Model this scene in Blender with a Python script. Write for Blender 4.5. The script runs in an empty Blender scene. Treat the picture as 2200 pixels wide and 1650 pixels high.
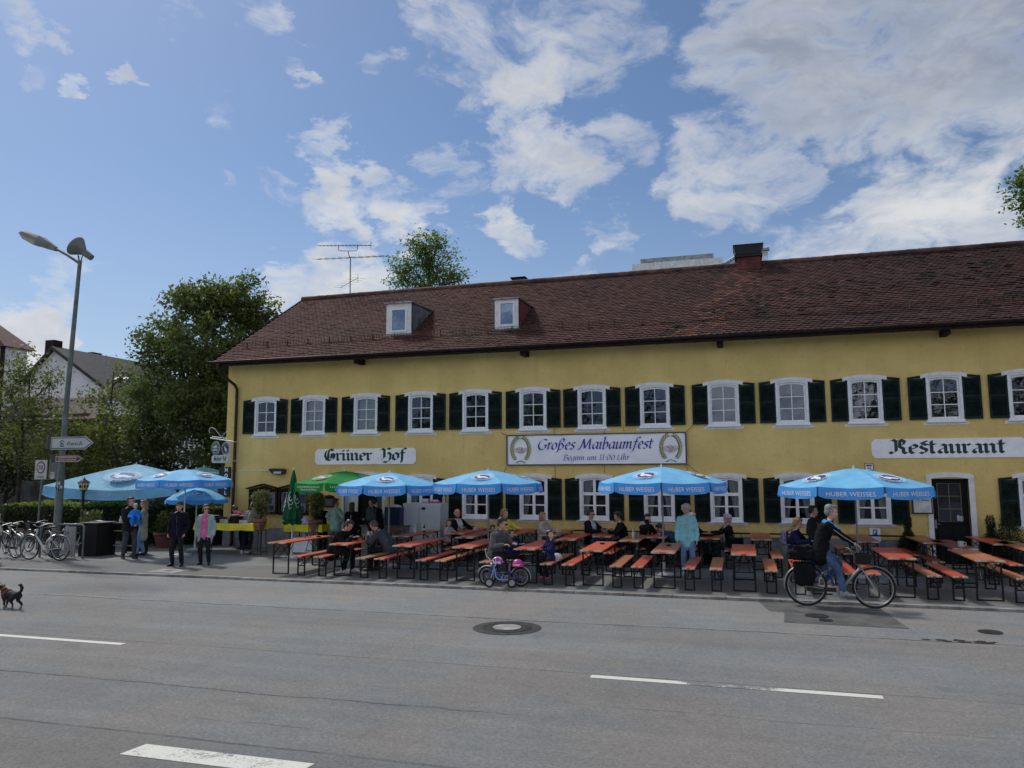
SUN_E, SUN_ANGLE, SKY_GAIN, CLOUD, ROAD_TONE, BACK_FILL = 2.5, 6.0, .82, 7.6, .185, 2.05
import bpy, bmesh, math, random
import numpy as np
from mathutils import Vector, Matrix, noise
R = math.radians
PI = math.pi
rng = random.Random(7)
nrg = np.random.default_rng(11)
SC = bpy.context.scene
COL = SC.collection
TMP = bpy.data.scenes.new("workbench")          # modifiers and text are evaluated here, then it is removed

# ------------------------------------------------------------------ camera
SC.render.resolution_x, SC.render.resolution_y = 1024, 768
SC.view_settings.view_transform = 'Standard'
SC.view_settings.look = 'None'
SC.view_settings.exposure = 0
YAW, PITCH, ROLL, FPX = -0.2884, 0.11545, -0.00416, 1640.0
CAM = Vector((14.376, -21.014, 2.45))
def cam_axes():
    cy, sy = math.cos(YAW), math.sin(YAW)
    r = Vector((cy, -sy, 0)); fw = Vector((sy, cy, 0)); up = Vector((0, 0, 1))
    f2 = fw*math.cos(PITCH) + up*math.sin(PITCH); u2 = up*math.cos(PITCH) - fw*math.sin(PITCH)
    return r*math.cos(ROLL) + u2*math.sin(ROLL), u2*math.cos(ROLL) - r*math.sin(ROLL), f2
CR, CU, CF = cam_axes()
cd = bpy.data.cameras.new("camera"); cam = bpy.data.objects.new("camera", cd); COL.objects.link(cam)
cd.sensor_width = 36.0; cd.lens = 36.0*FPX/2200.0; cd.clip_end = 3000; cd.clip_start = 0.05
cam.matrix_world = Matrix((CR, CU, -CF)).transposed().to_4x4(); cam.location = CAM
SC.camera = cam
def ray(px, py): return CF*FPX + CR*(px-1100) - CU*(py-825)
def at(px, py, Y):
    d = ray(px, py); return CAM + d*((Y-CAM.y)/d.y)
def onz(px, py, z=0.0):
    d = ray(px, py); return CAM + d*((z-CAM.z)/d.z)

# ------------------------------------------------------------------ node helpers
class NT:
    def __init__(s, tree): s.t = tree; s.n = tree.nodes; s.l = tree.links
    def new(s, typ, **k):
        n = s.n.new(typ)
        for a, b in k.items(): setattr(n, a, b)
        return n
    def link(s, a, b): s.l.new(a, b)
    def put(s, sock, v):
        if hasattr(v, 'is_output') or isinstance(v, bpy.types.NodeSocket): s.l.new(v, sock)
        else:
            if isinstance(v, (tuple, list)) and len(v) == 3 and len(sock.default_value) == 4: v = (*v, 1)
            sock.default_value = v
    def math(s, op, a, b=0.0, c=None, clamp=False):
        n = s.new('ShaderNodeMath', operation=op, use_clamp=clamp); s.put(n.inputs[0], a); s.put(n.inputs[1], b)
        if c is not None: s.put(n.inputs[2], c)
        return n.outputs[0]
    def vmath(s, op, a, b=(0, 0, 0), scale=None):
        n = s.new('ShaderNodeVectorMath', operation=op); s.put(n.inputs[0], a); s.put(n.inputs[1], b)
        if scale is not None: s.put(n.inputs['Scale'], scale)
        return n.outputs['Value'] if op in ('DOT_PRODUCT', 'LENGTH') else n.outputs[0]
    def noise(s, vec, scale, detail=3, rough=.55, dist=0.0):
        n = s.new('ShaderNodeTexNoise'); s.put(n.inputs['Vector'], vec); n.inputs['Scale'].default_value = scale
        n.inputs['Detail'].default_value = detail; n.inputs['Roughness'].default_value = rough; n.inputs['Distortion'].default_value = dist
        return n.outputs['Fac']
    def mix(s, f, a, b, blend='MIX'):
        n = s.new('ShaderNodeMix', data_type='RGBA', blend_type=blend); s.put(n.inputs[0], f); s.put(n.inputs[6], a); s.put(n.inputs[7], b)
        return n.outputs[2]
    def ramp(s, f, a, b, c=0.0, d=1.0):
        n = s.new('ShaderNodeMapRange', interpolation_type='SMOOTHSTEP'); s.put(n.inputs[0], f)
        for i, v in enumerate((a, b, c, d)): n.inputs[i+1].default_value = v
        return n.outputs[0]
    def sep(s, v):
        n = s.new('ShaderNodeSeparateXYZ'); s.put(n.inputs[0], v); return n.outputs
    def comb(s, x, y, z):
        n = s.new('ShaderNodeCombineXYZ')
        for i, v in enumerate((x, y, z)): s.put(n.inputs[i], v)
        return n.outputs[0]

def base_mat(name):
    m = bpy.data.materials.new(name); m.use_nodes = True
    t = NT(m.node_tree); b = m.node_tree.nodes['Principled BSDF']
    return m, t, b
def bump(t, b, h, strength, dist=.01):
    n = t.new('ShaderNodeBump'); n.inputs['Strength'].default_value = strength; n.inputs['Distance'].default_value = dist
    t.put(n.inputs['Height'], h); t.link(n.outputs[0], b.inputs['Normal'])
MATS = {}
def mt(name, col, rough=.7, metal=0.0, var=.12, vs=6.0, bs=0.0, bscale=60.0, spec=.5, sheen=0.0, dirt=0.0):
    """plain procedural surface: colour broken by two octaves of noise, optional fine bump and dirt"""
    if name in MATS: return MATS[name]
    m, t, b = base_mat(name)
    tc = t.new('ShaderNodeTexCoord').outputs['Object']
    n1 = t.noise(tc, vs, 4, .6)
    c = Vector(col)
    lo = tuple(max(0, v*(1-var*1.6)) for v in c); hi = tuple(min(1, v*(1+var*1.2)) for v in c)
    cc = t.mix(t.ramp(n1, .3, .7), lo, hi)
    if dirt:
        d = t.ramp(t.noise(tc, vs*2.3, 6, .7), .5, .75, 0, dirt)
        cc = t.mix(d, cc, tuple(v*.35+.01 for v in c))
    t.put(b.inputs['Base Color'], cc)
    t.put(b.inputs['Roughness'], t.math('ADD', rough-.06, t.math('MULTIPLY', n1, .12)))
    b.inputs['Metallic'].default_value = metal
    b.inputs['Specular IOR Level'].default_value = spec
    if sheen: b.inputs['Sheen Weight'].default_value = sheen
    if bs: bump(t, b, t.noise(tc, bscale, 4, .6), bs)
    MATS[name] = m
    return m

# ------------------------------------------------------------------ mesh builder
class MB:
    def __init__(s): s.v = []; s.f = []; s.m = []
    def add(s, vs, fs, m=0, M=None):
        o = len(s.v)
        s.v += [tuple(M @ Vector(p)) if M else tuple(p) for p in vs]
        s.f += [tuple(i+o for i in f) for f in fs]; s.m += [m]*len(fs); return s
    def box(s, x0, x1, y0, y1, z0, z1, m=0, M=None):
        v = [(x, y, z) for z in (z0, z1) for y in (y0, y1) for x in (x0, x1)]
        return s.add(v, [(0, 2, 3, 1), (4, 5, 7, 6), (0, 1, 5, 4), (2, 6, 7, 3), (0, 4, 6, 2), (1, 3, 7, 5)], m, M)
    def cyl(s, p, q, r0, r1=None, n=10, m=0):
        r1 = r0 if r1 is None else r1
        return s.tube([p, q], [r0, r1], n, m)
    def tube(s, pts, r, n=8, m=0, closed=False):
        pts = [Vector(p) for p in pts]; k = len(pts)
        rr = r if isinstance(r, (list, tuple)) else [r]*k
        up = None; rings = []
        for i, p in enumerate(pts):
            if closed: d = pts[(i+1) % k] - pts[i-1]
            else: d = pts[min(i+1, k-1)] - pts[max(i-1, 0)]
            d = d.normalized() if d.length > 1e-9 else Vector((0, 0, 1))
            if up is None: up = Vector((0, 0, 1)) if abs(d.z) < .9 else Vector((0, 1, 0))
            a = up - d*up.dot(d)
            if a.length < 1e-6: a = d.orthogonal()
            a.normalize(); b = d.cross(a); up = a
            rings.append([p + (a*math.cos(2*PI*j/n) + b*math.sin(2*PI*j/n))*rr[i] for j in range(n)])
        vs = [x for g in rings for x in g]; fs = []
        for i in range(k if closed else k-1):
            for j in range(n):
                a0, a1 = i*n+j, i*n+(j+1) % n; i2 = (i+1) % k
                fs.append((a0, a1, i2*n+(j+1) % n, i2*n+j))
        if not closed:
            fs.append(tuple(range(n-1, -1, -1))); fs.append(tuple((k-1)*n+j for j in range(n)))
        return s.add(vs, fs, m)
    def prism(s, pts, fn, d0, d1, m=0, me=None):
        """polygon pts (a,b) extruded from d0 to d1; fn(a,b,d) -> xyz"""
        n = len(pts); vs = [fn(a, b, d0) for a, b in pts] + [fn(a, b, d1) for a, b in pts]
        s.add(vs, [tuple(range(n-1, -1, -1)), tuple(range(n, 2*n))], m)
        o = len(s.v)-2*n
        fs = [(i+o, (i+1) % n+o, (i+1) % n+n+o, i+n+o) for i in range(n)]
        s.f += fs; s.m += [m if me is None else me]*n; return s
    def poly(s, pts, m=0): return s.add(pts, [tuple(range(len(pts)))], m)
    def lathe(s, prof, n=20, c=(0, 0, 0), m=0, cap=True):
        vs = [(c[0]+r*math.cos(2*PI*j/n), c[1]+r*math.sin(2*PI*j/n), c[2]+z) for r, z in prof for j in range(n)]
        fs = [(i*n+j, i*n+(j+1) % n, (i+1)*n+(j+1) % n, (i+1)*n+j) for i in range(len(prof)-1) for j in range(n)]
        if cap: fs += [tuple(range(n-1, -1, -1)), tuple((len(prof)-1)*n+j for j in range(n))]
        return s.add(vs, fs, m)
    def ball(s, c, r, n=10, m=0, M=None):
        if not isinstance(r, (tuple, list)): r = (r, r, r)
        vs = []; fs = []; k = max(4, n//2+1)
        for i in range(1, k):
            th = PI*i/k
            vs += [(c[0]+r[0]*math.sin(th)*math.cos(2*PI*j/n), c[1]+r[1]*math.sin(th)*math.sin(2*PI*j/n), c[2]+r[2]*math.cos(th)) for j in range(n)]
        vs += [(c[0], c[1], c[2]+r[2]), (c[0], c[1], c[2]-r[2])]; T = len(vs)-2
        for i in range(k-2):
            for j in range(n): fs.append((i*n+j, (i+1)*n+j, (i+1)*n+(j+1) % n, i*n+(j+1) % n))
        for j in range(n):
            fs.append((T, j, (j+1) % n)); fs.append((T+1, (k-2)*n+(j+1) % n, (k-2)*n+j))
        return s.add(vs, fs, m, M)
    def capsule(s, p, q, r0, r1, n=10):
        s.cyl(p, q, r0, r1, n); s.ball(p, r0, n); s.ball(q, r1, n); return s
    def mesh(s, name, mats, o=(0, 0, 0), smooth=None):
        me = bpy.data.meshes.new(name)
        O = Vector(o)
        me.from_pydata([tuple(Vector(p)-O) for p in s.v] if O.length else s.v, [], s.f)
        for m in (mats if isinstance(mats, (list, tuple)) else [mats]): me.materials.append(m)
        me.polygons.foreach_set('material_index', s.m)
        if smooth is not None:
            me.polygons.foreach_set('use_smooth', [True]*len(s.f))
            if smooth < 179: me.set_sharp_from_angle(angle=R(smooth))
        me.update(); return me
    def build(s, name, mats, parent=None, o=(0, 0, 0), smooth=None, loc=None):
        ob = bpy.data.objects.new(name, s.mesh(name, mats, o, smooth)); COL.objects.link(ob)
        if parent: ob.parent = parent
        if loc: ob.location = loc
        return ob

def tag(o, label=None, cat=None, group=None, kind=None):
    if label: o['label'] = label
    if cat: o['category'] = cat
    if group: o['group'] = group
    if kind: o['kind'] = kind
    return o
def thing(name, label, cat, loc=(0, 0, 0), rz=0.0, group=None):
    o = bpy.data.objects.new(name, None); COL.objects.link(o); o.location = loc; o.rotation_euler = (0, 0, rz)
    o.empty_display_size = .2
    return tag(o, label, cat, group)
def copy_tree(o, parent=None):
    c = o.copy(); COL.objects.link(c)
    if parent: c.parent = parent
    for ch in list(o.children): copy_tree(ch, c)
    return c
def dup(o, loc, rz=None, label=None, group=None):
    c = copy_tree(o); c.location = loc
    if rz is not None: c.rotation_euler = (0, 0, rz)
    return tag(c, label, None, group)
def evaluated(ob):
    TMP.collection.objects.link(ob)
    TMP.view_layers[0].update(); dg = TMP.view_layers[0].depsgraph
    me = bpy.data.meshes.new_from_object(ob.evaluated_get(dg), depsgraph=dg)
    TMP.collection.objects.unlink(ob)
    d = ob.data; bpy.data.objects.remove(ob)
    if isinstance(d, bpy.types.Mesh): bpy.data.meshes.remove(d)
    return me
def text_geo(s, size=1.0, shear=0.0, width=None, bold=0.0):
    """lettering as flat triangles in xz-plane coordinates (a, b), centred at origin"""
    cu = bpy.data.curves.new('lettering', 'FONT'); cu.body = s; cu.size = size; cu.shear = shear
    cu.fill_mode = 'FRONT'; cu.resolution_u = 3; cu.offset = bold
    me = evaluated(bpy.data.objects.new('lettering', cu))
    vs = [(v.co.x, v.co.y) for v in me.vertices]; fs = [tuple(p.vertices) for p in me.polygons]
    bpy.data.meshes.remove(me); bpy.data.curves.remove(cu)
    xs = [v[0] for v in vs]; ys = [v[1] for v in vs]
    cx, cy = (min(xs)+max(xs))/2, (min(ys)+max(ys))/2
    k = 1.0 if width is None else width/(max(xs)-min(xs))
    return [((a-cx)*k, (b-cy)*(k if width is None else k)) for a, b in vs], fs, (max(xs)-min(xs))*k, (max(ys)-min(ys))*k
TXT = {}
def text_on(mb, s, fn, width=None, height=None, m=0, shear=0.0, bold=0.0):
    key = (s, shear, bold)
    if key not in TXT: TXT[key] = text_geo(s, 1.0, shear, None, bold)
    vs, fs, w, h = TXT[key]
    kx = (width/w) if width else height/h; ky = (height/h) if height else kx
    mb.add([fn(a*kx, b*ky) for a, b in vs], fs, m)

# ------------------------------------------------------------------ pen lettering (broad nib)
def catmull(pts, k=6):
    if len(pts) < 3: return pts
    P = [pts[0]] + list(pts) + [pts[-1]]; out = []
    for i in range(1, len(P)-2):
        for j in range(k):
            t = j/k; a, b, c, d = P[i-1], P[i], P[i+1], P[i+2]
            out.append(tuple(.5*((2*b[q]) + (c[q]-a[q])*t + (2*a[q]-5*b[q]+4*c[q]-d[q])*t*t + (-a[q]+3*b[q]-3*c[q]+d[q])*t**3) for q in (0, 1)))
    return out + [pts[-1]]
def mini(x): return [(x-.10, 1.0), (x+.03, .87), (x+.03, .15), (x+.17, .0)]
BL = {
 'G': (1.25, [[(.95, 1.38), (.62, 1.6), (.22, 1.36), (.08, .75), (.28, .15), (.62, .0), (.98, .22), (.98, .75), (.72, .95)], [(.52, 1.5), (.42, .95), (.45, .2)], [(.95, 1.62), (.72, 1.32)], [(.60, .86), (.82, .98), (1.06, .80), (1.02, .25)], [(.74, .85), (.74, .3)]]),
 'r': (.62, [mini(.1), [(.22, .84), (.36, 1.0), (.5, .86)]]),
 'u': (.86, [mini(.1), mini(.56), [(.2, .04), (.55, .26)]]),
 'U': (.86, [mini(.1), mini(.56), [(.2, .04), (.55, .26)], [(.05, 1.42), (.16, 1.3)], [(.5, 1.42), (.61, 1.3)]]),
 'n': (.9, [mini(.1), [(.16, .8), (.4, 1.0), (.6, .86), (.6, .15), (.74, .0)]]),
 'e': (.70, [[(.38, 1.0), (.08, .8), (.08, .2), (.28, .0), (.55, .2)], [(.32, 1.02), (.56, .82), (.52, .62), (.14, .52)]]),
 'o': (.74, [[(.34, 1.0), (.08, .78), (.08, .22), (.3, .0)], [(.3, 1.0), (.58, .76), (.58, .26), (.3, .0)]]),
 'f': (.6, [[(.62, 1.46), (.42, 1.6), (.22, 1.38), (.22, .1), (.14, -.35)], [(-.02, .95), (.5, .95)]]),
 's': (.66, [[(.54, .92), (.32, 1.06), (.10, .84), (.16, .64), (.48, .44), (.48, .18), (.28, .0), (.04, .12)], [(.30, 1.06), (.16, 1.22), (.40, 1.36), (.52, 1.28)]]),
 't': (.58, [[(.18, 1.4), (.18, .15), (.34, .0), (.5, .12)], [(-.02, 1.0), (.46, 1.0)]]),
 'a': (.8, [[(.1, .84), (.32, 1.0), (.54, .86), (.54, .15), (.68, .0)], [(.5, .6), (.18, .45), (.08, .2), (.26, .0), (.5, .2)]]),
 'H': (1.2, [[(.0, 1.34), (.2, 1.6), (.42, 1.4), (.42, .35), (.14, .05)], [(.36, 1.34), (.70, 1.62), (1.02, 1.46)], [(.40, 1.42), (.40, .35)], [(.46, .82), (.76, 1.05), (1.02, .8), (.98, .05), (.68, -.34), (.34, -.2)]]),
 'R': (1.3, [[(.02, 1.4), (.2, 1.6), (.42, 1.4), (.42, .25), (.14, .0), (-.02, .2)], [(.36, 1.4), (.76, 1.6), (1.02, 1.34), (.92, 1.0), (.52, .84)], [(.62, .84), (.92, .55), (.92, .15), (1.12, .0)], [(.7, 1.5), (.68, .9)]]),
 ' ': (.75, []),
}
IT = {
 'G': (1.2, [[(1.0, 1.35), (.65, 1.52), (.2, 1.2), (.05, .6), (.3, .08), (.65, .02), (.95, .2), (.98, .65)], [(.75, .66), (1.15, .66)]]),
 'r': (.55, [[(.05, .85), (.15, 1.0), (.15, .0)], [(.15, .6), (.32, .95), (.5, .92)]]),
 'o': (.8, [[(.38, 1.0), (.1, .7), (.08, .3), (.32, .0), (.6, .3), (.62, .7), (.38, 1.0)]]),
 'S': (.95, [[(-.12, -.5), (.05, -.4), (.15, .2), (.18, 1.2), (.4, 1.6), (.66, 1.4), (.55, 1.05), (.4, .9), (.68, .6), (.66, .2), (.42, .0), (.32, .08)]]),
 'e': (.68, [[(.12, .5), (.5, .62), (.46, .95), (.28, 1.0), (.08, .6), (.12, .15), (.32, .0), (.58, .2)]]),
 's': (.6, [[(.5, .88), (.3, 1.0), (.12, .8), (.2, .58), (.42, .4), (.42, .15), (.22, .0), (.02, .12)]]),
 'M': (1.65, [[(-.05, .05), (.1, .0), (.3, .7), (.42, 1.5)], [(.42, 1.5), (.55, .9), (.72, .1)], [(.72, .1), (1.0, .9), (1.22, 1.5)], [(1.22, 1.5), (1.26, .8), (1.32, .1), (1.5, .08)]]),
 'a': (.82, [[(.6, .9), (.38, 1.0), (.1, .65), (.1, .2), (.28, .02), (.58, .5), (.62, .98)], [(.62, .98), (.6, .15), (.78, .06)]]),
 'i': (.42, [[(.04, .85), (.16, 1.0), (.16, .1), (.34, .08)], [(.15, 1.38), (.2, 1.44)]]),
 'b': (.8, [[(.02, 1.55), (.14, 1.62), (.14, .1), (.32, .0), (.6, .35), (.58, .8), (.4, .98), (.16, .6)]]),
 'u': (.85, [[(.04, .88), (.14, 1.0), (.14, .2), (.3, .02), (.58, .5), (.6, 1.0)], [(.6, 1.0), (.6, .12), (.78, .06)]]),
 'm': (1.25, [[(.04, .88), (.14, 1.0), (.14, .0)], [(.14, .5), (.4, .98), (.54, .85), (.54, .0)], [(.54, .5), (.8, .98), (.95, .82), (.95, .12), (1.12, .06)]]),
 'f': (.62, [[(.74, 1.5), (.55, 1.64), (.34, 1.3), (.22, .2), (.08, -.4), (-.12, -.5)], [(.05, .98), (.56, .98)]]),
 't': (.5, [[(.2, 1.35), (.16, .3), (.26, .02), (.44, .12)], [(.0, .98), (.46, .98)]]),
 'B': (1.05, [[(.15, 1.5), (.15, .0)], [(.0, 1.42), (.5, 1.52), (.75, 1.2), (.3, .82)], [(.3, .82), (.85, .65), (.75, .12), (.05, .02)]]),
 'g': (.8, [[(.6, .9), (.38, 1.0), (.1, .65), (.1, .2), (.28, .02), (.58, .5), (.62, .98)], [(.62, .98), (.56, -.2), (.3, -.5), (.02, -.4)]]),
 'n': (.85, [[(.04, .88), (.14, 1.0), (.14, .0)], [(.14, .5), (.42, .98), (.58, .82), (.58, .12), (.76, .06)]]),
 'h': (.85, [[(.02, 1.55), (.14, 1.6), (.14, .0)], [(.14, .5), (.42, .98), (.58, .82), (.58, .12), (.76, .06)]]),
 'U': (1.15, [[(.1, 1.5), (.08, .4), (.35, .0), (.75, .2), (.9, .8), (.92, 1.5)], [(.92, 1.5), (.92, .1), (1.08, .04)]]),
 '1': (.6, [[(.1, 1.2), (.3, 1.42), (.3, .02)], [(.1, .02), (.5, .02)]]),
 '0': (.9, [[(.42, 1.42), (.12, 1.0), (.12, .4), (.4, .0), (.7, .4), (.7, 1.0), (.42, 1.42)]]),
 ':': (.4, [[(.12, .85), (.2, .93)], [(.12, .12), (.2, .2)]]),
 ' ': (.5, []),
}
def pen_text(mb, s, font, fn, width, xh=None, nib=.24, ang=40, m=0, smooth=False, slant=0.0, eps=2e-4):
    adv = sum(font[c][0] for c in s); k = width/adv; ky = xh or k
    nx, ny = math.cos(R(ang))*nib/2, math.sin(R(ang))*nib/2; x = 0; cnt = 0
    for c in s:
        a, strokes = font[c]
        for st in strokes:
            if smooth: st = catmull(st, 5)
            for (ax, ay), (bx, by) in zip(st, st[1:]):
                q = [(ax-nx, ay-ny), (ax+nx, ay+ny), (bx+nx, by+ny), (bx-nx, by-ny)]
                area = sum(q[i][0]*q[(i+1) % 4][1]-q[(i+1) % 4][0]*q[i][1] for i in range(4))
                if area < 0: q.reverse()
                cnt += 1
                mb.add([fn((x+px+py*slant)*k, py*ky, eps*(cnt % 9)) for px, py in q], [(0, 1, 2, 3)], m)
        x += a
# ------------------------------------------------------------------ light
SUN_EL, SUN_AZ = R(50), R(-58)             # azimuth from +Y (behind the inn) towards +X; the sun stands behind the roof, to the left
sdir = Vector((math.sin(SUN_AZ)*math.cos(SUN_EL), math.cos(SUN_AZ)*math.cos(SUN_EL), math.sin(SUN_EL)))
sl = bpy.data.lights.new("sun", 'SUN'); so = bpy.data.objects.new("sun", sl); COL.objects.link(so)
sl.energy = SUN_E; sl.angle = R(SUN_ANGLE); sl.color = (1.0, .95, .86)
so.rotation_euler = sdir.to_track_quat('Z', 'Y').to_euler(); so.location = (0, 20, 40)

w = bpy.data.worlds.new("World"); SC.world = w; w.use_nodes = True
t = NT(w.node_tree)
for n in list(t.n): t.n.remove(n)
out = t.new('ShaderNodeOutputWorld')
sky = t.new('ShaderNodeTexSky'); sky.sky_type = 'NISHITA'; sky.sun_disc = False
sky.sun_elevation = SUN_EL; sky.sun_rotation = SUN_AZ; sky.air_density = 1.0; sky.dust_density = .6; sky.ozone_density = 2.0
d = t.new('ShaderNodeTexCoord').outputs['Generated']
dz = t.sep(d)
up = t.math('MAXIMUM', dz[2], .0)
pl = t.comb(dz[0], dz[1], t.math('MULTIPLY', dz[2], 1.9))
warp = t.new('ShaderNodeTexNoise'); warp.inputs['Scale'].default_value = 4.5; warp.inputs['Detail'].default_value = 4; t.put(warp.inputs['Vector'], pl)
wv = t.vmath('SCALE', t.vmath('SUBTRACT', warp.outputs['Color'], (.5, .5, .5)), scale=.22)
pw = t.vmath('ADD', pl, wv)
big = t.noise(pw, 8.0, 9, .62)
fine = t.noise(pw, 24.0, 8, .65)
CLOUDS = [  # picture position of each cloud turned into a direction, angular radius (deg), weight
 (1900, -40, 9, 1.0), (2100, 60, 8, 1.0), (1700, 60, 5, .85), (1560, 110, 3.2, .85), (1700, 170, 4.4, .95), (1850, 160, 4.0, .9), (1800, 250, 2.6, .85), (2150, 170, 4, .8),
 (1080, 10, 5.5, .85), (1250, 40, 4.5, .8), (1120, 110, 2.8, .8), (1150, 175, 2.6, .95), (950, 5, 3, .6), (1000, 150, 1.2, .6),
 (1560, 290, 3.0, .9), (1530, 360, 3.4, 1.0), (1500, 425, 2.0, .9), (1610, 400, 3.0, .9), (1700, 400, 1.4, .8), (1650, 470, 2.2, .7), (1940, 265, 1.6, .6), (1690, 260, 2.0, .7),
 (1110, 300, 2.0, .85), (1170, 340, 2.6, 1.0), (1080, 370, 2.4, .95), (1230, 375, 1.9, .9), (1330, 310, 2.4, .7), (1220, 300, 1.6, .75), (940, 340, 1.4, .7),
 (700, 380, 1.5, .9), (670, 435, 1.6, .85), (740, 440, 2.0, 1.0), (800, 430, 1.6, .9), (870, 455, 2.0, .95), (940, 470, 1.6, .9), (980, 410, 1.6, .75), (705, 300, 1.2, .7), (1000, 440, 1.0, .7),
 (1095, 490, 1.5, 1.0), (600, 405, 1.2, .75), (490, 430, .9, .6), (700, 610, 2.6, 1.1), (800, 590, 2.2, 1.1), (620, 625, 2.0, 1.05), (860, 570, 1.2, .8), (50, 715, 2.0, 1.1), (110, 605, 1.5, .7), (180, 590, 1.2, .55), (20, 15, 1.6, .75), (55, 180, 1.4, .5),
 (2020, 440, 2.8, .9), (1930, 480, 3.0, .9), (1800, 520, 2.8, .85), (1690, 540, 2.4, .75), (2120, 400, 2.4, .9), (2170, 290, 2.8, 1.0), (2200, 220, 2.4, .95), (2100, 500, 2.4, .8), (1950, 410, 1.8, .8),
 (820, 140, 1.5, .75), (155, 200, .8, .9), (470, 225, 1.2, .5), (650, 170, .7, .8), (280, 187, .8, .75), (600, 15, 1.8, .6), (390, 30, 1.8, .55), (675, 85, .8, .65), (1320, 500, 1.6, .7), (1260, 590, 1.4, .7),
]
wd = t.new('ShaderNodeTexNoise'); wd.inputs['Scale'].default_value = 9.0; wd.inputs['Detail'].default_value = 8; wd.inputs['Roughness'].default_value = .62; t.put(wd.inputs['Vector'], pl)
dw = t.vmath('NORMALIZE', t.vmath('ADD', d, t.vmath('MULTIPLY', t.vmath('SUBTRACT', wd.outputs['Color'], (.5, .5, .5)), (.20, .20, .13))))
cov = 0.0
for px, py, rad, wt in CLOUDS:
    c = ray(px, py).normalized()
    dt = t.vmath('DOT_PRODUCT', dw, tuple(c))
    v = t.ramp(dt, math.cos(R(rad*1.65)), 1.0, 0, wt)
    cov = t.math('MAXIMUM', cov, v)
# clouds elsewhere in the sky (they light the scene and show in the window panes)
els = t.ramp(t.noise(pl, 2.4, 2, .5), .38, .60, .1, .95)
away = t.ramp(t.vmath('DOT_PRODUCT', d, tuple(CF)), .55, .78, 1, 0)
cov = t.math('MAXIMUM', cov, t.math('MULTIPLY', els, away))
dens0 = t.math('ADD', t.math('MULTIPLY', big, 1.0), t.math('MULTIPLY', fine, .46))
dens = t.math('ADD', dens0, t.math('MULTIPLY', t.math('SUBTRACT', cov, .66), .56))
alpha = t.ramp(dens, .60, 1.04)
thick = t.ramp(dens, .70, 1.0)
haze = t.ramp(dz[2], .0, .42, .40, .0)
skyc = t.mix(1.0, sky.outputs[0], (SKY_GAIN*.90, SKY_GAIN*1.01, SKY_GAIN*1.13), 'MULTIPLY')
skyc = t.mix(haze, skyc, (CLOUD*.62, CLOUD*.72, CLOUD*.92))
greyb = t.ramp(t.noise(pw, 9.0, 5, .6), .35, .65)
lit = t.mix(greyb, (CLOUD*.88, CLOUD*.90, CLOUD*.95), (CLOUD*1.10, CLOUD*1.10, CLOUD*1.08))
dark = t.mix(greyb, (CLOUD*.40, CLOUD*.45, CLOUD*.55), (CLOUD*.60, CLOUD*.64, CLOUD*.72))
hi = t.math('MULTIPLY', t.ramp(dz[2], .28, .46), t.ramp(t.vmath('DOT_PRODUCT', d, tuple(CR)), .05, .40, .35, 1.0))                                     # higher, thicker clouds are seen from below: greyer
cc = t.mix(t.math('MULTIPLY', thick, t.math('ADD', .22, t.math('MULTIPLY', hi, .95))), lit, dark)
cc = t.mix(away, cc, (CLOUD*BACK_FILL, CLOUD*BACK_FILL*.98, CLOUD*BACK_FILL*.95))      # unseen clouds behind the camera, brightened as added fill for the shaded facade
fin = t.mix(t.math('MULTIPLY', alpha, .92), skyc, cc)
bg = t.new('ShaderNodeBackground'); bg.inputs['Strength'].default_value = .1
t.link(fin, bg.inputs['Color']); t.link(bg.outputs[0], out.inputs['Surface'])

# ------------------------------------------------------------------ ground, road, pavement
def grid(name, x0, x1, y0, y1, z, mats, nx=1, ny=1):
    mb = MB()
    vs = [(x0+(x1-x0)*i/nx, y0+(y1-y0)*j/ny, z) for j in range(ny+1) for i in range(nx+1)]
    fs = [(j*(nx+1)+i, j*(nx+1)+i+1, (j+1)*(nx+1)+i+1, (j+1)*(nx+1)+i) for j in range(ny) for i in range(nx)]
    mb.add(vs, fs); o = mb.build(name, mats); return tag(o, kind='structure')
def seam(t, x, y, y0, amp, wdt, lo=-1e3, hi=1e3, sc=.6, seed=0.0, broken=.0, edge=1.0, slope=0.0):
    """mask of a long wandering crack along x at y0"""
    xv = t.comb(t.math('ADD', x, seed), seed, 0)
    n = t.math('ADD', t.math('MULTIPLY', t.math('SUBTRACT', t.noise(xv, sc, 2, .5), .5), amp*2),
               t.math('MULTIPLY', t.math('SUBTRACT', t.noise(xv, 5.0, 5, .7), .5), amp*.7))
    c = t.math('ADD', n, t.math('MULTIPLY_ADD', x, slope, y0))
    dd = t.math('ABSOLUTE', t.math('SUBTRACT', y, c))
    m = t.ramp(dd, wdt*.4, wdt, 1, 0)
    if broken:
        b = t.ramp(t.noise(t.vmath('ADD', xv, (7.3, 0, 0)), 1.3, 3, .6), broken-.06, broken+.06)
        m = t.math('MULTIPLY', m, b)
    if lo > -999:
        m = t.math('MULTIPLY', m, t.ramp(x, lo, lo+edge)); m = t.math('MULTIPLY', m, t.ramp(x, hi-edge, hi, 1, 0))
    return m
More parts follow.
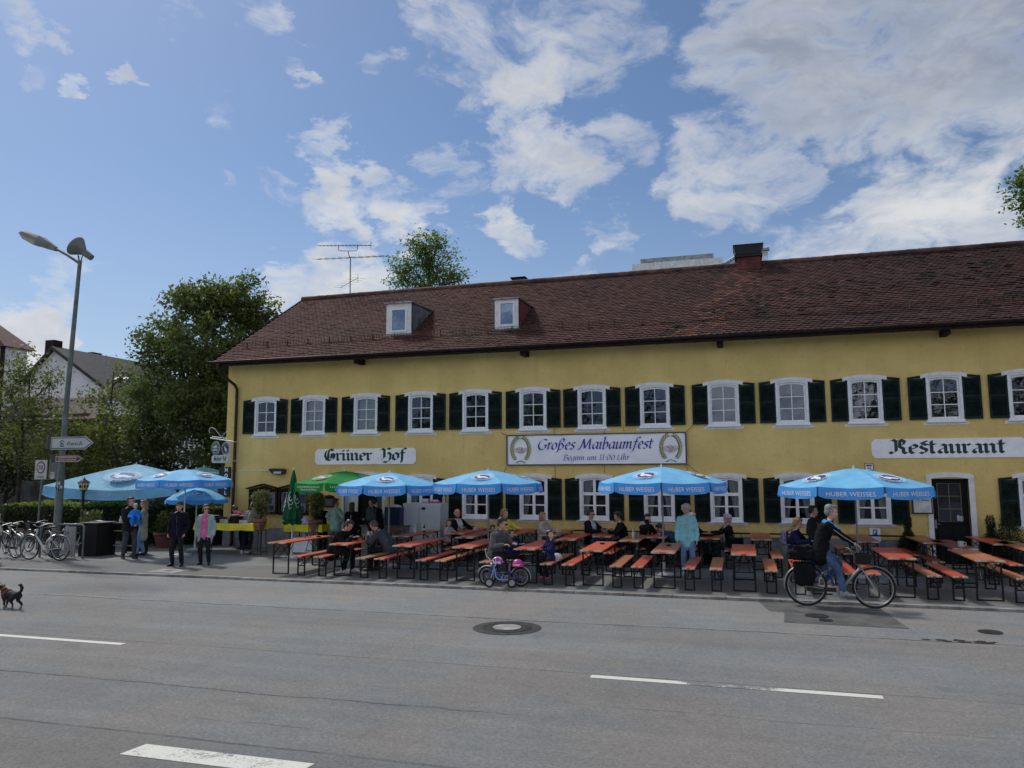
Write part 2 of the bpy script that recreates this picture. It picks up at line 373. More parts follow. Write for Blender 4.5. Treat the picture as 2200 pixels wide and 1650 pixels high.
def asphalt(name, tone, road=True):
    m, t, b = base_mat(name)
    tc = t.new('ShaderNodeTexCoord').outputs['Object']; s = t.sep(tc); x, y = s[0], s[1]
    big = t.noise(tc, .35, 4, .55); mid = t.noise(tc, 2.2, 4, .6)
    spk = t.noise(tc, 34.0, 3, .85); spk2 = t.noise(tc, 95.0, 2, .8)
    v = t.math('MULTIPLY', t.math('ADD', t.math('MULTIPLY', big, .40), t.math('MULTIPLY', mid, .26)), 1.0)
    v = t.math('ADD', v, t.math('MULTIPLY', t.math('SUBTRACT', spk, .5), 1.7))
    v = t.math('ADD', v, t.math('MULTIPLY', t.math('SUBTRACT', spk2, .5), .55))
    v = t.math('ADD', v, .66)
    warm = t.ramp(t.noise(tc, .55, 3, .5), .38, .62)
    hue = t.mix(warm, (.95, 1.0, 1.03), (1.05, 1.0, .95))
    if road:
        g = t.ramp(y, -8.4, -8.0, 1.0, 1.13)                  # the parking lane is paler than the carriageway
        v = t.math('MULTIPLY', v, g)
        v = t.math('MULTIPLY', v, t.ramp(y, -14.9, -14.3, .86, 1.0))
        track = t.ramp(t.math('ABSOLUTE', t.math('SUBTRACT', y, -9.9)), .3, .7, 1.06, 1.0)
        v = t.math('MULTIPLY', v, track)
        st = t.ramp(t.noise(t.vmath('MULTIPLY', tc, (.12, 2.6, 1)), 1.0, 4, .6), .3, .7, .93, 1.06)   # tyre-polished streaks
        v = t.math('MULTIPLY', v, st)
    else:
        z = t.math('MULTIPLY', t.ramp(y, -3.15, -2.85), t.ramp(y, -.9, -.6, 1, 0))
        v = t.math('MULTIPLY', v, t.math('ADD', .86, t.math('MULTIPLY', z, .40)))
        br = t.new('ShaderNodeTexBrick'); t.put(br.inputs['Vector'], tc)
        br.inputs['Scale'].default_value = 1.0; br.inputs['Brick Width'].default_value = .40; br.inputs['Row Height'].default_value = .28
        br.inputs['Mortar Size'].default_value = .012; br.inputs['Color1'].default_value = (1, 1, 1, 1); br.inputs['Color2'].default_value = (.86, .86, .86, 1); br.inputs['Mortar'].default_value = (.55, .55, .55, 1)
        v = t.math('MULTIPLY', v, t.math('ADD', t.math('MULTIPLY', t.math('SUBTRACT', br.outputs['Color'], 1.0), z), 1.0))
        stain = t.ramp(t.noise(tc, 1.1, 5, .65), .52, .72, 1.0, .72)
        v = t.math('MULTIPLY', v, stain)
    col = t.mix(1.0, t.mix(1.0, (tone*1.01, tone*1.01, tone), hue, 'MULTIPLY'), t.comb(v, v, v), 'MULTIPLY')
    if road:
        ck = seam(t, x, y, -8.15, .10, .045, sc=.5, seed=3.1)
        ck = t.math('MAXIMUM', ck, t.math('MULTIPLY', seam(t, x, y, -11.28, .025, .022, sc=.5, seed=9.4), .75))
        ck = t.math('MAXIMUM', ck, t.math('MULTIPLY', seam(t, x, y, -13.13, .15, .026, 2, 12.5, .7, 1.7), .95))
        ck = t.math('MAXIMUM', ck, t.math('MULTIPLY', seam(t, x, y, -12.55, .12, .022, 12.3, 17.5, .7, 5.2, .42), .6))
        ck = t.math('MAXIMUM', ck, t.math('MULTIPLY', seam(t, x, y, -14.05, .14, .016, 8.5, 11.5, .9, 8.2, .45), .7))
        ck = t.math('MAXIMUM', ck, t.math('MULTIPLY', seam(t, x, y, -14.62, .05, .03, sc=.5, seed=12.0), .7))
        ck = t.math('MAXIMUM', ck, t.math('MULTIPLY', seam(t, x, y, -12.2, .3, .014, 5, 8.6, 1.2, 21.0, .5), .5))
        col = t.mix(t.math('MULTIPLY', t.math('MULTIPLY', ck, t.ramp(t.noise(t.vmath('MULTIPLY', tc, (1.6, .3, 1)), 1.0, 4, .7), .35, .6, .35, 1)), .72), col, (.018, .018, .020))
        lg = seam(t, x, y, -8.08, .10, .05, sc=.5, seed=3.1, broken=.52)      # pale grout chips beside the lane joint
        col = t.mix(t.math('MULTIPLY', lg, .35), col, (.30, .30, .29))
        chip = t.ramp(t.noise(tc, 15.0, 2, .9), .70, .76); col = t.mix(t.math('MULTIPLY', chip, .5), col, (.34, .33, .31))
        pit = t.ramp(t.noise(t.vmath('ADD', tc, (9.1, 3.3, 0)), 11.0, 2, .9), .70, .77); col = t.mix(t.math('MULTIPLY', pit, .45), col, (.06, .06, .062))
        spot = t.ramp(t.noise(tc, .9, 3, .75), .62, .74)
        col = t.mix(t.math('MULTIPLY', spot, .25), col, (.05, .05, .052))
    else:
        ck = t.math('MAXIMUM', seam(t, x, y, -4.82, .02, .02, sc=.5, seed=2.0), t.math('MULTIPLY', seam(t, x, y, -3.0, .01, .02, sc=.5, seed=6.0), .6))
        col = t.mix(t.math('MULTIPLY', ck, .55), col, (.03, .03, .03))
    t.put(b.inputs['Base Color'], col); b.inputs['Roughness'].default_value = .88; b.inputs['Specular IOR Level'].default_value = .35
    bump(t, b, t.math('ADD', t.math('MULTIPLY', spk, .7), spk2), .55, .006)
    return m
M_ROAD = asphalt('road asphalt', ROAD_TONE)
M_PAVE = asphalt('pavement surface', ROAD_TONE*1.0, False)
M_SOIL = mt('ground soil', (.07, .075, .045), .95, var=.4, vs=1.5)
grid('ground', -420, 460, -420, 460, -.42, M_SOIL)
grid('road', -150, 170, -44, -5.16, -.045, M_ROAD)
grid('pavement', -60, 70, -5.02, 40, 0.0, M_PAVE)
grid('ground_beyond', -60, 70, -60, -44, -.02, M_SOIL)
# kerb: granite blocks with open joints
kb = MB(); x = -60.0
while x < 70:
    l = 1.0+rng.uniform(-.03, .03)
    h = rng.uniform(-.006, .004); kb.box(x, x+l-.012, -5.155+rng.uniform(-.006, .006), -5.02, -.3, .008+h); x += l
tag(kb.build('kerb', mt('granite kerb', (.25, .245, .235), .8, var=.3, vs=3, dirt=.5)), kind='structure')

# road markings: worn white paint, thin sheets 4 mm above the asphalt
def paint(name, wear, mid=None):
    m, t, b = base_mat(name)
    tc = t.new('ShaderNodeTexCoord').outputs['Object']
    n = t.math('ADD', t.math('MULTIPLY', t.noise(tc, 2.2, 5, .65), .5), t.math('MULTIPLY', t.noise(tc, 26, 5, .8), .5))
    if mid:
        x = t.sep(tc)[0]; n = t.math('SUBTRACT', n, t.math('MULTIPLY', t.math('MULTIPLY', t.ramp(x, mid[0]-.25, mid[0]), t.ramp(x, mid[1], mid[1]+.25, 1, 0)), .155))
    c = t.mix(t.ramp(n, wear, wear+.10), (.16, .16, .16), (.66, .66, .60))
    cr = t.noise(tc, 60, 3, .8)
    t.put(b.inputs['Base Color'], t.mix(t.ramp(cr, .35, .5, .35, 0), c, (.3, .3, .29))); b.inputs['Roughness'].default_value = .8
    return m
P1, P2, P3 = paint('white road paint', .34), paint('worn road paint', .34, (13.7, 14.6)), paint('cracked road paint', .39)
def mark(x0, x1, y0, y1, mat, label, cut=0.0):
    mb = MB(); z = -.041
    mb.poly([(x0, y0, z), (x1-cut, y0, z), (x1, y1, z), (x0+cut, y1, z)])
    tag(mb.build('road_marking', mat), label, 'road marking', 'white dashes on the road', 'structure')
mark(.2, 5.55, -11.56, -11.44, P1, 'thin white dash on the road entering from the left edge')
mark(12.52, 15.8, -11.47, -11.34, P2, 'thin white dash at right, scuffed away in its middle')
mark(8.95, 10.76, -15.14, -14.86, P3, 'broad white block marking nearest the camera', .04)
# dark asphalt patch with its small valve covers
pt = MB(); z = -.041
pt.poly([(14.98, -7.22, z), (16.86, -7.26, z), (16.80, -6.3, z), (16.72, -5.17, z), (14.62, -5.17, z), (14.78, -6.16, z), (15.04, -6.22, z)])
tag(pt.build('asphalt_patch', mt('patch asphalt', (ROAD_TONE*.52,)*3, .9, var=.22, vs=3, bs=.6, bscale=70)), kind='structure')
M_IRON = mt('cast iron', (.045, .043, .042), .62, .6, var=.35, vs=20, bs=.3, bscale=40)
M_CONC = mt('concrete', (.30, .29, .27), .85, var=.25, vs=5, bs=.3, bscale=40)
def cover(x, y, r, label, ring=True, z0=-.041, conc=True):
    th = thing('manhole_cover', label, 'manhole cover', (x, y, z0))
    n = 40; f = MB()
    if ring:
        f.lathe([(r*1.55, 0), (r*1.5, .003), (r*1.12, .004)], n, cap=False)
        f.build('surround', mt('tar ring', (.03, .03, .032), .8, var=.4, vs=8), th, smooth=40)
    f = MB(); f.lathe([(r*1.14, .0), (r*1.12, .010), (r, .010), (r*.99, .006)], n, cap=False); f.build('frame', M_IRON, th, smooth=40)
    f = MB(); f.lathe([(r*.985, .002), (r*.97, .009), (r*.66, .009), (r*.655, .012), (.001, .012)], n, cap=False)
    for k in range(16):
        a = 2*PI*k/16; f.ball((r*.82*math.cos(a), r*.82*math.sin(a), .009), (r*.05, r*.05, .004), 6)
    f.build('lid', M_IRON if not conc else M_IRON, th, smooth=40)
    if conc:
        f = MB(); f.lathe([(r*.64, .0125), (.001, .0135)], n, cap=False); f.build('concrete_centre', M_CONC, th)
    return th
cover(10.67, -8.86, .36, 'large round manhole cover with pale concrete centre in the middle of the road')
cover(15.55, -6.48, .17, 'small round iron cover in the dark asphalt patch, nearer the kerb of two', False, -.037, False)
cover(15.66, -6.86, .10, 'tiny valve cover in the dark asphalt patch, nearer the camera of two', False, -.037, False)
cover(18.0, -7.2, .15, 'small round iron cover in the pale parking lane at far right', False, -.041, False)
dr = thing('drain_cover', 'square concrete slab with a dark drain slot beside the kerb', 'drain cover', (.35, -4.5, 0))
f = MB(); f.box(-.42, .42, -.32, .32, 0, .006); f.build('slab', M_CONC, dr)
f = MB(); f.box(-.10, .12, -.07, .07, .006, .009); f.build('slot', M_IRON, dr)
bk = MB()
for i in range(26):
    a = rng.uniform(0, 2*PI); rr = rng.uniform(0, 1)**.5
    bk.ball((17.4+.55*rr*math.cos(a), -8.02+.10*rr*math.sin(a), -.042), (rng.uniform(.03, .09), rng.uniform(.02, .045), .008), 7)
tag(bk.build('tar_repair', mt('tar', (.02, .02, .022), .6), smooth=60), 'black lumpy tar repair on the lane joint at right', 'tar patch', kind='structure')
# ------------------------------------------------------------------ the inn
F = 1.6                                     # facade plane
def stucco(name, col, lo, hi):
    m, t, b = base_mat(name)
    tc = t.new('ShaderNodeTexCoord').outputs['Object']
    z = t.sep(tc)[2]
    a = t.noise(tc, .55, 5, .6); e = t.noise(tc, 7.0, 4, .6, .4); f = t.noise(tc, 30.0, 3, .7, .6)
    c = t.mix(t.ramp(a, .3, .72), lo, hi)
    c = t.mix(t.math('MULTIPLY', t.ramp(e, .56, .74), .40), c, tuple(v*.62 for v in col))
    pit = t.ramp(f, .60, .72)
    c = t.mix(t.math('MULTIPLY', pit, .42), c, tuple(v*.42 for v in col))
    run = t.ramp(t.noise(t.vmath('MULTIPLY', tc, (2.2, 1, .16)), 1.0, 5, .65), .5, .75)
    c = t.mix(t.math('MULTIPLY', run, .24), c, tuple(v*.6 for v in col))
    base = t.ramp(z, .6, 1.5, .35, 0)
    c = t.mix(t.math('MULTIPLY', base, t.ramp(e, .35, .7)), c, tuple(v*.5 for v in col))
    t.put(b.inputs['Base Color'], c); b.inputs['Roughness'].default_value = .92; b.inputs['Specular IOR Level'].default_value = .2
    bump(t, b, t.math('ADD', t.math('MULTIPLY', f, .8), e), .8, .03)
    return m
M_YEL = stucco('yellow roughcast', (.80, .595, .225), (.68, .50, .185), (.85, .645, .255))
M_WHT = mt('white window paint', (.82, .83, .85), .5, var=.05, vs=8, dirt=.10)
M_WHTP = mt('white masonry paint', (.76, .76, .78), .75, var=.07, vs=5, dirt=.14)
M_GRN = mt('dark green shutter paint', (.007, .018, .017), .65, var=.4, vs=5, spec=.25)
M_PLIN = mt('grey plinth render', (.24, .25, .265), .85, var=.2, vs=2.5, bs=.5, bscale=22, dirt=.35)
M_DARKW = mt('dark stained wood', (.022, .014, .012), .8, var=.4, vs=14, spec=.2)
M_ZINC = mt('weathered zinc', (.26, .29, .31), .45, .7, var=.25, vs=5, dirt=.3)
M_COPP = mt('brown gutter metal', (.030, .018, .016), .45, .5, var=.3, vs=6)
M_BLK = mt('black enamel', (.012, .012, .013), .4, .2, var=.3, vs=9)
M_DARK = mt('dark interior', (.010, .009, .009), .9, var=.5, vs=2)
def glass_mat(name, refl=.32, tint=(.66, .74, .95)):
    m = bpy.data.materials.new(name); m.use_nodes = True; t = NT(m.node_tree)
    for n in list(t.n): t.n.remove(n)
    o = t.new('ShaderNodeOutputMaterial'); g = t.new('ShaderNodeBsdfGlossy'); g.inputs['Roughness'].default_value = .02; g.inputs['Color'].default_value = (*tint, 1)
    tr = t.new('ShaderNodeBsdfTransparent'); tr.inputs['Color'].default_value = (.78, .82, .82, 1)
    tc = t.new('ShaderNodeTexCoord').outputs['Object']; bn = t.new('ShaderNodeBump'); bn.inputs['Strength'].default_value = .05; bn.inputs['Distance'].default_value = .05
    t.put(bn.inputs['Height'], t.noise(tc, 1.7, 2, .5)); t.link(bn.outputs[0], g.inputs['Normal'])
    fr = t.new('ShaderNodeFresnel'); fr.inputs['IOR'].default_value = 1.5
    mx = t.new('ShaderNodeMixShader'); t.put(mx.inputs[0], t.math('ADD', t.math('MULTIPLY', fr.outputs[0], .8), refl, clamp=True))
    t.link(tr.outputs[0], mx.inputs[1]); t.link(g.outputs[0], mx.inputs[2]); t.link(mx.outputs[0], o.inputs['Surface'])
    return m
M_GLASS = glass_mat('window glass', .085)
M_GLASSL = glass_mat('ground floor glass', .03)
inn = thing('inn_building', 'long two-storey yellow inn with brown tiled roof, white windows and dark green shutters', 'inn', (0, F, 0))
IO = (0, F, 0)
UX = [-1.13, .74, 2.66, 4.61, 6.47, 8.34, 10.17, 12.04, 13.98, 15.83, 17.71, 19.64, 21.55, 23.45, 25.4]
LX = [4.62, 6.48, 8.34, 10.20, 12.10, 13.97, 15.85, 17.75, 21.62, 23.5, 25.4]
ENT = (1.95, 3.32)
XL, XR = -2.69, 28.0
EAVE = 6.45
ops = [(x-.42, x+.42, 3.80, 4.92) for x in UX] + [(x-.42, x+.42, 1.10, 2.30) for x in LX] + [(ENT[0], ENT[1], 0, 2.30), (19.19, 20.06, .0, 2.24)]
xs = sorted({XL, XR} | {o[0] for o in ops} | {o[1] for o in ops}); zs = sorted({0, .66, EAVE} | {o[2] for o in ops} | {o[3] for o in ops})
wb = MB()
for i in range(len(xs)-1):
    for j in range(len(zs)-1):
        cx, cz = (xs[i]+xs[i+1])/2, (zs[j]+zs[j+1])/2
        if any(a < cx < b and c < cz < e for a, b, c, e in ops): continue
        wb.add([(xs[i], F, zs[j]), (xs[i+1], F, zs[j]), (xs[i+1], F, zs[j+1]), (xs[i], F, zs[j+1])], [(0, 1, 2, 3)])
for a, b, c, e in ops:                        # reveals 0.3 m deep
    for q in ([(a, c), (a, e)], [(a, e), (b, e)], [(b, e), (b, c)], [(b, c), (a, c)]):
        (x0, z0), (x1, z1) = q; wb.poly([(x0, F, z0), (x1, F, z1), (x1, F+.3, z1), (x0, F+.3, z0)])
YB = F+10.2
RS = (9.68-6.28)/5.6                          # roof slope, eave edge at y=1.0
def roofz(y): return 6.28+RS*(y-1.0)
RY = 6.6
wb.poly([(XL, F, 0), (XL, F, EAVE), (XL, RY, roofz(RY)-.14), (XL, YB, EAVE), (XL, YB, 0)])
wb.poly([(XR, F, 0), (XR, YB, 0), (XR, YB, EAVE), (XR, RY, roofz(RY)-.14), (XR, F, EAVE)])
wb.poly([(XL, YB, 0), (XL, YB, EAVE), (XR, YB, EAVE), (XR, YB, 0)])
wb.build('wall', M_YEL, inn, IO)
pb = MB()
for a, b in ((XL-.02, ENT[0]-.12), (ENT[1]+.12, 19.02), (20.24, XR)): pb.box(a, b, F-.03, F+.01, 0, .64)
pb.box(XL-.021, XL+.02, F-.03, YB, 0, .64)
pb.build('plinth', M_PLIN, inn, IO)
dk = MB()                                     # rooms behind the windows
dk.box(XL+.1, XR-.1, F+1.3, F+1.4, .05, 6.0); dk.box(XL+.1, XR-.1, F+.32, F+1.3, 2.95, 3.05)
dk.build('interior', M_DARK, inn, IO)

# --- windows
def arch(x, w, zc, rise, n=10, flip=False):
    p = [(x-w+2*w*i/n, zc+rise*(1-(2*i/n-1)**2)) for i in range(n+1)]
    return p[::-1] if flip else p
def window(z0, zc, rise, hw, upper):
    """frame mesh round x=0 at the facade; glass, hood and sill are its children"""
    f = MB(); fn = lambda a, b, d: (a, d, b); cas = .085
    def band(zo, w_out, w_in, zi, ro, ri, y0, y1, zb0, zb1):
        out_ = [(-w_out, zb0)] + arch(0, w_out, zo, ro) + [(w_out, zb0)]
        inn_ = [(-w_in, zb1)] + arch(0, w_in, zi, ri) + [(w_in, zb1)]
        n = len(out_)
        vs = [(a, y0, b) for a, b in out_] + [(a, y0, b) for a, b in inn_] + [(a, y1, b) for a, b in out_] + [(a, y1, b) for a, b in inn_]
        fs = []
        for i in range(n):
            j = (i+1) % n
            fs += [(i, j, n+j, n+i), (n+i, n+j, 3*n+j, 3*n+i), (j, i, 2*n+i, 2*n+j)]
        f.add(vs, fs)
    band(zc, hw, hw-cas, zc-cas*.8, rise, rise*.85, -.035, .10, z0, z0+.075)
    w2 = hw-cas; band(zc-cas*.8-.004, w2-.003, w2-.05, zc-cas*.8-.05, rise*.85, rise*.8, .012, .07, z0+.078, z0+.13)
    gw, gb, gt = w2-.05, z0+.13, zc-cas*.8-.05
    if upper:
        f.box(-.011, .011, .020, .050, gb, gt+rise*.75)
        for k in (1, 2):
            zz = gb+(gt+rise*.3-gb)*k/3; f.box(-gw, gw, .021, .049, zz-.011, zz+.011)
    else:
        f.box(-.042, .042, .018, .062, gb, gt+rise*.75)
        zt = gb+(gt-gb)*.64; f.box(-gw-.01, gw+.01, .015, .065, zt-.045, zt+.045)
        zz = gb+(zt-.045-gb)*.5; f.box(-gw, gw, .020, .060, zz-.018, zz+.018)
    me = f.mesh('window', M_WHT)
    g = MB(); g.poly([(-gw-.02, .046, gb-.02)] + [(gw+.02, .046, gb-.02)] + [(a, .046, c) for a, c in arch(0, gw+.02, gt+.01, rise*.8, 10, True)])
    h = MB(); H0, H1 = zc+.012, zc+.105
    po = arch(0, hw+.10, H1-.05, rise*1.15); pi_ = arch(0, hw+.10, H0-.06, rise*1.15, 10, True)
    h.prism(po+pi_, fn, -.055, .005)
    sl_ = MB(); sl_.box(-hw-.09, hw+.09, -.012, .01, z0-.085, z0-.012); sl_.box(-hw-.015, hw+.015, -.075, .01, z0-.022, z0-.001)
    return me, g.mesh('pane', M_GLASS if upper else M_GLASSL), h.mesh('hood', M_WHTP), sl_.mesh('sill', M_WHTP)
def put(name, me, parent, loc=(0, 0, 0)):
    o = bpy.data.objects.new(name, me); COL.objects.link(o); o.parent = parent; o.location = loc; return o
def curtain_mesh(z0, z1, side, drawn):
    c = MB(); n = 14; vs = []
    for i in range(n+1):
        for j in range(7):
            u = i/n; v = j/6; wid = (.34 if not drawn else .38)*(1 if drawn else (.42+.58*v**1.3))
            vs.append((side*(.36-wid*u), .13+.018*math.sin(u*19+j*.2), z0+(z1-z0)*v))
    c.add(vs, [(i*7+j, (i+1)*7+j, (i+1)*7+j+1, i*7+j+1) for i in range(n) for j in range(6)])
    return c.mesh('curtain', M_CURT, smooth=179)
M_CURT = mt('net curtain', (.50, .50, .49), .9, var=.15, vs=20)
WU, WL = window(3.74, 4.955, .055, .455, True), window(1.045, 2.29, .06, .465, False)
CUL = [curtain_mesh(1.15, 2.28, s_, False) for s_ in (-1, 1)]; CUU = [curtain_mesh(3.86, 4.93, s_, True) for s_ in (-1, 1)]
def shutter_mesh(z0, z1, top_in, seed):
    f = MB(); w = .437; fn = lambda a, b, d: (a, d, b); r2 = random.Random(seed)
    f.prism([(0, z0), (.05, z0), (.05, z1-.06+top_in*.9), (0, z1-.06+top_in)], fn, -.045, -.012)
    f.prism([(w-.05, z0), (w, z0), (w, z1-.06), (w-.05, z1-.06+top_in*.12)], fn, -.045, -.012)
    f.prism([(.0, z1-.058+top_in), (.05, z1-.058+top_in*.9), (w-.05, z1-.058+top_in*.12), (w, z1-.058), (w, z1), (w*.5, z1+top_in*.62), (0, z1+top_in)], fn, -.046, -.011)
    f.box(.051, w-.051, -.044, -.014, z0, z0+.075); zm = z0+(z1-z0)*.52
    f.box(.051, w-.051, -.044, -.014, zm-.03, zm+.03)
    z = z0+.10
    while z < z1-.075:
        if abs(z-zm) > .045:
            M = Matrix.Translation((w/2, -.03, z)) @ Matrix.Rotation(R(38+r2.uniform(-4, 4)), 4, 'X'); f.box(-w/2+.051, w/2-.051, -.024, .024, -.005, .005, 0, M)
        z += .052
    f.box(.051, w-.051, -.016, -.011, z0+.07, z1-.05)
    f.box(.0, .03, -.075, -.046, z0+.12, z0+.15); f.box(.0, .03, -.075, -.046, z1-.2, z1-.17)
    return f.mesh('shutter', M_GRN)
SU, SL_ = shutter_mesh(3.80, 4.945, .045, 1), shutter_mesh(1.04, 2.255, .04, 2)
def shutters(x, hw, me, skip=()):
    for s_ in (-1, 1):
        if s_ in skip: continue
        o = put('shutter', me, inn, (x+s_*(hw-.022), 0, 0))
        o.rotation_euler = (0, 0, R(rng.uniform(-4.0, 1.2))*s_)
        if s_ < 0: o.scale = (-1, 1, 1)
def put_window(x, meshes, curt, sides):
    wn = put('window', meshes[0], inn, (x, 0, 0))
    put('pane', meshes[1], wn); put('hood', meshes[2], wn); put('sill', meshes[3], wn)
    for k in sides: put('curtain', curt[k], wn)
    return wn
for i, x in enumerate(UX):
    put_window(x, WU, CUU, (0, 1) if i in (1, 2) else ()); shutters(x, .455, SU)
for i, x in enumerate(LX):
    put_window(x, WL, CUL, (0,) if x < 11 else (0, 1)); shutters(x, .465, SL_)
pl_ = MB()                                    # house plant behind the first upper pane
for k in range(30):
    a = rng.uniform(-.28, .28); pl_.tube([(a*.3, .3, 3.8), (a*.7, .28, 3.98), (a, .26+rng.uniform(0, .05), 4.05+rng.uniform(0, .12))], [.006, .02, .002], 4)
put('house_plant', pl_.mesh('house_plant', mt('house plant', (.10, .12, .05), .7, var=.4)), inn, (UX[0], 0, 0))

# --- entrance (behind the queue): white frame, dark opening, arched top
en = MB(); cx = sum(ENT)/2; hw = (ENT[1]-ENT[0])/2; fn = lambda a, b, d: (a, d, b)
en.box(cx-hw-.10, cx-hw+.02, -.04, .1, 0, 2.22); en.box(cx+hw-.02, cx+hw+.10, -.04, .1, 0, 2.22)
en.prism(arch(0, hw+.16, 2.40, .10) + arch(0, hw+.16, 2.23, .10, 10, True), lambda a, b, d: (a+cx, d, b), -.05, .09)
e = en.build('entrance', M_WHTP, inn)
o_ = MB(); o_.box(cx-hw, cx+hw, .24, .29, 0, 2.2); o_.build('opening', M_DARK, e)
lf = MB(); lf.box(cx-hw+.03, cx-hw+.42, .10, .14, .02, 2.16); lf.build('door_leaf', M_WHT, e)
lf = MB(); lf.box(cx+hw-.34, cx+hw-.03, .10, .14, .02, 2.16); lf.box(cx+hw-.29, cx+hw-.08, .095, .10, .9, 2.05, 1); lf.build('door_leaf', [M_WHT, M_GLASSL], e)
# --- dark door at the right
dr_ = MB(); x0, x1 = 19.19, 20.06; cx = (x0+x1)/2; hw = (x1-x0)/2
dr_.box(x0-.12, x0, -.035, .1, 0, 2.24); dr_.box(x1, x1+.13, -.035, .1, 0, 2.24)
dr_.prism(arch(cx, hw+.125, 2.345, .06) + arch(cx, hw+.125, 2.22, .06, 10, True), fn, -.045, .09)
ds = dr_.build('door_surround', M_WHTP, inn)
dl = MB(); dl.box(x0+.002, x1-.002, .12, .17, .03, 2.235); gx0, gx1, gz0, gz1 = x0+.15, x1-.17, 1.12, 2.12
dl.box(gx0-.04, gx1+.04, .10, .12, gz0-.04, gz0); dl.box(gx0-.04, gx1+.04, .10, .12, gz1, gz1+.04)
for a in (x0+.12, cx+.03): dl.box(a, a+.30, .105, .12, .25, .90)
dd = dl.build('door', mt('black green door paint', (.008, .011, .011), .6, var=.3, spec=.15), inn)
g = MB(); g.box(gx0, gx1, .111, .116, gz0, gz1); g.build('pane', glass_mat('door glass', .03), dd)
g = MB(); xm = (gx0+gx1)/2
for a in (gx0, xm, gx1): g.box(a-.007, a+.007, .100, .110, gz0, gz1)
for k in range(4): zz = gz0+(gz1-gz0)*k/3; g.box(gx0, gx1, .101, .109, zz-.007, zz+.007)
g.build('glazing_bar', mt('brass strip', (.20, .17, .12), .5, .5), dd)
g = MB(); g.box(gx1-.12, gx1-.06, .105, .110, gz0+.03, gz0+.17); g.box(gx1-.05, gx1+.02, .105, .110, gz0+.02, gz0+.15); g.build('notice', mt('pale blue paper', (.5, .6, .64), .8), dd)
g = MB(); g.box(x0+.05, x0+.09, .085, .12, .95, 1.17); g.tube([(x0+.07, .085, 1.06), (x0+.07, .05, 1.06), (x0+.17, .05, 1.06)], .010); g.build('handle', M_ZINC, dd)
st_ = MB(); st_.box(x0-.15, x1+.15, -.30, .12, 0, .028); st_.build('doorstep', M_CONC, inn)

# --- eaves: rafters, boards, gutter, downpipe
for k in range(30):
    x = XL+.5+k*1.03
    if x > XR-.2: break
    b = MB(); L = .62; M = Matrix.Translation((x, -.60, 6.16)) @ Matrix.Rotation(math.atan(RS), 4, 'X'); b.box(-.045, .045, 0, .9, -.07, .03, 0, M)
    b.build('rafter', M_DARKW, inn)
for x in (2.52, 8.15, 13.95, 19.7, 25.3):
    b = MB(); b.box(x-.08, x+.08, -.50, .2, 6.00, 6.17); b.build('purlin_end', M_DARKW, inn)
b = MB(); s0 = -.62
b.add([(XL-.28, s0+F, roofz(s0+F)-.10), (XR, s0+F, roofz(s0+F)-.10), (XR, RY, roofz(RY)-.10), (XL-.28, RY, roofz(RY)-.10)], [(3, 2, 1, 0)])
b.add([(XL-.28, RY, roofz(RY)-.10), (XR, RY, roofz(RY)-.10), (XR, 2*RY-1.0, 6.18), (XL-.28, 2*RY-1.0, 6.18)], [(3, 2, 1, 0)])
b.build('roof_boarding', M_DARKW, inn, IO)
b = MB(); n = 7
for k in range(n+1): pass
prof = [(-.69-.062*math.cos(PI*k/n)-.0, 6.255-.062*math.sin(PI*k/n)) for k in range(n+1)]
vs = [(x, y, z) for x in (XL-.30, XR) for y, z in prof] + [(x, y*1.0+(.006 if y > -.69 else -.006)*0, z-.006) for x in (XL-.30, XR) for y, z in prof]
b.add(vs, [(k, k+1, n+2+k, n+1+k) for k in range(n)]); b.poly([(XL-.30, y, z) for y, z in prof])
b.tube([(XL-.30, -.755, 6.258), (XR, -.755, 6.258)], .012, 6)
b.build('gutter', M_COPP, inn, smooth=60)
b = MB(); b.box(XL-.27, XR, -.622, -.60, 6.10, 6.255); b.build('fascia', M_DARKW, inn)
b = MB(); b.tube([(-2.60, -.69, 6.20), (-2.60, -.69, 6.02), (-2.58, -.58, 5.86), (-2.30, -.16, 5.50), (-2.26, -.085, 5.36), (-2.26, -.085, 5.2), (-2.26, -.085, .12), (-2.26, -.14, .05)], .052, 10)
for z in (1.2, 2.55, 4.0, 5.1): b.lathe([(.062, z-.02), (.062, z+.02)], 10, (-2.26, -.085, 0))
b.build('downpipe', M_COPP, inn, smooth=50)

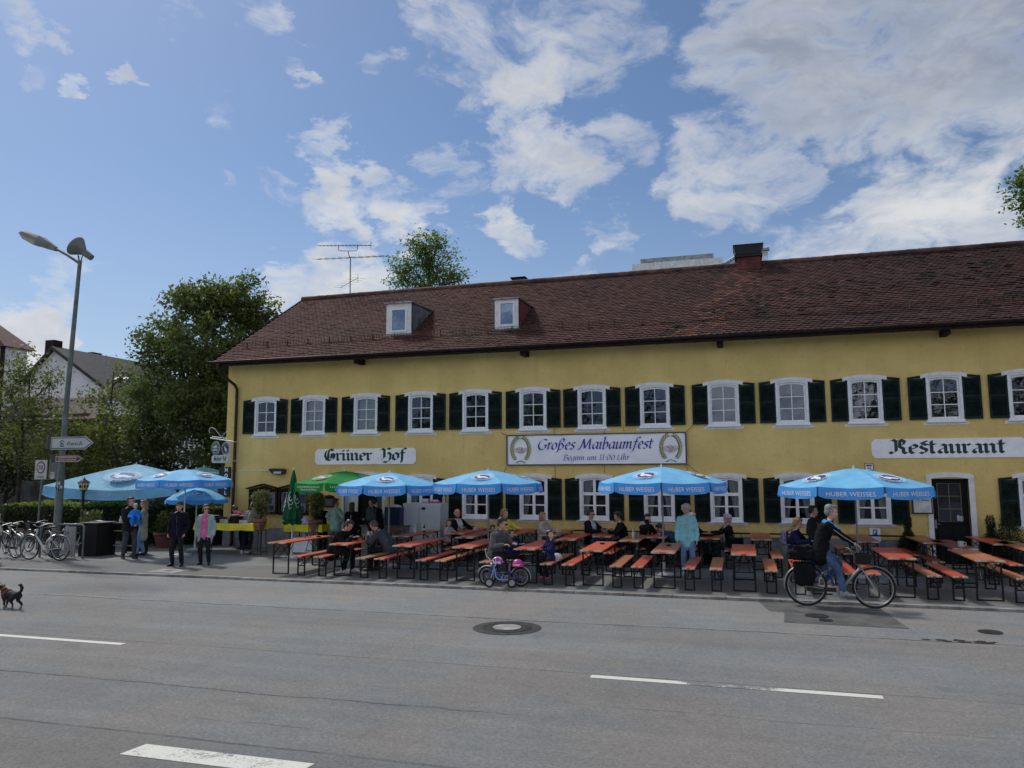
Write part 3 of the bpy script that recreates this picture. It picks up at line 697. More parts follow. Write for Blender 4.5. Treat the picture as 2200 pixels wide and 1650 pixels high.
# --- tiled roof: every beaver-tail tile is its own slab with its own tone
def tile_mat():
    m, t, b = base_mat('beaver tail tiles')
    at_ = t.new('ShaderNodeAttribute'); at_.attribute_name = 'tone'
    tc = t.new('ShaderNodeTexCoord').outputs['Object']
    n = t.noise(tc, 9, 5, .7)
    c = t.mix(t.ramp(n, .35, .7, 0, .5), at_.outputs['Color'], (.045, .030, .026))
    lich = t.ramp(t.noise(tc, 30, 3, .7), .64, .74, 0, .35); c = t.mix(lich, c, (.16, .135, .11))
    t.put(b.inputs['Base Color'], c); b.inputs['Roughness'].default_value = .85; b.inputs['Specular IOR Level'].default_value = .2
    bump(t, b, t.noise(tc, 60, 3, .7), .4, .01); return m
M_TILE = tile_mat()
def tiles(x0, x1, yr0, front=True):
    ts = .172; ex = .150; sl = math.hypot(1, RS); L = 5.6*sl; rows = int(L/ex)
    V = []; Fc = []; T = []
    ca, sa = 1/sl, RS/sl
    for r in range(rows+2):
        off = (r % 2)*ts/2
        sag = .0
        n = int((x1-x0)/ts)+1
        for i in range(n):
            xa = x0+off+i*ts+rng.uniform(-.006, .006)
            if xa > x1: continue
            d = r*ex+rng.gauss(0, .004)
            dam = noise.noise(Vector((xa*.23+3, d*.45, 1.7)))+(xa-13)*.055      # the right half is mossier and more broken
            lift = .018+abs(rng.gauss(0, .006))+(.022*rng.random() if dam > .25 and rng.random() < .22 else 0)
            dark = dam > .12 and noise.noise(Vector((xa*1.9, d*2.6, 8.3))) > .30-.12*min(1, dam) and rng.random() < .55
            d0, d1 = d, d+ex*1.32
            w_ = ts*.95
            sagz = .020*math.sin(xa*.55)+.018*noise.noise(Vector((xa*.3, d*.5, 4)))
            pts = []
            for dd_, hgt in ((d0, lift), (d1, -.004)):
                for (xx, dz_) in ((xa, 0), (xa+w_, 0)):
                    pts.append((xx, dd_, hgt))
            mid = (xa+w_/2, d0-.022, lift)
            P = [(pts[0][0], pts[0][1]+.012, pts[0][2]), mid, (pts[1][0], pts[1][1]+.012, pts[1][2]), pts[3], pts[2]]
            th = .017
            o = len(V)
            for lay in (0, -th):
                for (xx, dd_, h) in P:
                    y = 1.0+dd_*ca-(h+lay)*sa; z = 6.28+dd_*sa+(h+lay)*ca+sagz
                    V.append((xx, (y if front else 2*RY-y)-F, z))
            fs = [(0, 1, 2, 3, 4), (5, 6, 1, 0), (6, 7, 2, 1), (7, 8, 3, 2), (9, 5, 0, 4)]
            Fc += [tuple(k+o for k in f) for f in fs]
            a = noise.noise(Vector((xa*.35, d*.6, 0)))*.5+.5
            g = rng.random()
            base = Vector((.112, .043, .033)).lerp(Vector((.058, .028, .025)), min(1, max(0, a*.9+(xa-6)*.030)))
            new = max(0, 1-((xa-14.9+.25*(L-d))/1.0)**2)*(.7 if d > L*.45 else .45) if abs(xa-14.7) < 2.2 else 0
            if new > .25 and rng.random() < new*.62: base = Vector((.165, .072, .048))
            if dark: base = Vector((.014, .012, .012))
            elif g < .10: base = base*.65
            elif g > .93: base = base*1.35+Vector((.012, .010, .009))
            base = base*(.88+.24*rng.random())
            T += [(*base, 1)]*5
    me = bpy.data.meshes.new('roof'); me.from_pydata(V, [], Fc); me.materials.append(M_TILE)
    ca_ = me.attributes.new('tone', 'FLOAT_COLOR', 'FACE'); ca_.data.foreach_set('color', np.array(T, dtype=np.float32).ravel())
    me.update(); return me
roof = bpy.data.objects.new('roof', tiles(XL-.27, XR-.2, 1.0)); COL.objects.link(roof); roof.parent = inn
b = MB(); x = XL-.28
while x < XR:                                # ridge tiles
    l = .40; b.tube([(x, RY-F, roofz(RY)+.015+rng.uniform(-.006, .006)), (x+l, RY-F, roofz(RY)+.022+rng.uniform(-.006, .006))], [.125, .110], 10); x += l-.03
b.build('ridge_tiles', mt('ridge clay', (.10, .048, .038), .75, var=.45, vs=2.5), roof, smooth=50)
b = MB()                                     # verge board on the gable
for s_ in (1,): b.add([(XL-.285, 1.0-F, 6.16), (XL-.285, RY-F, roofz(RY)-.12), (XL-.285, RY-F, roofz(RY)+.03), (XL-.285, 1.0-F, 6.31)], [(0, 1, 2, 3)])
b.build('verge_board', M_DARKW, roof)
# snow guard: one thin railing along the lower roof
b = MB(); yg = 2.02; zg = roofz(yg)
for zz in (.05, .10, .15): b.tube([(XL+.1, yg-F-.02, zg+zz+.02), (XR-.2, yg-F-.02, zg+zz+.02)], .006, 4)
x = XL+.2
while x < XR-.3:
    b.box(x, x+.008, yg-F-.03, yg-F-.015, zg+.03, zg+.19); x += .11
k = 0; x = XL+.4
while x < XR-.3:
    b.box(x, x+.016, yg-F-.04, yg-F+.02, zg-.0, zg+.20); x += .82
b.build('snow_guard', mt('rusty brown rail', (.12, .060, .042), .7, .3, var=.3), roof)

# --- dormers
def dormer(x0, x1, yf, z0, z1, cheek, win, blind):
    y_back = 1.0+(z1+.05-6.28)/RS
    d_ = MB()
    d_.add([(x0, yf, z0), (x0, yf, z1), (x0, y_back, z1+.05)], [(0, 1, 2)], 0); d_.add([(x1, yf, z0), (x1, yf, z1), (x1, y_back, z1+.05)], [(2, 1, 0)], 0)
    for k in range(1, 4):
        xx = x1; yy = yf+(y_back-yf)*k/4.2
        d_.box(x1, x1+.015, yy, yy+.02, roofz(yy), z1+.0, 0)
    D = d_.build('dormer', cheek, inn, IO)
    f = MB(); wx0, wx1, wz0, wz1 = win
    f.box(x0, wx0, yf-.02, yf+.06, z0, z1); f.box(wx1, x1, yf-.02, yf+.06, z0, z1); f.box(wx0, wx1, yf-.019, yf+.06, z0, wz0); f.box(wx0, wx1, yf-.019, yf+.06, wz1, z1)
    f.build('front', M_WHTP, D, IO)
    s_ = MB(); a = .06
    s_.box(wx0, wx0+a, yf-.045, yf, wz0, wz1); s_.box(wx1-a, wx1, yf-.045, yf, wz0, wz1); s_.box(wx0+a, wx1-a, yf-.044, yf, wz0, wz0+a); s_.box(wx0+a, wx1-a, yf-.044, yf, wz1-a, wz1)
    s_.build('sash', M_WHT, D, IO)
    g_ = MB(); g_.poly([(wx0+a, yf-.01, wz0+a), (wx1-a, yf-.01, wz0+a), (wx1-a, yf-.01, wz1-a), (wx0+a, yf-.01, wz1-a)]); g_.build('pane', M_GLASSD, D, IO)
    if blind:
        g_ = MB(); g_.box(wx0+a, wx1-a, yf+.02, yf+.025, wz0+(wz1-wz0)*.58, wz1-a); g_.build('blind', M_WHT, D, IO)
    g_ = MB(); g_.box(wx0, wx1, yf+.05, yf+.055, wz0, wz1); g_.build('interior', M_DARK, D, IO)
    r_ = MB(); r_.prism([(yf-.10, z1), (yf-.10, z1+.05), (y_back+.1, z1+.11), (y_back+.1, z1+.06)], lambda a_, b_, d__: (d__, a_, b_), x0-.05, x1+.05); r_.build('dormer_roof', M_ZINC, D, IO)
    s2 = MB(); s2.box(x0-.06, x1+.06, yf-.12, yf, z0-.05, z0); s2.build('flashing', M_ZINC, D, IO)
M_GLASSD = glass_mat('dormer glass', .30)
dormer(2.98, 3.90, 2.37, 7.11, 8.18, M_ZINC, (3.14, 3.74, 7.20, 8.02), False)
dormer(6.88, 7.68, 2.33, 7.08, 8.05, mt('red clay cheek', (.14, .030, .028), .7, var=.25), (7.02, 7.56, 7.17, 7.98), True)
# --- chimneys
b = MB(); yc = 6.15; b.box(14.53, 15.31, yc-.0, yc+.7, roofz(yc)-.35, 9.9)
ch = b.build('chimney', mt('red chimney render', (.13, .028, .030), .75, var=.3, vs=4), inn, IO)
b = MB(); b.box(14.46, 15.38, yc-.08, yc+.78, 9.88, 9.96); b.prism([(14.50, 9.96), (15.34, 9.96), (15.42, 10.28), (14.42, 10.28)], lambda a_, b_, d__: (a_, d__, b_), yc-.10, yc+.80)
b.box(14.41, 15.43, yc-.12, yc+.82, 10.28, 10.31); b.build('cap', mt('black sheet cap', (.014, .013, .014), .5, .4), ch, IO)
b = MB(); b.box(6.15, 6.65, 6.75, 7.2, 9.4, 9.92); ch = b.build('chimney', mt('dark brick stub', (.05, .03, .028), .8, var=.3), inn, IO)
b = MB(); b.box(6.10, 6.70, 6.70, 7.25, 9.92, 9.97); b.build('cap', M_DARKW, ch, IO)
# ------------------------------------------------------------------ signs on the inn
M_SIGNW = mt('sign white', (.90, .91, .95), .55, var=.05, vs=4, dirt=.08)
M_SIGNG = mt('sign dark green lettering', (.012, .040, .042), .6, var=.2)
def octo(w, h, c): return [(-w+c, -h), (w-c, -h), (w-c*.55, -h+c*.45), (w, -h+c), (w, h-c), (w-c*.55, h-c*.45), (w-c, h), (-w+c, h), (-w+c*.55, h-c*.45), (-w, h-c), (-w, -h+c), (-w+c*.55, -h+c*.45)]
def wall_sign(name, label, x0, x1, z0, z1, txt, tw, xh, zb, nib):
    cx, cz = (x0+x1)/2, (z0+z1)/2
    th = thing(name, label, 'sign', (cx, F, cz))
    b = MB(); b.prism(octo((x1-x0)/2, (z1-z0)/2, .09), lambda a, c, d: (a, d, c), -.022, -.002); pen_text(b, txt, BL, lambda a, c, e=0: (a-tw/2, -.0245-e, c+zb), tw, xh, nib, 38, 1); b.build('board', [M_SIGNW, M_SIGNG], th)
wall_sign('wall_sign', 'white board with two green blackletter words above the notice cases and green parasol', .83, 4.46, 2.735, 3.25, 'GrUner Hof', 2.95, .235, -.125, .30)
wall_sign('wall_sign', 'white board lettered Restaurant in dark green blackletter near the right edge', 17.80, 21.45, 2.79, 3.30, 'Restaurant', 2.75, .235, -.135, .30)
# banner
bx0, bx1, bz0, bz1 = 7.52, 12.90, 2.69, 3.575
bn = thing('banner', 'long white festival banner with blue lettering and two green wreaths under the upper windows', 'banner', ((bx0+bx1)/2, F, (bz0+bz1)/2))
w2, h2 = (bx1-bx0)/2, (bz1-bz0)/2
b = MB(); nx, nz = 24, 6
vs = [(-w2+2*w2*i/nx, -.05-.012*math.sin(i*1.1)*math.sin(j*.9), -h2+2*h2*j/nz) for j in range(nz+1) for i in range(nx+1)]
b.add(vs, [(j*(nx+1)+i, j*(nx+1)+i+1, (j+1)*(nx+1)+i+1, (j+1)*(nx+1)+i) for j in range(nz) for i in range(nx)])
CLOTH = b
b = MB()
for q in ((-w2-.02, w2+.02, -h2-.022, -h2+.006), (-w2-.02, w2+.02, h2-.006, h2+.022)): b.box(q[0], q[1], -.075, -.035, q[2], q[3])
for q in (-w2-.02, w2-.015): b.box(q, q+.035, -.075, -.035, -h2+.015, h2-.015)
b.build('frame', mt('green banner edge', (.018, .048, .050), .6), bn)
b = CLOTH; M_BLUE = mt('banner blue ink', (.028, .024, .34), .6, var=.1)
pen_text(b, 'GroSes Maibaumfest', IT, lambda a, c, e=0: (a-1.73, -.068-e, c+.005), 3.46, .205, .20, 38, 1, smooth=True, slant=.20)
pen_text(b, 'Beginn um 11:00 Uhr', IT, lambda a, c, e=0: (a-.93, -.068-e, c-.325), 1.98, .110, .15, 38, 1, smooth=True, slant=.18)
M_WR1, M_WR2, M_HAND, M_LINE = mt('wreath olive', (.22, .22, .04), .7, var=.35, vs=30), mt('wreath light', (.38, .36, .10), .7, var=.3, vs=30), mt('printed pink', (.70, .55, .58), .7, var=.12, vs=12), mt('printed line', (.10, .10, .16), .7)
for cx in (-w2+.43, w2-.43):
    k = 0
    for s_ in (-1, 1):
        for i in range(13):
            a = R(-62+i*10.6); rx, rz = .27, .36
            px, pz = cx+s_*rx*math.cos(a), .03+rz*math.sin(a)-.0
            tx, tz = -s_*rx*math.sin(a), rz*math.cos(a); L = math.hypot(tx, tz); tx, tz = tx/L, tz/L
            for side in (-.55, .55):
                ca, sa = math.cos(side), math.sin(side); ux, uz = tx*ca-tz*sa, tx*sa+tz*ca; k += 1
                y = -.067-.0003*(k % 7)
                b.poly([(px, y, pz), (px+ux*.06-uz*.022, y, pz+uz*.06+ux*.022), (px+ux*.125, y, pz+uz*.125), (px+ux*.06+uz*.022, y, pz+uz*.06-ux*.022)], 2+k % 2)
    for s_ in (-1, 1):
        b.tube([(cx+s_*.14, -.068, -.405), (cx+s_*.06, -.068, -.345), (cx-s_*.03, -.068, -.33), (cx-s_*.14, -.068, -.385)], .008, 4, 5)
    hp = [(-.30, .08), (-.16, .12), (-.03, .16), (.12, .12), (.33, .10), (.34, .0), (.2, -.03), (.1, -.11), (-.04, -.13), (-.16, -.06), (-.35, .0)]
    b.poly([(cx+x*.78, -.066, z*.78-.02) for x, z in hp], 4)
    for ln in ([(-.16, .10), (-.02, .02), (.1, .06)], [(.02, .10), (.12, .0), (.14, -.06)], [(-.10, -.06), (.02, -.01)], [(-.05, -.10), (.06, -.04)]):
        b.tube([(cx+x*.8, -.069, z*.8-.02) for x, z in ln], .006, 4, 5)
b.build('cloth', [mt('banner cloth', (.90, .91, .98), .7, var=.03, vs=2), M_BLUE, M_WR1, M_WR2, M_HAND, M_LINE], bn)
for x, z, dx, dz in ((-w2, h2, -.22, .12), (-w2+1.48, h2, .01, .20), (-w2+3.02, h2, .02, .17), (-w2+3.62, h2, -.04, .20), (w2, h2, .22, .22), (-w2, -h2, -.15, -.30), (-w2+1.5, -h2, 0, -.42), (-w2+3.0, -h2, -.01, -.5), (w2, -h2, .02, -.2), (w2, -h2, .30, -.26)):
    b = MB(); b.tube([(x, -.05, z), (x+dx, -.01, z+dz)], .006, 5); b.build('tie_cord', M_BLK, bn)

# hanging sign with two round brewery plates
hs = thing('hanging_sign', 'white iron bracket sign with two round plates and a small board at the corner', 'sign', (-2.69, F-.02, 2.4))
M_IRW = mt('white painted iron', (.52, .53, .52), .5, .1, var=.12, vs=10)
def HS(px, py): p = at(px, py, F-.35); return (p.x+2.69, -.33, p.z-2.4)
b = MB()
b.tube([HS(452, 941), HS(502, 949)], .020, 6); b.tube([HS(456, 938), HS(488, 942)], .012, 6)
b.tube([HS(451, 930), HS(449, 925), HS(451, 920), HS(456, 918.5), HS(462, 922), HS(469, 931), HS(476, 939)], .013, 6); b.tube([HS(476, 939), HS(482, 932), HS(490, 923)], .010, 6)
b.tube([HS(494.5, 949), HS(493.5, 994)], .018, 6)
for py in (949, 990):
    a = HS(494, py); b.tube([a, (a[0]+.12, .0, a[2])], .014, 6)
b.build('bracket', M_IRW, hs)
def plate(px, py, ring, core, seed):
    c = HS(px, py); b = MB(); n = 28; rx, rz = .165, .225
    fn = lambda a, e, d: (c[0]+a, d, c[2]+e)
    el = lambda k: [(rx*k*math.cos(2*PI*i/n), rz*k*math.sin(2*PI*i/n)) for i in range(n)]
    b.prism(el(1.0), fn, -.345, -.315, 0); b.prism(el(.93), fn, -.350, -.3455, 1); b.prism(el(.60), fn, -.354, -.3505, 2)
    for i in range(18):
        a = 2*PI*i/18; b.prism([(rx*.76*math.cos(a)+x, rz*.76*math.sin(a)+z) for x, z in ((-.008, -.018), (.008, -.018), (.008, .018), (-.008, .018))], fn, -.353, -.3507, 0)
    if seed: b.prism([(-.05, .10), (-.01, .06), (.06, -.02), (.05, -.12), (.0, -.10), (-.03, -.02)], fn, -.357, -.3545, 0)
    else:
        b.prism([(-.08, -.02), (.08, -.02), (.07, .07), (.02, .10), (-.03, .06), (-.07, .07)], fn, -.357, -.3545, 0); b.prism([(-.09, -.10), (.09, -.10), (.09, -.05), (-.09, -.05)], fn, -.357, -.3545, 0)
    b.build('brewery_plate', [M_IRW, ring, core], hs)
plate(463.5, 962, mt('plate green', (.03, .085, .055), .4), mt('plate deep green', (.02, .05, .035), .4), 0)
plate(485, 963.5, mt('plate navy', (.035, .04, .12), .4), mt('plate deep navy', (.012, .014, .06), .4), 1)
c = HS(473.5, 986); b = MB(); b.prism(octo(.335, .135, .06), lambda a, e, d: (c[0]+a, d, c[2]+e), -.355, -.325, 0)
pen_text(b, 'GrUner Hof', BL, lambda a, e, q=0: (c[0]+a-.24, -.358-q, c[2]+e-.06), .50, .10, .30, 38, 1)
b.build('name_board', [mt('cream board', (.50, .52, .48), .5), M_SIGNG], hs)

vh = thing('hotel_sign', 'narrow black upright sign with white letters HOTEL on the building corner', 'sign', (-2.69, F, 2.0))
b = MB(); b.box(-.02, .26, -.07, -.02, -.33, .68); b.box(-.20, -.03, -.06, .5, -.33, .68)
for i, ch_ in enumerate('HOTEL'):
    z = .60-i*.195
    text_on(b, ch_, lambda a, c: (.11-c*0+a, -.0735, z+c-.02), height=.13, m=1, bold=.03)
b.build('panel', [M_BLK, M_SIGNW], vh)

# flood light with its conduit
fl = thing('wall_lamp', 'black horizontal floodlight with pale conduit on the yellow wall above the notice cases', 'wall lamp', (-.56, F, 2.50))
b = MB(); b.box(-1.62, -.28, -.022, -.002, .045, .065); b.build('conduit', M_WHTP, fl)
b = MB(); b.prism([(-.30, .09), (-.22, .12), (.26, .115), (.31, .06), (.30, -.03), (.20, -.08), (-.14, -.07)], lambda a, c, d: (a, d, c), -.16, -.01); b.build('housing', M_BLK, fl)
b = MB(); b.box(-.09, .20, -.168, -.160, -.055, .015); b.build('lens', mt('frosted lens', (.55, .56, .55), .3), fl)

# notice cases with little roofs
M_PAPER = mt('white paper', (.50, .51, .54), .8, var=.12, vs=9)
M_PRINT = mt('printed grey', (.10, .11, .14), .8, var=.5, vs=20)
def notice_case(x, w, z0, z1, label, lay):
    th = thing('notice_case', label, 'notice case', (x, F, z0))
    h = z1-z0; b = MB()
    b.box(-w/2, w/2, -.02, -.004, 0, h); b.box(-w/2, -w/2+.07, -.10, -.02, 0, h); b.box(w/2-.07, w/2, -.10, -.02, 0, h); b.box(-w/2+.07, w/2-.07, -.10, -.02, 0, .07)
    b.prism([(-w/2+.07, h-.08), (w/2-.07, h-.08), (w/2-.07, h), (0, h+.10), (-w/2+.07, h)], lambda a, c, d: (a, d, c), -.10, -.02)
    b.build('case', M_DARKW, th)
    b = MB()
    for s_ in (-1, 1): b.add([(0, -.20, h+.16), (0, .0, h+.16), (s_*(w/2+.08), 0, h+.01), (s_*(w/2+.08), -.20, h+.01), (0, -.20, h+.19), (0, .0, h+.19), (s_*(w/2+.08), 0, h+.04), (s_*(w/2+.08), -.20, h+.04)], [(0, 1, 2, 3), (4, 5, 6, 7), (0, 3, 7, 4), (2, 3, 7, 6)])
    b.build('roof', M_DARKW, th)
    b = MB(); b.box(-w/2+.08, w/2-.08, -.030, -.0205, .08, h-.09)
    for (a0, a1, c0, c1, m) in lay: b.box(-w/2+a0*w, -w/2+a1*w, -.0345, -.0305, c0*h, c1*h, m)
    b.build('notice', [M_PAPER, M_PRINT, mt('blue print', (.08, .10, .22), .8)], th)
    b = MB(); b.poly([(-w/2+.07, -.08, .07), (w/2-.07, -.08, .07), (w/2-.07, -.08, h-.08), (-w/2+.07, -.08, h-.08)]); b.build('pane', M_GLASSL, th)
notice_case(-1.08, 1.10, 1.10, 1.92, 'dark wooden notice case half hidden by the left climbing plant', [(.12, .4, .45, .8, 1), (.55, .78, .42, .66, 2), (.5, .85, .15, .35, 1)])
notice_case(.08, 1.12, 1.08, 1.92, 'dark wooden notice case with white posters behind the closed green parasol', [(.14, .32, .5, .85, 1), (.16, .30, .15, .38, 1), (.45, .6, .3, .7, 1), (.66, .9, .45, .8, 2), (.62, .84, .12, .36, 1)])
b = MB(); b.prism([(-.22, 0), (.22, 0), (.22, .62), (.12, .70), (-.12, .70), (-.22, .62)], lambda a, c, d: (a, d, c), -.05, -.005)
tag(b.build('menu_board', M_BLK, loc=(.95, F, 1.10)), 'black shaped chalkboard behind the second climbing plant', 'board')
b = MB(); b.prism([(-.20, 0), (.20, 0), (.20, .28), (.14, .37), (0, .41), (-.14, .37), (-.20, .28)], lambda a, c, d: (a, d, c), -.05, -.005)
b.box(-.15, .15, -.053, -.0505, .05, .27, 1)
tag(b.build('menu_board', [M_DARKW, M_PRINT], loc=(1.40, F, 1.34)), 'small black arched chalkboard left of the entrance', 'board')
# menu box by the door
mb_ = thing('menu_box', 'lit white menu display case with a small emblem, left of the dark door', 'menu box', (18.93, F, 1.55))
b = MB(); b.box(-.24, .24, -.09, -.004, -.22, .22); b.build('frame', M_BLK, mb_)
b = MB(); b.box(-.21, .21, -.095, -.0905, -.19, .19); b.box(-.20, .20, -.099, -.0955, .085, .09, 1)
b.prism([(-.17, .12), (-.11, .165), (-.05, .12), (-.07, .12), (-.11, .145), (-.15, .12)], lambda a, c, d: (a, d, c), -.1, -.0955, 1)
b.box(-.02, .17, -.099, -.0955, .12, .145, 1)
b.build('menu_sheet', [mt('menu white', (.55, .57, .58), .5), M_PRINT], mb_)
# small signs
hz = thing('warning_sign', 'small white wall plate with red frame above the umbrella in front of the door', 'sign', (17.71, F, 2.565))
b = MB(); b.box(-.11, .11, -.02, -.004, -.10, .10); b.box(-.09, .09, -.024, -.0205, -.08, .08, 1); b.box(-.07, .07, -.028, -.0245, .01, .06, 2); b.box(-.055, .055, -.028, -.0245, -.05, -.02, 2)
b.build('plate', [mt('sign red', (.30, .03, .03), .5), M_SIGNW, M_PRINT], hz)
ps = thing('parking_sign', 'small white plate with blue P square low on the wall under the last umbrella', 'sign', (17.76, F, .78))
b = MB(); b.box(-.13, .13, -.045, -.034, -.19, .15); b.box(-.055, .055, -.05, -.0455, -.02, .12, 1); text_on(b, 'P', lambda a, c: (a, -.0525, c+.05), height=.09, m=0, bold=.03)
b.build('plate', [M_SIGNW, mt('parking blue', (.015, .05, .30), .5)], ps)
# rail along the wall
rl = thing('wall_rail', 'black iron rail running along the foot of the yellow wall', 'rail', (12, F, 0))
b = MB(); b.tube([(-6.6, -.14, .745), (6.75, -.14, .745)], .022, 8)
for x in np.arange(-6.4, 6.8, 1.65): b.tube([(x, -.14, .745), (x, -.14, .60), (x, -.02, .60)], .014, 6)
b.build('bar', M_BLK, rl)
# roof aerial
ae = thing('roof_aerial', 'tall television aerial with two long combs on the left end of the ridge', 'aerial', (-.80, 6.75, 9.72))
M_AER = mt('aerial metal', (.10, .105, .11), .5, .6, var=.2)
def AE(px, py, y=6.75): p = at(px, py, y); return (p.x+.80, p.y-6.75, p.z-9.72)
b = MB(); b.tube([AE(752, 640), AE(753, 552)], .022, 6); b.tube([AE(753, 556), AE(749, 547), AE(748, 539)], .018, 6); b.build('mast', M_AER, ae)
def comb(p, q, n, L, r=.010, vert=False):
    b = MB(); b.tube([p, q], r*1.6, 5)
    for k in range(n):
        u = k/(n-1); c = Vector(p).lerp(Vector(q), u); l = L*(.7+.3*u)
        e = Vector((.25, .92, .12))*l
        b.tube([c-e, c+e], r*.6, 4)
    return b
b = comb(AE(684, 528), AE(797, 527), 15, .22); b.tube([AE(727, 528), AE(727, 537), AE(731, 539), AE(765, 539), AE(768, 536), AE(768, 528)], .014, 5); b.tube([AE(797, 519), AE(797, 534)], .012, 5); b.build('upper_comb', M_AER, ae)
b = comb(AE(680, 557), AE(827, 550), 11, .40); b.build('lower_comb', M_AER, ae)
b = comb(AE(731, 618), AE(769, 597), 6, .5, .007); b.tube([AE(769, 588), AE(769, 607)], .010, 4); b.build('small_comb', M_AER, ae)

# ------------------------------------------------------------------ street lamp with finger posts
M_POLE = mt('galvanised grey green', (.13, .155, .155), .55, .3, var=.2, vs=3, dirt=.3)
M_LAMP = mt('lamp housing grey', (.17, .175, .17), .5, var=.15, vs=4, dirt=.3)
LP = Vector((at(119, 1185, -2.75).x, -2.75, 0))
sl_ = thing('street_lamp', 'tall grey steel lamp post with a long lantern arm and a cone floodlight', 'street lamp', LP)
def LM(px, py, dy=0.0): p = at(px, py, LP.y+dy); return (p.x-LP.x, p.y-LP.y, p.z-LP.z)
top = LM(172, 560)
b = MB(); b.tube([(0.0, 0, -.05), (.02, 0, 2.35)], [.108, .108], 16); b.tube([(.02, 0, 2.34), (.03, 0, 2.46)], [.112, .085], 16); b.tube([(.03, 0, 2.44), (.06, 0, 4.6), top], [.087, .076, .056], 14)
for z in (.95, 1.75): b.lathe([(.112, z-.006), (.112, z+.006)], 16)
b.build('pole', M_POLE, sl_, smooth=40)
b = MB(); b.tube([top, LM(172, 566), LM(145, 548), LM(118, 533)], [.055, .05, .045, .042], 10); b.build('arm', M_POLE, sl_, smooth=50)
A, B = Vector(LM(119, 534)), Vector(LM(51, 503)); dx = (B-A).normalized(); dz = Vector((0, 0, 1)); dy = dx.cross(dz).normalized(); dn = dy.cross(dx).normalized()
if dn.z < 0: dn = -dn
Lg = (B-A).length
def LQ(u, v, n): return tuple(A+dx*u*Lg+dy*v+dn*n)
b = MB()
for (u0, u1, w0, w1, t0, t1, b0, b1) in ((-.03, .22, .06, .13, .06, .12, -.07, -.12), (.22, .46, .13, .20, .12, .17, -.12, -.14), (.46, .90, .20, .21, .17, .15, -.03, -.03), (.90, 1.0, .21, .18, .15, .04, -.03, -.02)):
    v = [LQ(u0, -w0, b0), LQ(u0, w0, b0), LQ(u0, w0, t0*.5), LQ(u0, w0*.6, t0), LQ(u0, -w0*.6, t0), LQ(u0, -w0, t0*.5), LQ(u1, -w1, b1), LQ(u1, w1, b1), LQ(u1, w1, t1*.5), LQ(u1, w1*.6, t1), LQ(u1, -w1*.6, t1), LQ(u1, -w1, t1*.5)]
    b.add(v, [(0, 1, 2, 3, 4, 5), (11, 10, 9, 8, 7, 6)] + [(i, (i+1) % 6, (i+1) % 6+6, i+6) for i in range(6)])
b.build('lantern', M_LAMP, sl_)
b = MB(); v = [LQ(.47, -.19, -.03), LQ(.47, .19, -.03), LQ(.99, .18, -.02), LQ(.99, -.18, -.02), LQ(.52, -.13, -.17), LQ(.52, .13, -.17), LQ(.90, .11, -.14), LQ(.90, -.11, -.14)]
b.add(v, [(4, 5, 6, 7), (0, 1, 5, 4), (1, 2, 6, 5), (2, 3, 7, 6), (3, 0, 4, 7)]); b.build('diffuser', mt('lamp diffuser', (.42, .42, .40), .25, var=.1), sl_)
b = MB(); b.tube([LM(168, 549), LM(171, 566)], .022, 6); b.tube([LM(177, 549), LM(173, 566)], .016, 6); b.build('floodlight_bracket', M_BLK, sl_)
c0 = Vector(LM(197, 554, 0)); k_ = (at(180, 540, LP.y)-CAM).dot(CF)/FPX; ax = (CR*-37+CU*27+CF*3)*k_
b = MB(); b.tube([c0, c0+ax*.38, c0+ax*.46, c0+ax*.95, c0+ax*.98], [.095, .11, .10, .32, .32], 20); b.build('floodlight', M_LAMP, sl_, smooth=24)
b = MB(); b.tube([c0+ax*.965, c0+ax*.985], [.30, .29], 20); b.build('floodlight_lens', mt('flood lens', (.30, .31, .30), .2), sl_, smooth=40)
def pointer(name, label, px0, px1, py0, py1, col, edge, tilt, yoff, draw):
    p = onz(0, 0, 1); a = at(px0, (py0+py1)/2, LP.y+yoff); c = at(px1, (py0+py1)/2, LP.y+yoff)
    L = c.x-a.x; hgt = at(px0, py0, LP.y+yoff).z-at(px0, py1, LP.y+yoff).z
    th = thing(name, label, 'direction sign', (a.x, LP.y+yoff, a.z), R(tilt))
    fn = lambda u, v, d: (u, d, v); h = hgt/2; tip = L*.82
    sh = lambda k: [(k, -h+k), (tip-k*.3, -h+k), (L-k*1.4, 0), (tip-k*.3, h-k), (k, h-k)]
    b = MB(); b.prism(sh(0), fn, -.012, .012, 0); b.prism(sh(.022), fn, -.0155, -.0125, 1); b.prism(sh(.045), fn, -.019, -.016, 2); draw(b, L, h)
    b.build('panel', [edge, col[0], col[1], col[2]], th)
    return th
M_GREY = mt('sign light grey', (.44, .46, .48), .5, var=.05); M_BRN = mt('sign brown', (.085, .035, .032), .5, var=.1); M_CREAM = mt('sign cream', (.45, .38, .34), .5)
M_NAVY = mt('sign dark navy', (.012, .016, .030), .5)
def dfresch(b, L, h):
    text_on(b, 'fresch', lambda a, c: (L*.57+a, -.021, c-.01), width=L*.36, height=.125, m=3, shear=.25, bold=.008)
    x = L*.27; k = 1
    for q in ([(-.085, .01), (0, .08), (.085, .01), (.085, .035), (0, .105), (-.085, .035)], [(-.055, -.0), (-.02, .03), (.02, .0), (.05, .0), (.05, -.02), (-.055, -.02)], [(-.07, -.035), (.07, -.035), (.07, -.06), (-.07, -.06)], [(-.07, -.075), (.07, -.075), (.07, -.10), (-.07, -.10)]):
        b.prism([(x+u, v-.005) for u, v in q], lambda u, v, d: (u, d, v), -.022, -.0192, 3)
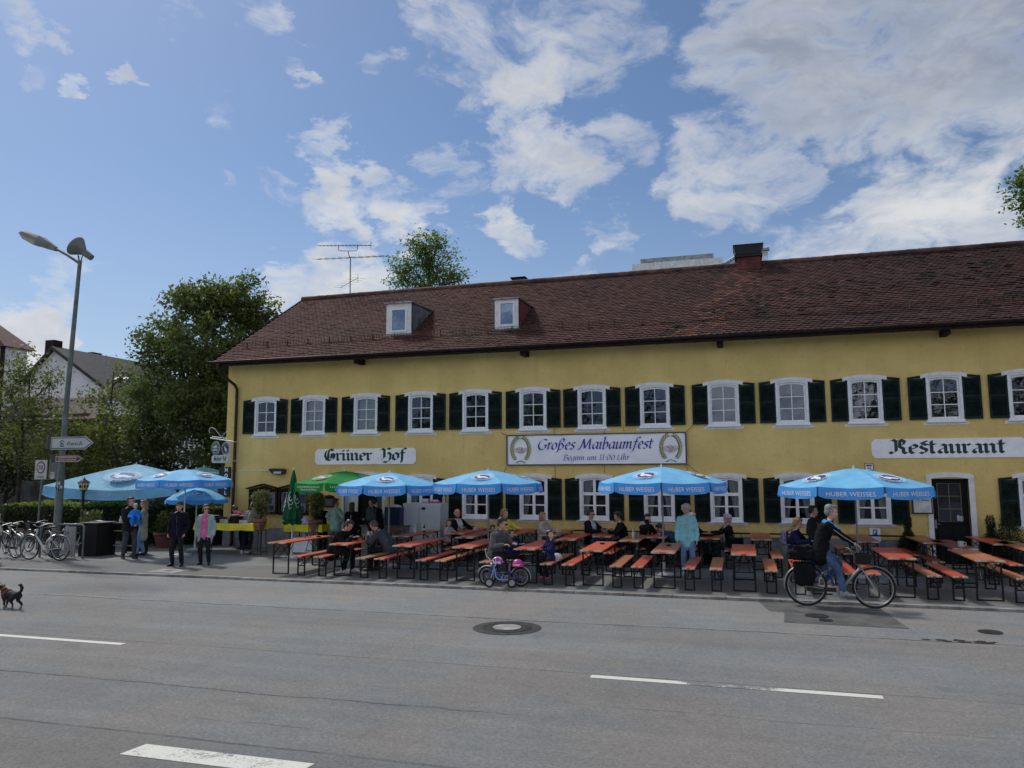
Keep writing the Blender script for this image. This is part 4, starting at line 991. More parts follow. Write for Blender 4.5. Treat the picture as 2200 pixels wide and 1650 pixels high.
def dbrown(b, L, h):
    r3 = random.Random(5)
    for row, (z, n) in enumerate(((.033, 11), (-.030, 15))):
        x = L*.11
        while x < L*.76:
            w_ = r3.uniform(.018, .032); b.box(x, x+w_, -.0215, -.0195, z-.018, z+.016, 3); x += w_+.012
pointer('direction_sign', 'white arrow sign with dark lettering and a house symbol on the lamp post', 110, 192, 939, 966, (M_NAVY, M_GREY, M_NAVY), M_GREY, 6, -.20, dfresch)
pointer('direction_sign', 'brown arrow sign with two lines of small pale lettering, below the white one', 119, 174, 978, 994, (M_CREAM, M_BRN, M_CREAM), M_BRN, 6, -.20, dbrown)
def back_board(label, px0, px1, py0, py1):
    a, c = at(px0, py0, LP.y+.22), at(px1, py1, LP.y+.22)
    b = MB(); b.box(0, c.x-a.x, -.01, .01, 0, a.z-c.z); b.box(-.012, -.0, -.014, .014, 0, a.z-c.z, 1)
    tag(b.build('sign_back', [M_NAVY, M_LAMP], loc=(a.x, LP.y+.22, c.z)), label, 'direction sign')
back_board('dark back of a second arrow sign behind the white one', 103.5, 150, 938, 963)
back_board('dark back of a second small arrow sign behind the brown one', 111, 140, 977, 993)
th = thing('traffic_sign', 'small white square 30 zone sign with red ring on a thin grey post', 'traffic sign', (onz(88, 1150, .0).x+0, 0, 0))
Ys = -1.0; c = at(88.5, 1009, Ys); th.location = (c.x, Ys, 0)
b = MB(); b.tube([(0, .03, 0), (0, .03, 1.55), (.03, .03, 2.3)], [.036, .034, .028], 8); b.build('post', M_POLE, th, smooth=50)
b = MB(); s2 = .265; hz_ = .33; zc = c.z; b.box(-s2, s2, -.012, .0, zc-hz_, zc+hz_); b.box(-s2+.02, s2-.02, -.015, -.0125, zc-hz_+.02, zc+hz_-.02, 1)
n = 28; fn = lambda a_, e_, d_: (a_, d_, e_+zc+.07)
ring = lambda r: [(r*.9*math.cos(2*PI*i/n), r*math.sin(2*PI*i/n)) for i in range(n)]
b.prism(ring(.205), fn, -.019, -.0155, 2); b.prism(ring(.155), fn, -.022, -.0195, 1)
text_on(b, '30', lambda a_, e_: (a_, -.0235, e_+zc+.07), height=.15, m=3, bold=.02); text_on(b, 'ZONE', lambda a_, e_: (a_, -.018, e_+zc-.24), height=.08, m=3, bold=.01)
b.build('plate', [M_LAMP, M_GREY, mt('sign ring red', (.16, .02, .03), .5), M_NAVY], th)
b = MB(); b.box(s2+.08, s2+.11, -.01, .42, zc-hz_, zc+hz_, 0); b.box(s2+.0, s2+.08, .40, .43, zc-hz_, zc+hz_, 1)
b.build('side_plate', [M_LAMP, M_NAVY], th)
pz = at(120, 1021, LP.y-.17); b = MB(); b.box(-.075, .075, -.006, 0, -.10, .10); b.box(-.05, .05, -.009, -.0065, .02, .06, 1); b.box(-.05, .02, -.009, -.0065, -.05, -.02, 1)
tag(b.build('notice_plate', [mt('yellowed paper', (.46, .42, .36), .8), mt('faded orange print', (.42, .24, .12), .8)], loc=(LP.x-.13, LP.y-.15, pz.z)), 'small square pale notice stuck on the lamp post', 'notice')
r4 = random.Random(3)
for k in range(9):
    b = MB(); z = 1.98+r4.uniform(0, .40); a = R(r4.uniform(200, 330)); s_ = r4.uniform(.025, .055); M = Matrix.Translation((.02, 0, z)) @ Matrix.Rotation(a, 4, 'Z'); b.box(.107, .1105, -s_, s_, -s_, s_, 0, M); b.build('sticker', (M_GREY, mt('blue sticker', (.12, .17, .28), .6), M_NAVY)[k % 3], sl_)
# two garden lanterns on black posts
def lantern(px, py, Y, label):
    c = at(px, py, Y); th = thing('garden_lantern', label, 'lantern', (c.x, Y, 0), 0, 'old lanterns on posts')
    b = MB(); b.tube([(0, 0, 0), (0, 0, c.z-.17)], .045, 8); b.lathe([(.05, c.z-.19), (.10, c.z-.15), (.10, c.z-.13)], 8); b.build('post', M_BLK, th, smooth=40)
    b = MB(); b.lathe([(.10, c.z-.13), (.165, c.z+.10)], 6); b.build('glass', mt('amber lantern glass', (.62, .52, .34), .35, var=.2), th)
    b = MB()
    for k in range(6):
        a = 2*PI*k/6; b.tube([(.103*math.cos(a), .103*math.sin(a), c.z-.13), (.170*math.cos(a), .170*math.sin(a), c.z+.10)], .010, 4)
    b.lathe([(.19, c.z+.10), (.20, c.z+.115), (.10, c.z+.19), (.05, c.z+.21), (.05, c.z+.24), (.012, c.z+.26), (.012, c.z+.31)], 6)
    b.build('frame', M_BLK, th)
    b = MB()
    for k in range(6):
        a = 2*PI*(k+.5)/6; b.ball((.118*math.cos(a), .118*math.sin(a), c.z-.01), (.035, .035, .06), 6)
    b.build('ornament', M_BLK, th)
lantern(180, 1044, -.6, 'black garden lantern with amber glass in front of the hedge, left of two')
lantern(382, 1042, .2, 'amber garden lantern half hidden under the blue umbrellas, right of two')
# ------------------------------------------------------------------ vegetation
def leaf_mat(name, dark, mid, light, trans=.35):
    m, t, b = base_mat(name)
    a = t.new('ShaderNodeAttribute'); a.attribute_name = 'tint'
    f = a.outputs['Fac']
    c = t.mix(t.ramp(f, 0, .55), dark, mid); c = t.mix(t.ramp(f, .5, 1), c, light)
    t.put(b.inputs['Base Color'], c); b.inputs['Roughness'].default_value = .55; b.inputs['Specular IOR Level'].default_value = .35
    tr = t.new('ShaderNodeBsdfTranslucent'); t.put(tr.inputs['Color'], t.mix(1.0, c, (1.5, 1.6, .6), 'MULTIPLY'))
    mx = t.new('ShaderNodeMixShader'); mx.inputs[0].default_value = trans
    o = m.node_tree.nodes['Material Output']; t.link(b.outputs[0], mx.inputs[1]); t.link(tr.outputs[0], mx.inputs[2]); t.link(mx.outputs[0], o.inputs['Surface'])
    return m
L_CHEST = leaf_mat('chestnut leaf', (.034, .046, .020), (.088, .115, .046), (.160, .195, .080), .45)
L_SPRING = leaf_mat('spring leaf', (.040, .052, .018), (.100, .122, .040), (.18, .21, .07), .45)
L_BIRCH = leaf_mat('birch leaf', (.045, .080, .022), (.095, .145, .045), (.16, .215, .075), .5)
L_DARK = leaf_mat('evergreen leaf', (.008, .014, .006), (.022, .036, .013), (.050, .072, .024), .25)
L_HEDGE = leaf_mat('hedge leaf', (.012, .022, .005), (.055, .080, .016), (.26, .31, .06), .3)
L_VINE = leaf_mat('climber leaf', (.060, .062, .022), (.15, .15, .06), (.28, .27, .12), .3)
M_BARK = mt('bark', (.045, .036, .028), .9, var=.4, vs=5, bs=.6, bscale=20)
def leaf_object(name, P, S, T, mat, parent=None, up=.25, asp=.5):
    n = len(P); P = np.asarray(P); S = np.asarray(S)[:, None]
    nrm = nrg.normal(size=(n, 3)); nrm[:, 2] = np.abs(nrm[:, 2])*.8+up; nrm /= np.linalg.norm(nrm, axis=1)[:, None]
    u = np.cross(nrm, nrg.normal(size=(n, 3))); u /= np.linalg.norm(u, axis=1)[:, None]; v = np.cross(nrm, u)
    bend = nrm*S*.18
    V = np.stack([P-u*S, P+v*S*asp+bend*0, P+u*S-bend, P-v*S*asp], 1).reshape(-1, 3)
    me = bpy.data.meshes.new(name); me.vertices.add(4*n); me.vertices.foreach_set('co', V.astype(np.float32).ravel())
    me.loops.add(4*n); me.loops.foreach_set('vertex_index', np.arange(4*n, dtype=np.int32))
    me.polygons.add(n); me.polygons.foreach_set('loop_start', np.arange(0, 4*n, 4, dtype=np.int32)); me.polygons.foreach_set('loop_total', np.full(n, 4, dtype=np.int32))
    at_ = me.attributes.new('tint', 'FLOAT', 'FACE'); at_.data.foreach_set('value', np.clip(np.asarray(T), 0, 1).astype(np.float32))
    me.materials.append(mat); me.update(); me.validate()
    o = bpy.data.objects.new(name, me); COL.objects.link(o); o.parent = parent; return o
def clumps(blobs, n, per, spread, size, shell=.55, tone=.45):
    """leaf clumps spread through ellipsoids: returns points, sizes, tints"""
    vol = np.array([b[3]*b[4]*b[5] for b in blobs])**.75; vol /= vol.sum(); P = []; S = []; T = []; cents = []
    for b, f in zip(blobs, vol):
        k = max(1, int(n*f))
        d = nrg.normal(size=(k, 3)); d /= np.linalg.norm(d, axis=1)[:, None]
        r = (shell + (1-shell)*nrg.random(k))**(1/1.5); r = np.where(nrg.random(k) < .25, nrg.random(k)*.8, r)
        r *= 1+.14*nrg.normal(size=k)*.6
        C = np.array(b[:3]) + d*r[:, None]*np.array(b[3:6])
        for c, dd in zip(C, d):
            m = max(2, int(per*nrg.uniform(.5, 1.5)))
            q = c + nrg.normal(size=(m, 3))*spread*np.array([1, 1, .75])
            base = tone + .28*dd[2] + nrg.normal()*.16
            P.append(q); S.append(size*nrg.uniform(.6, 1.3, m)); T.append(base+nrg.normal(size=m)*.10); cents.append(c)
    return np.concatenate(P), np.concatenate(S), np.concatenate(T), cents
def limb(b, p, q, r0, r1, wob=.12, n=5, sides=7):
    p, q = Vector(p), Vector(q); L = (q-p).length; pts = []; rs = []
    for i in range(n+1):
        u = i/n; c = p.lerp(q, u)
        if 0 < i < n: c += Vector((rng.uniform(-1, 1), rng.uniform(-1, 1), rng.uniform(-.3, .6)))*wob*L*.35
        pts.append(c); rs.append(r0+(r1-r0)*u)
    b.tube(pts, rs, sides); return pts
def tree(name, label, base, trunk_h, tr, blobs, n, per, spread, size, mat, tone=.45, twigs=40, group=None, shell=.55, lean=(0, 0)):
    th = thing(name, label, 'tree', base, 0, group)
    B = Vector(base); bl = [(b[0]-B.x, b[1]-B.y, b[2]-B.z, *b[3:]) for b in blobs]
    P, S, T, cents = clumps(bl, n, per, spread, size, shell, tone)
    t_ = MB(); topz = max(b[2] for b in bl); tx = sum(b[0] for b in bl)/len(bl); ty = sum(b[1] for b in bl)/len(bl)
    main = limb(t_, (0, 0, -.3), (lean[0], lean[1], trunk_h), tr, tr*.7, .06, 5, 10)
    spine = limb(t_, (lean[0], lean[1], trunk_h), (tx, ty, topz), tr*.7, tr*.2, .08, 7, 8)
    for b in bl:
        s = spine[max(0, min(len(spine)-2, int(len(spine)*max(0, (b[2]-b[5]-trunk_h))/max(.1, topz-trunk_h))))]
        pts = limb(t_, s, b[:3], tr*.38, tr*.12, .14, 5, 6)
        near = [c for c in cents if sum(((c[i]-b[i])/b[3+i])**2 for i in range(3)) < 1.9]
        for k in range(min(len(near), max(3, twigs//len(bl)))):
            c = near[int(nrg.integers(len(near)))]; limb(t_, pts[int(nrg.integers(2, len(pts)))], c, tr*.09+.004, .006, .12, 4, 4)
    t_.build('trunk', M_BARK, th, smooth=60)
    leaf_object('crown', P, S, T, mat, th)
    return th
def B(px, py, Y, rpx, rpy, rd=None):
    c = at(px, py, Y); k = (c-CAM).dot(CF)/FPX
    return (c.x, c.y, c.z, rpx*k, (rd or (rpx+rpy)/2*k), rpy*k)
Y = 7.0
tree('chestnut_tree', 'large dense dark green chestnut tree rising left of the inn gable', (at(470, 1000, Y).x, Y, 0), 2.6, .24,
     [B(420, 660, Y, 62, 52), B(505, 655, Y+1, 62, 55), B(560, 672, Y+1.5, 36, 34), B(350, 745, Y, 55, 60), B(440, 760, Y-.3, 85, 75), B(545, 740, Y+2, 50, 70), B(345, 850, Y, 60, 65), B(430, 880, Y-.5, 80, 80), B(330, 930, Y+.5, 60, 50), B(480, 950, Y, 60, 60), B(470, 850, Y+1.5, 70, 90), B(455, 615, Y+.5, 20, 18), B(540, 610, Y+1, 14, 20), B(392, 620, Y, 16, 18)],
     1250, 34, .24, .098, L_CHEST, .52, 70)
Y = 9.0
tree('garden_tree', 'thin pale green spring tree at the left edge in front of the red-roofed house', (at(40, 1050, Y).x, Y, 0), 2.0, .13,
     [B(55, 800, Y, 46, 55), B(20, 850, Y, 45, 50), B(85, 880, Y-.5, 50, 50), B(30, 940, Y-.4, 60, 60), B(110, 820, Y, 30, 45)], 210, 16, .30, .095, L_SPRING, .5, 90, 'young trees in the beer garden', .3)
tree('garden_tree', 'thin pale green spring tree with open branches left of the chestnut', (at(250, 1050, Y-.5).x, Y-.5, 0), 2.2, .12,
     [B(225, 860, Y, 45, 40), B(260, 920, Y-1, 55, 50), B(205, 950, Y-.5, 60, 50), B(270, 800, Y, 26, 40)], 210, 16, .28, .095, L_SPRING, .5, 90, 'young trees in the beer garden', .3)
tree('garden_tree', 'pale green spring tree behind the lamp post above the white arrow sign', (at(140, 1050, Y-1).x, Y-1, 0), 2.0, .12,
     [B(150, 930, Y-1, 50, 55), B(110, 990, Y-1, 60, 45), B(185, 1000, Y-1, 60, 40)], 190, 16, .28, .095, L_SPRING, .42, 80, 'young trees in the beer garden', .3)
Y = 15.0
tree('dark_tree', 'dark shadowed tree low at the far left edge behind the bicycles', (at(10, 1050, 11).x, 11, 0), 1.0, .16,
     [B(20, 1000, 11, 75, 60), B(-40, 960, 11, 60, 90), B(70, 1030, 11.5, 60, 40)], 240, 20, .3, .12, L_DARK, .4, 20)
tree('dark_tree', 'dark bushy tree behind the big square umbrella', (at(300, 1050, 12).x, 12, 0), 1.0, .18,
     [B(230, 1000, 12, 80, 55), B(330, 990, 12, 75, 60), B(420, 1010, 13, 70, 60), B(150, 1040, 12.5, 70, 40)], 330, 20, .3, .13, L_DARK, .5, 20)
Y = 24.0
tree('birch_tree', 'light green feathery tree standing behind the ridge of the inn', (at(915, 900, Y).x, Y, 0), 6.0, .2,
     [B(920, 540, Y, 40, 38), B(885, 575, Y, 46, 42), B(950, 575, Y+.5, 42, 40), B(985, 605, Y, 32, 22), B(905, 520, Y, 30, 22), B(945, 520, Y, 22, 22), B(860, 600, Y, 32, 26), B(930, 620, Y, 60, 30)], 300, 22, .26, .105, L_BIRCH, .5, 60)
Y = 4.0
tree('roadside_tree', 'leafy branches of a tree reaching in at the right edge above the roof', (at(2290, 900, Y).x, Y, 0), 5.0, .2,
     [B(2190, 388, Y, 20, 18), B(2204, 425, Y, 28, 26), B(2222, 470, Y, 26, 26), B(2300, 420, Y, 80, 80), B(2205, 370, Y, 18, 14)], 330, 20, .16, .07, L_BIRCH, .45, 40, None, .3)
# trees across the street behind the photographer: only their reflections show in the panes
for x, y, k, n, lab in ((-12, -46, 1.25, 300, 'large tree across the street, reflected in the fourth and fifth upper windows'), (-2.5, -47, 1.2, 260, 'tall tree across the street, reflected in the sixth upper window'), (5.5, -46, .98, 150, 'open-crowned tree across the street, reflected in the upper windows over the banner'), (25.5, -47, 1.05, 70, 'almost bare tree across the street, reflected in an upper window above the white cup'), (34, -46, 1.3, 320, 'dense tree across the street, reflected in the upper windows above the dark door')):
    tree('street_tree', lab, (x, y, 0), 2.6, .3, [(x, y, 6.6*k, 3.6*k, 3.0, 3.4*k), (x-2.4*k, y, 5.0*k, 2.4*k, 2.2, 2.6*k), (x+2.4*k, y, 5.2*k, 2.4*k, 2.2, 2.6*k), (x+.5, y, 10*k, 2.0*k, 1.8, 1.8*k)], n, 14, .36, .20, L_CHEST, .35, 130, 'trees across the street', .3)
# clipped hedge
hg = thing('hedge', 'clipped box-shaped hedge with sunlit top behind the bicycles and the black counter', 'hedge', (-8.6, 2.0, 0))
b = MB(); nx = 26
P = []; S = []; T = []
x0, x1, y0, y1, h = -4.05, 5.6, -.35, .75, 1.33
n = 15000
f = nrg.random(n)
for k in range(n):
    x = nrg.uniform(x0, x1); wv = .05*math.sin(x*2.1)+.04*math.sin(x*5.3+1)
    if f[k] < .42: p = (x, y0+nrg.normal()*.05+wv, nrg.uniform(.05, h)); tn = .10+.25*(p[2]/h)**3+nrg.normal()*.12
    elif f[k] < .92: p = (x, nrg.uniform(y0, y1), h+wv+nrg.normal()*.035); tn = .80+nrg.normal()*.16  # sunlight on the hedge top is put into a brighter leaf tint
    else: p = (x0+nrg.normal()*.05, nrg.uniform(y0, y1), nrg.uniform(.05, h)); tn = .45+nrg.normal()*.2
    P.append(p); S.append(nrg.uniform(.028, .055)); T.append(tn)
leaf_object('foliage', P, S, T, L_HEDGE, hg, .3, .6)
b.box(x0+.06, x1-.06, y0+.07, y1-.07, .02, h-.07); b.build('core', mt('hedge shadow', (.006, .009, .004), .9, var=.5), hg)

# ------------------------------------------------------------------ buildings behind
M_WHALL = mt('white house wall', (.72, .72, .74), .85, var=.06, vs=.6)
M_ROOFD = mt('dark slate roof', (.028, .028, .032), .75, var=.35, vs=3)
M_ROOFR = mt('red brown roof', (.10, .035, .030), .75, var=.35, vs=3)
Yg = 26.0
A_, E_, G_ = at(118, 752, Yg), at(262, 862, Yg), at(98, 772, Yg)
wh = thing('white_house', 'white gabled house with dark roof and arched dormer in the left background', 'house', (A_.x, Yg, 0))
def W(p): return (p[0]-A_.x, p[1]-Yg, p[2])
dep = 11.0; sl2 = (A_.z-E_.z)/(E_.x-A_.x); xl = G_.x-2.5; zl = A_.z-(A_.x-xl)*.9
b = MB(); b.poly([W((xl, Yg, 0)), W((E_.x, Yg, 0)), W(E_), W(A_), W((xl, Yg, zl))]); b.poly([W((E_.x, Yg, 0)), W((E_.x, Yg+dep, 0)), W((E_.x, Yg+dep, E_.z)), W(E_)]); b.build('wall', M_WHALL, wh)
b = MB(); o2 = .35
def slab(p, q, mb):
    v = [W((p[0], Yg-o2, p[2])), W((q[0], Yg-o2, q[2])), W((q[0], Yg+dep, q[2])), W((p[0], Yg+dep, p[2]))]; u = [(x, y, z+.28) for x, y, z in v]
    mb.add(v+u, [(3, 2, 1, 0), (4, 5, 6, 7), (0, 1, 5, 4), (1, 2, 6, 5), (2, 3, 7, 6), (3, 0, 4, 7)])
slab(A_, (E_.x+.5, 0, E_.z-.5*sl2), b); slab((xl-.4, 0, zl-.36), A_, b); rf = b.build('roof', M_ROOFD, wh)
b = MB(); c = W(at(115, 752, Yg+.6)); b.box(c[0]-.45, c[0]+.45, c[1]-.4, c[1]+.4, c[2]-.6, c[2]+.75); b.build('chimney', M_DARKW, rf)
b = MB(); c = W(at(194, 769, Yg+6)); b.box(c[0]-.75, c[0]+.75, c[1]-.5, c[1]+.5, c[2]-.7, c[2]+.42); b.build('chimney', M_DARKW, rf)
b = MB(); c = Vector(W(at(268, 822, Yg+1.4))); rr = 1.15; vs = []; n = 12
for xx in (-2.6, .0):
    for k in range(n+1): a = PI*k/n; vs.append((c.x+xx, c.y+1.2-rr*math.cos(a)*1.0, c.z-.5+rr*math.sin(a)))
b.add(vs, [(k, k+1, n+2+k, n+1+k) for k in range(n)]+[tuple(range(n+1, 2*n+2))])
for xx in np.linspace(-2.4, 0, 7):
    b.tube([(c.x+xx, c.y+1.2-(rr+.02)*math.cos(PI*k/n), c.z-.5+(rr+.02)*math.sin(PI*k/n)) for k in range(n+1)], .03, 4)
b.box(c.x-2.6, c.x, c.y+1.2-rr, c.y+1.2+rr, c.z-2.2, c.z-.5); dm = b.build('dormer', M_ZINC, wh, smooth=40)
b = MB(); b.box(c.x+.01, c.x+.03, c.y+.45, c.y+1.9, c.z-1.5, c.z+.3); b.build('pane', M_GLASSD, dm)
Yr = 17.0
C_ = at(12, 742, Yr); rd_ = thing('red_roofed_house', 'corner of a pale house with red brown roof at the left edge', 'house', (C_.x, Yr, 0))
b = MB(); b.box(-9, 0, 0, 1.6, 0, C_.z-.05); b.build('wall', M_WHALL, rd_)
b = MB(); b.add([(-9.4, -.4, C_.z-.1), (.4, -.4, C_.z-.1), (.4, 2.0, C_.z-.1), (-9.4, 2.0, C_.z-.1), (-9.0, .8, C_.z+3.0), (-4.0, .8, C_.z+3.0)], [(0, 1, 5, 4), (1, 2, 5), (2, 3, 4, 5), (3, 0, 4), (3, 2, 1, 0)]); b.build('roof', M_ROOFR, rd_)
b = MB(); b.box(-.35, .02, -.06, .0, 0, C_.z-.1); b.build('corner_pilaster', M_DARKW, rd_)
for z in (C_.z-1.9, C_.z-4.6):
    b = MB(); b.box(-3.2, -.55, -.05, .0, z, z+1.25); f_ = b.build('window', M_WHT, rd_)
    b = MB(); b.box(-3.1, -.65, -.07, -.055, z+.1, z+1.15)
    b.build('blind', mt('grey blind', (.22, .24, .26), .6, var=.2, vs=3), f_)
    b = MB(); b.box(-3.4, -.4, -.12, 0, z-.22, z-.05); b.build('sill', M_WHALL, f_)
lw = thing('outbuilding', 'low dark brown outbuilding roof showing between the young trees at left', 'shed', (at(120, 880, 15).x, 15, 0))
a_, c_ = at(62, 848, 15), at(165, 862, 15); x0 = lw.location.x
b = MB(); b.box(a_.x-x0-3, c_.x-x0+.6, .3, 4, 0, c_.z-.7); b.build('wall', mt('brown boards', (.06, .045, .038), .85, var=.35), lw)
b = MB(); b.add([(a_.x-x0-3.2, 0, c_.z-1.2), (c_.x-x0+1.6, 0, c_.z-1.2), (c_.x-x0, 2.2, c_.z+.2), (a_.x-x0-3, 2.2, c_.z+.5), (a_.x-x0-3.2, 0, c_.z-1.05), (c_.x-x0+1.6, 0, c_.z-1.05), (c_.x-x0, 2.2, c_.z+.36), (a_.x-x0-3, 2.2, c_.z+.66)], [(0, 1, 2, 3), (4, 5, 6, 7), (0, 1, 5, 4), (1, 2, 6, 5)]); b.build('roof', mt('dark tile roof', (.055, .030, .026), .8, var=.4, vs=4), lw)
Ym = 32.0
def blk(px0, px1, py0, py1, Y, d, mat, mb): a, c = at(px0, py0, Y), at(px1, py1, Y); mb.box(a.x, c.x, Y, Y+d, c.z, a.z); return mb
mw = thing('modern_block', 'white flat-roofed modern block peeping over the ridge beside the chimney', 'building', (0, 0, 0))
mw.location = (at(1450, 600, Ym).x, Ym, 0); o_ = tuple(mw.location)
b = blk(1372, 1546, 576, 700, Ym, 6, 0, MB()); b.build('wall', M_WHALL, mw, o_)
b = blk(1358, 1552, 568, 576, Ym-.4, 7, 0, MB()); b.build('parapet', mt('pale sheet', (.70, .72, .74), .6), mw, o_)
b = blk(1376, 1533, 557, 567, Ym+.3, 5, 0, MB()); b.build('roof', M_ZINC, mw, o_)
b = MB(); p0, p1, p2, p3 = at(1556, 700, Ym+1), at(1650, 700, Ym+1), at(1650, 540, Ym+1), at(1556, 575, Ym+1); p4 = at(1600, 545, Ym+1)
b.poly([p0, p1, p2, p4, p3]); b.build('attic_wall', M_WHALL, mw, o_)
b = MB(); p3b, p4b, p2b = at(1550, 572, Ym+.7), at(1598, 541, Ym+.7), at(1653, 535, Ym+.7)
b.tube([p3b, p4b, p2b], .14, 6); b.build('attic_roof', M_ZINC, mw, o_)
b = blk(1632, 1650, 552, 566, Ym+.9, .05, 0, MB()); b.build('window', M_GLASSD, mw, o_)
gw = thing('garden_wall', 'grey rendered garden wall with posts and dark panels behind the hedge', 'wall', (-12, 9.5, 0))
b = MB(); b.box(-9, 9, 0, .2, 0, 2.1); b.build('panel', mt('dark panel', (.035, .037, .040), .8, var=.6, vs=1.5), gw)
for x in (-6.5, -4.2, -1.0, 1.4, 4.6):
    b = MB(); b.box(x, x+.55, -.08, .28, 0, 2.4); b.build('post', mt('grey concrete post', (.16, .17, .18), .85, var=.2), gw)
# ------------------------------------------------------------------ beer tables and benches
def lacquer(name, col, wear):
    m, t, b = base_mat(name)
    tc = t.new('ShaderNodeTexCoord').outputs['Object']
    oi = t.new('ShaderNodeObjectInfo').outputs['Random']
    v = t.vmath('ADD', tc, t.comb(t.math('MULTIPLY', oi, 37.0), t.math('MULTIPLY', oi, 11.0), 0))
    g = t.noise(t.vmath('MULTIPLY', v, (26, 1.2, 1)), 1.0, 5, .65); n = t.noise(v, 2.6, 5, .65)
    c = t.mix(t.ramp(g, .3, .7), tuple(x*.78 for x in col), tuple(min(1, x*1.15) for x in col))
    c = t.mix(t.math('MULTIPLY', t.ramp(n, .55, .75), wear), c, (.30, .19, .10))
    c = t.mix(t.math('MULTIPLY', oi, .22), c, (.12, .03, .022))
    t.put(b.inputs['Base Color'], c); t.put(b.inputs['Roughness'], t.math('ADD', .28, t.math('MULTIPLY', n, .3)))
    bump(t, b, g, .12, .004); return m
M_RED = lacquer('orange red lacquer', (.54, .088, .036), .35)
M_ORG = lacquer('worn orange lacquer', (.44, .150, .065), .7)
M_TAN = lacquer('bare tan wood', (.34, .20, .095), .3)
M_MAR = lacquer('dark red lacquer', (.26, .040, .040), .2)
M_END = mt('pale end grain', (.50, .42, .34), .7, var=.25, vs=16)
M_LEG = mt('black green steel', (.010, .013, .014), .55, .2, var=.4, vs=9, spec=.3)
def table_proto(name, W, L, H, mat, bench):
    th = thing(name, 'x', 'bench' if bench else 'table')
    h = H-.028; e = .028
    b = MB(); b.box(-W/2, W/2, -L/2+e, L/2-e, h, H)
    for s_ in (-1, 1):
        y0, y1 = sorted((s_*(L/2-e), s_*L/2)); c = W*.12
        b.box(-W/2, -c, y0, y1, h-.002, H+.001, 1); b.box(c, W/2, y0, y1, h-.002, H+.001, 1); b.box(-c, c, y0, y1, h, H)
    b.box(-W/2+.02, W/2-.02, -L/2+.18, -L/2+.24, h-.02, h, 2); b.box(-W/2+.02, W/2-.02, L/2-.24, L/2-.18, h-.02, h, 2)
    b.build('seat' if bench else 'tabletop', [mat, M_END, M_LEG], th)
    for s_ in (-1, 1):
        y = s_*(L/2-.22); w_ = W/2-.035; q = .016; b = MB()
        for a in (-1, 1): b.box(a*w_-q, a*w_+q, y-q*.7, y+q*.7, 0, h-.0)
        b.box(-w_+q, w_-q, y-q*.7, y+q*.7, .0, .028); b.box(-w_+q, w_-q, y-q*.7, y+q*.7, h-.035, h-.02)
        z = h-.30 if not bench else h-.20
        for a in (-1, 1): b.tube([(a*w_, y+s_*.012, z), (a*w_*.1, y+s_*.012, h-.05)], .009, 5); b.tube([(a*w_, y+s_*.004, h-.04), (a*w_*.05, y+s_*.004, z+.10)], .009, 5)
        b.build('leg_frame', M_LEG, th)
        b = MB(); b.tube([(-w_*.55, y-s_*.01, h*.52), (-w_*.12, y-s_*.52, h-.02)], .010, 5); b.tube([(w_*.55, y-s_*.01, h*.52), (w_*.12, y-s_*.52, h-.02)], .010, 5); b.box(-w_+.016, w_-.016, y-.008, y+.008, h*.52-.012, h*.52+.012)
        b.build('folding_brace', M_LEG, th)
    return th
protoT, protoB = {}, {}
for k, m in (('red', M_RED), ('org', M_ORG), ('tan', M_TAN), ('mar', M_MAR)):
    protoT[k] = ('beer_table', .50, 2.2, .775, m); protoB[k] = ('beer_bench', .25, 2.2, .48, m)
made = {}
def beer(kind, k, x, y, label, rz=0.0, L=None):
    key = (kind, k); loc = (x, y, 0); rz = rz+R(rng.uniform(-1.2, 1.2))
    grp = 'folding beer tables in front of the inn' if kind == 'T' else 'folding beer benches in front of the inn'
    if key not in made:
        p = (protoT if kind == 'T' else protoB)[k]; o = table_proto(p[0], p[1], p[2], p[3], p[4], kind == 'B'); made[key] = o
        o.location = loc; o.rotation_euler = (0, 0, rz); tag(o, label, None, grp); return o
    return dup(made[key], loc, rz, label, grp)
YF = -3.38
for k, x, lab in (('red', 3.47, 'leftmost orange red front beer table, beside the closed green parasol'),
    ('red', 5.14, 'orange red beer table in the front row where two men sit over their beer'),
    ('red', 6.80, 'empty orange red front row beer table in front of the white cabinet'),
    ('red', 8.28, 'empty orange red front beer table just left of the man in the grey hoodie'),
    ('red', 9.74, 'orange red front beer table between the hooded man and the girl in navy'),
    ('red', 11.22, 'glossy red empty front row beer table right of the girl in navy'),
    ('org', 12.75, 'worn orange brown front row beer table left of the standing woman in turquoise'),
    ('red', 14.38, 'light red front row beer table right of the standing woman in turquoise'),
    ('org', 15.90, 'front row beer table mostly hidden behind the cyclist'),
    ('red', 17.32, 'red front row beer table just in front of the bicycle handlebar'),
    ('org', 18.83, 'long orange brown front row beer table at the right with nothing on it')):
    beer('T', k, x, YF, lab)
YB_ = -3.52
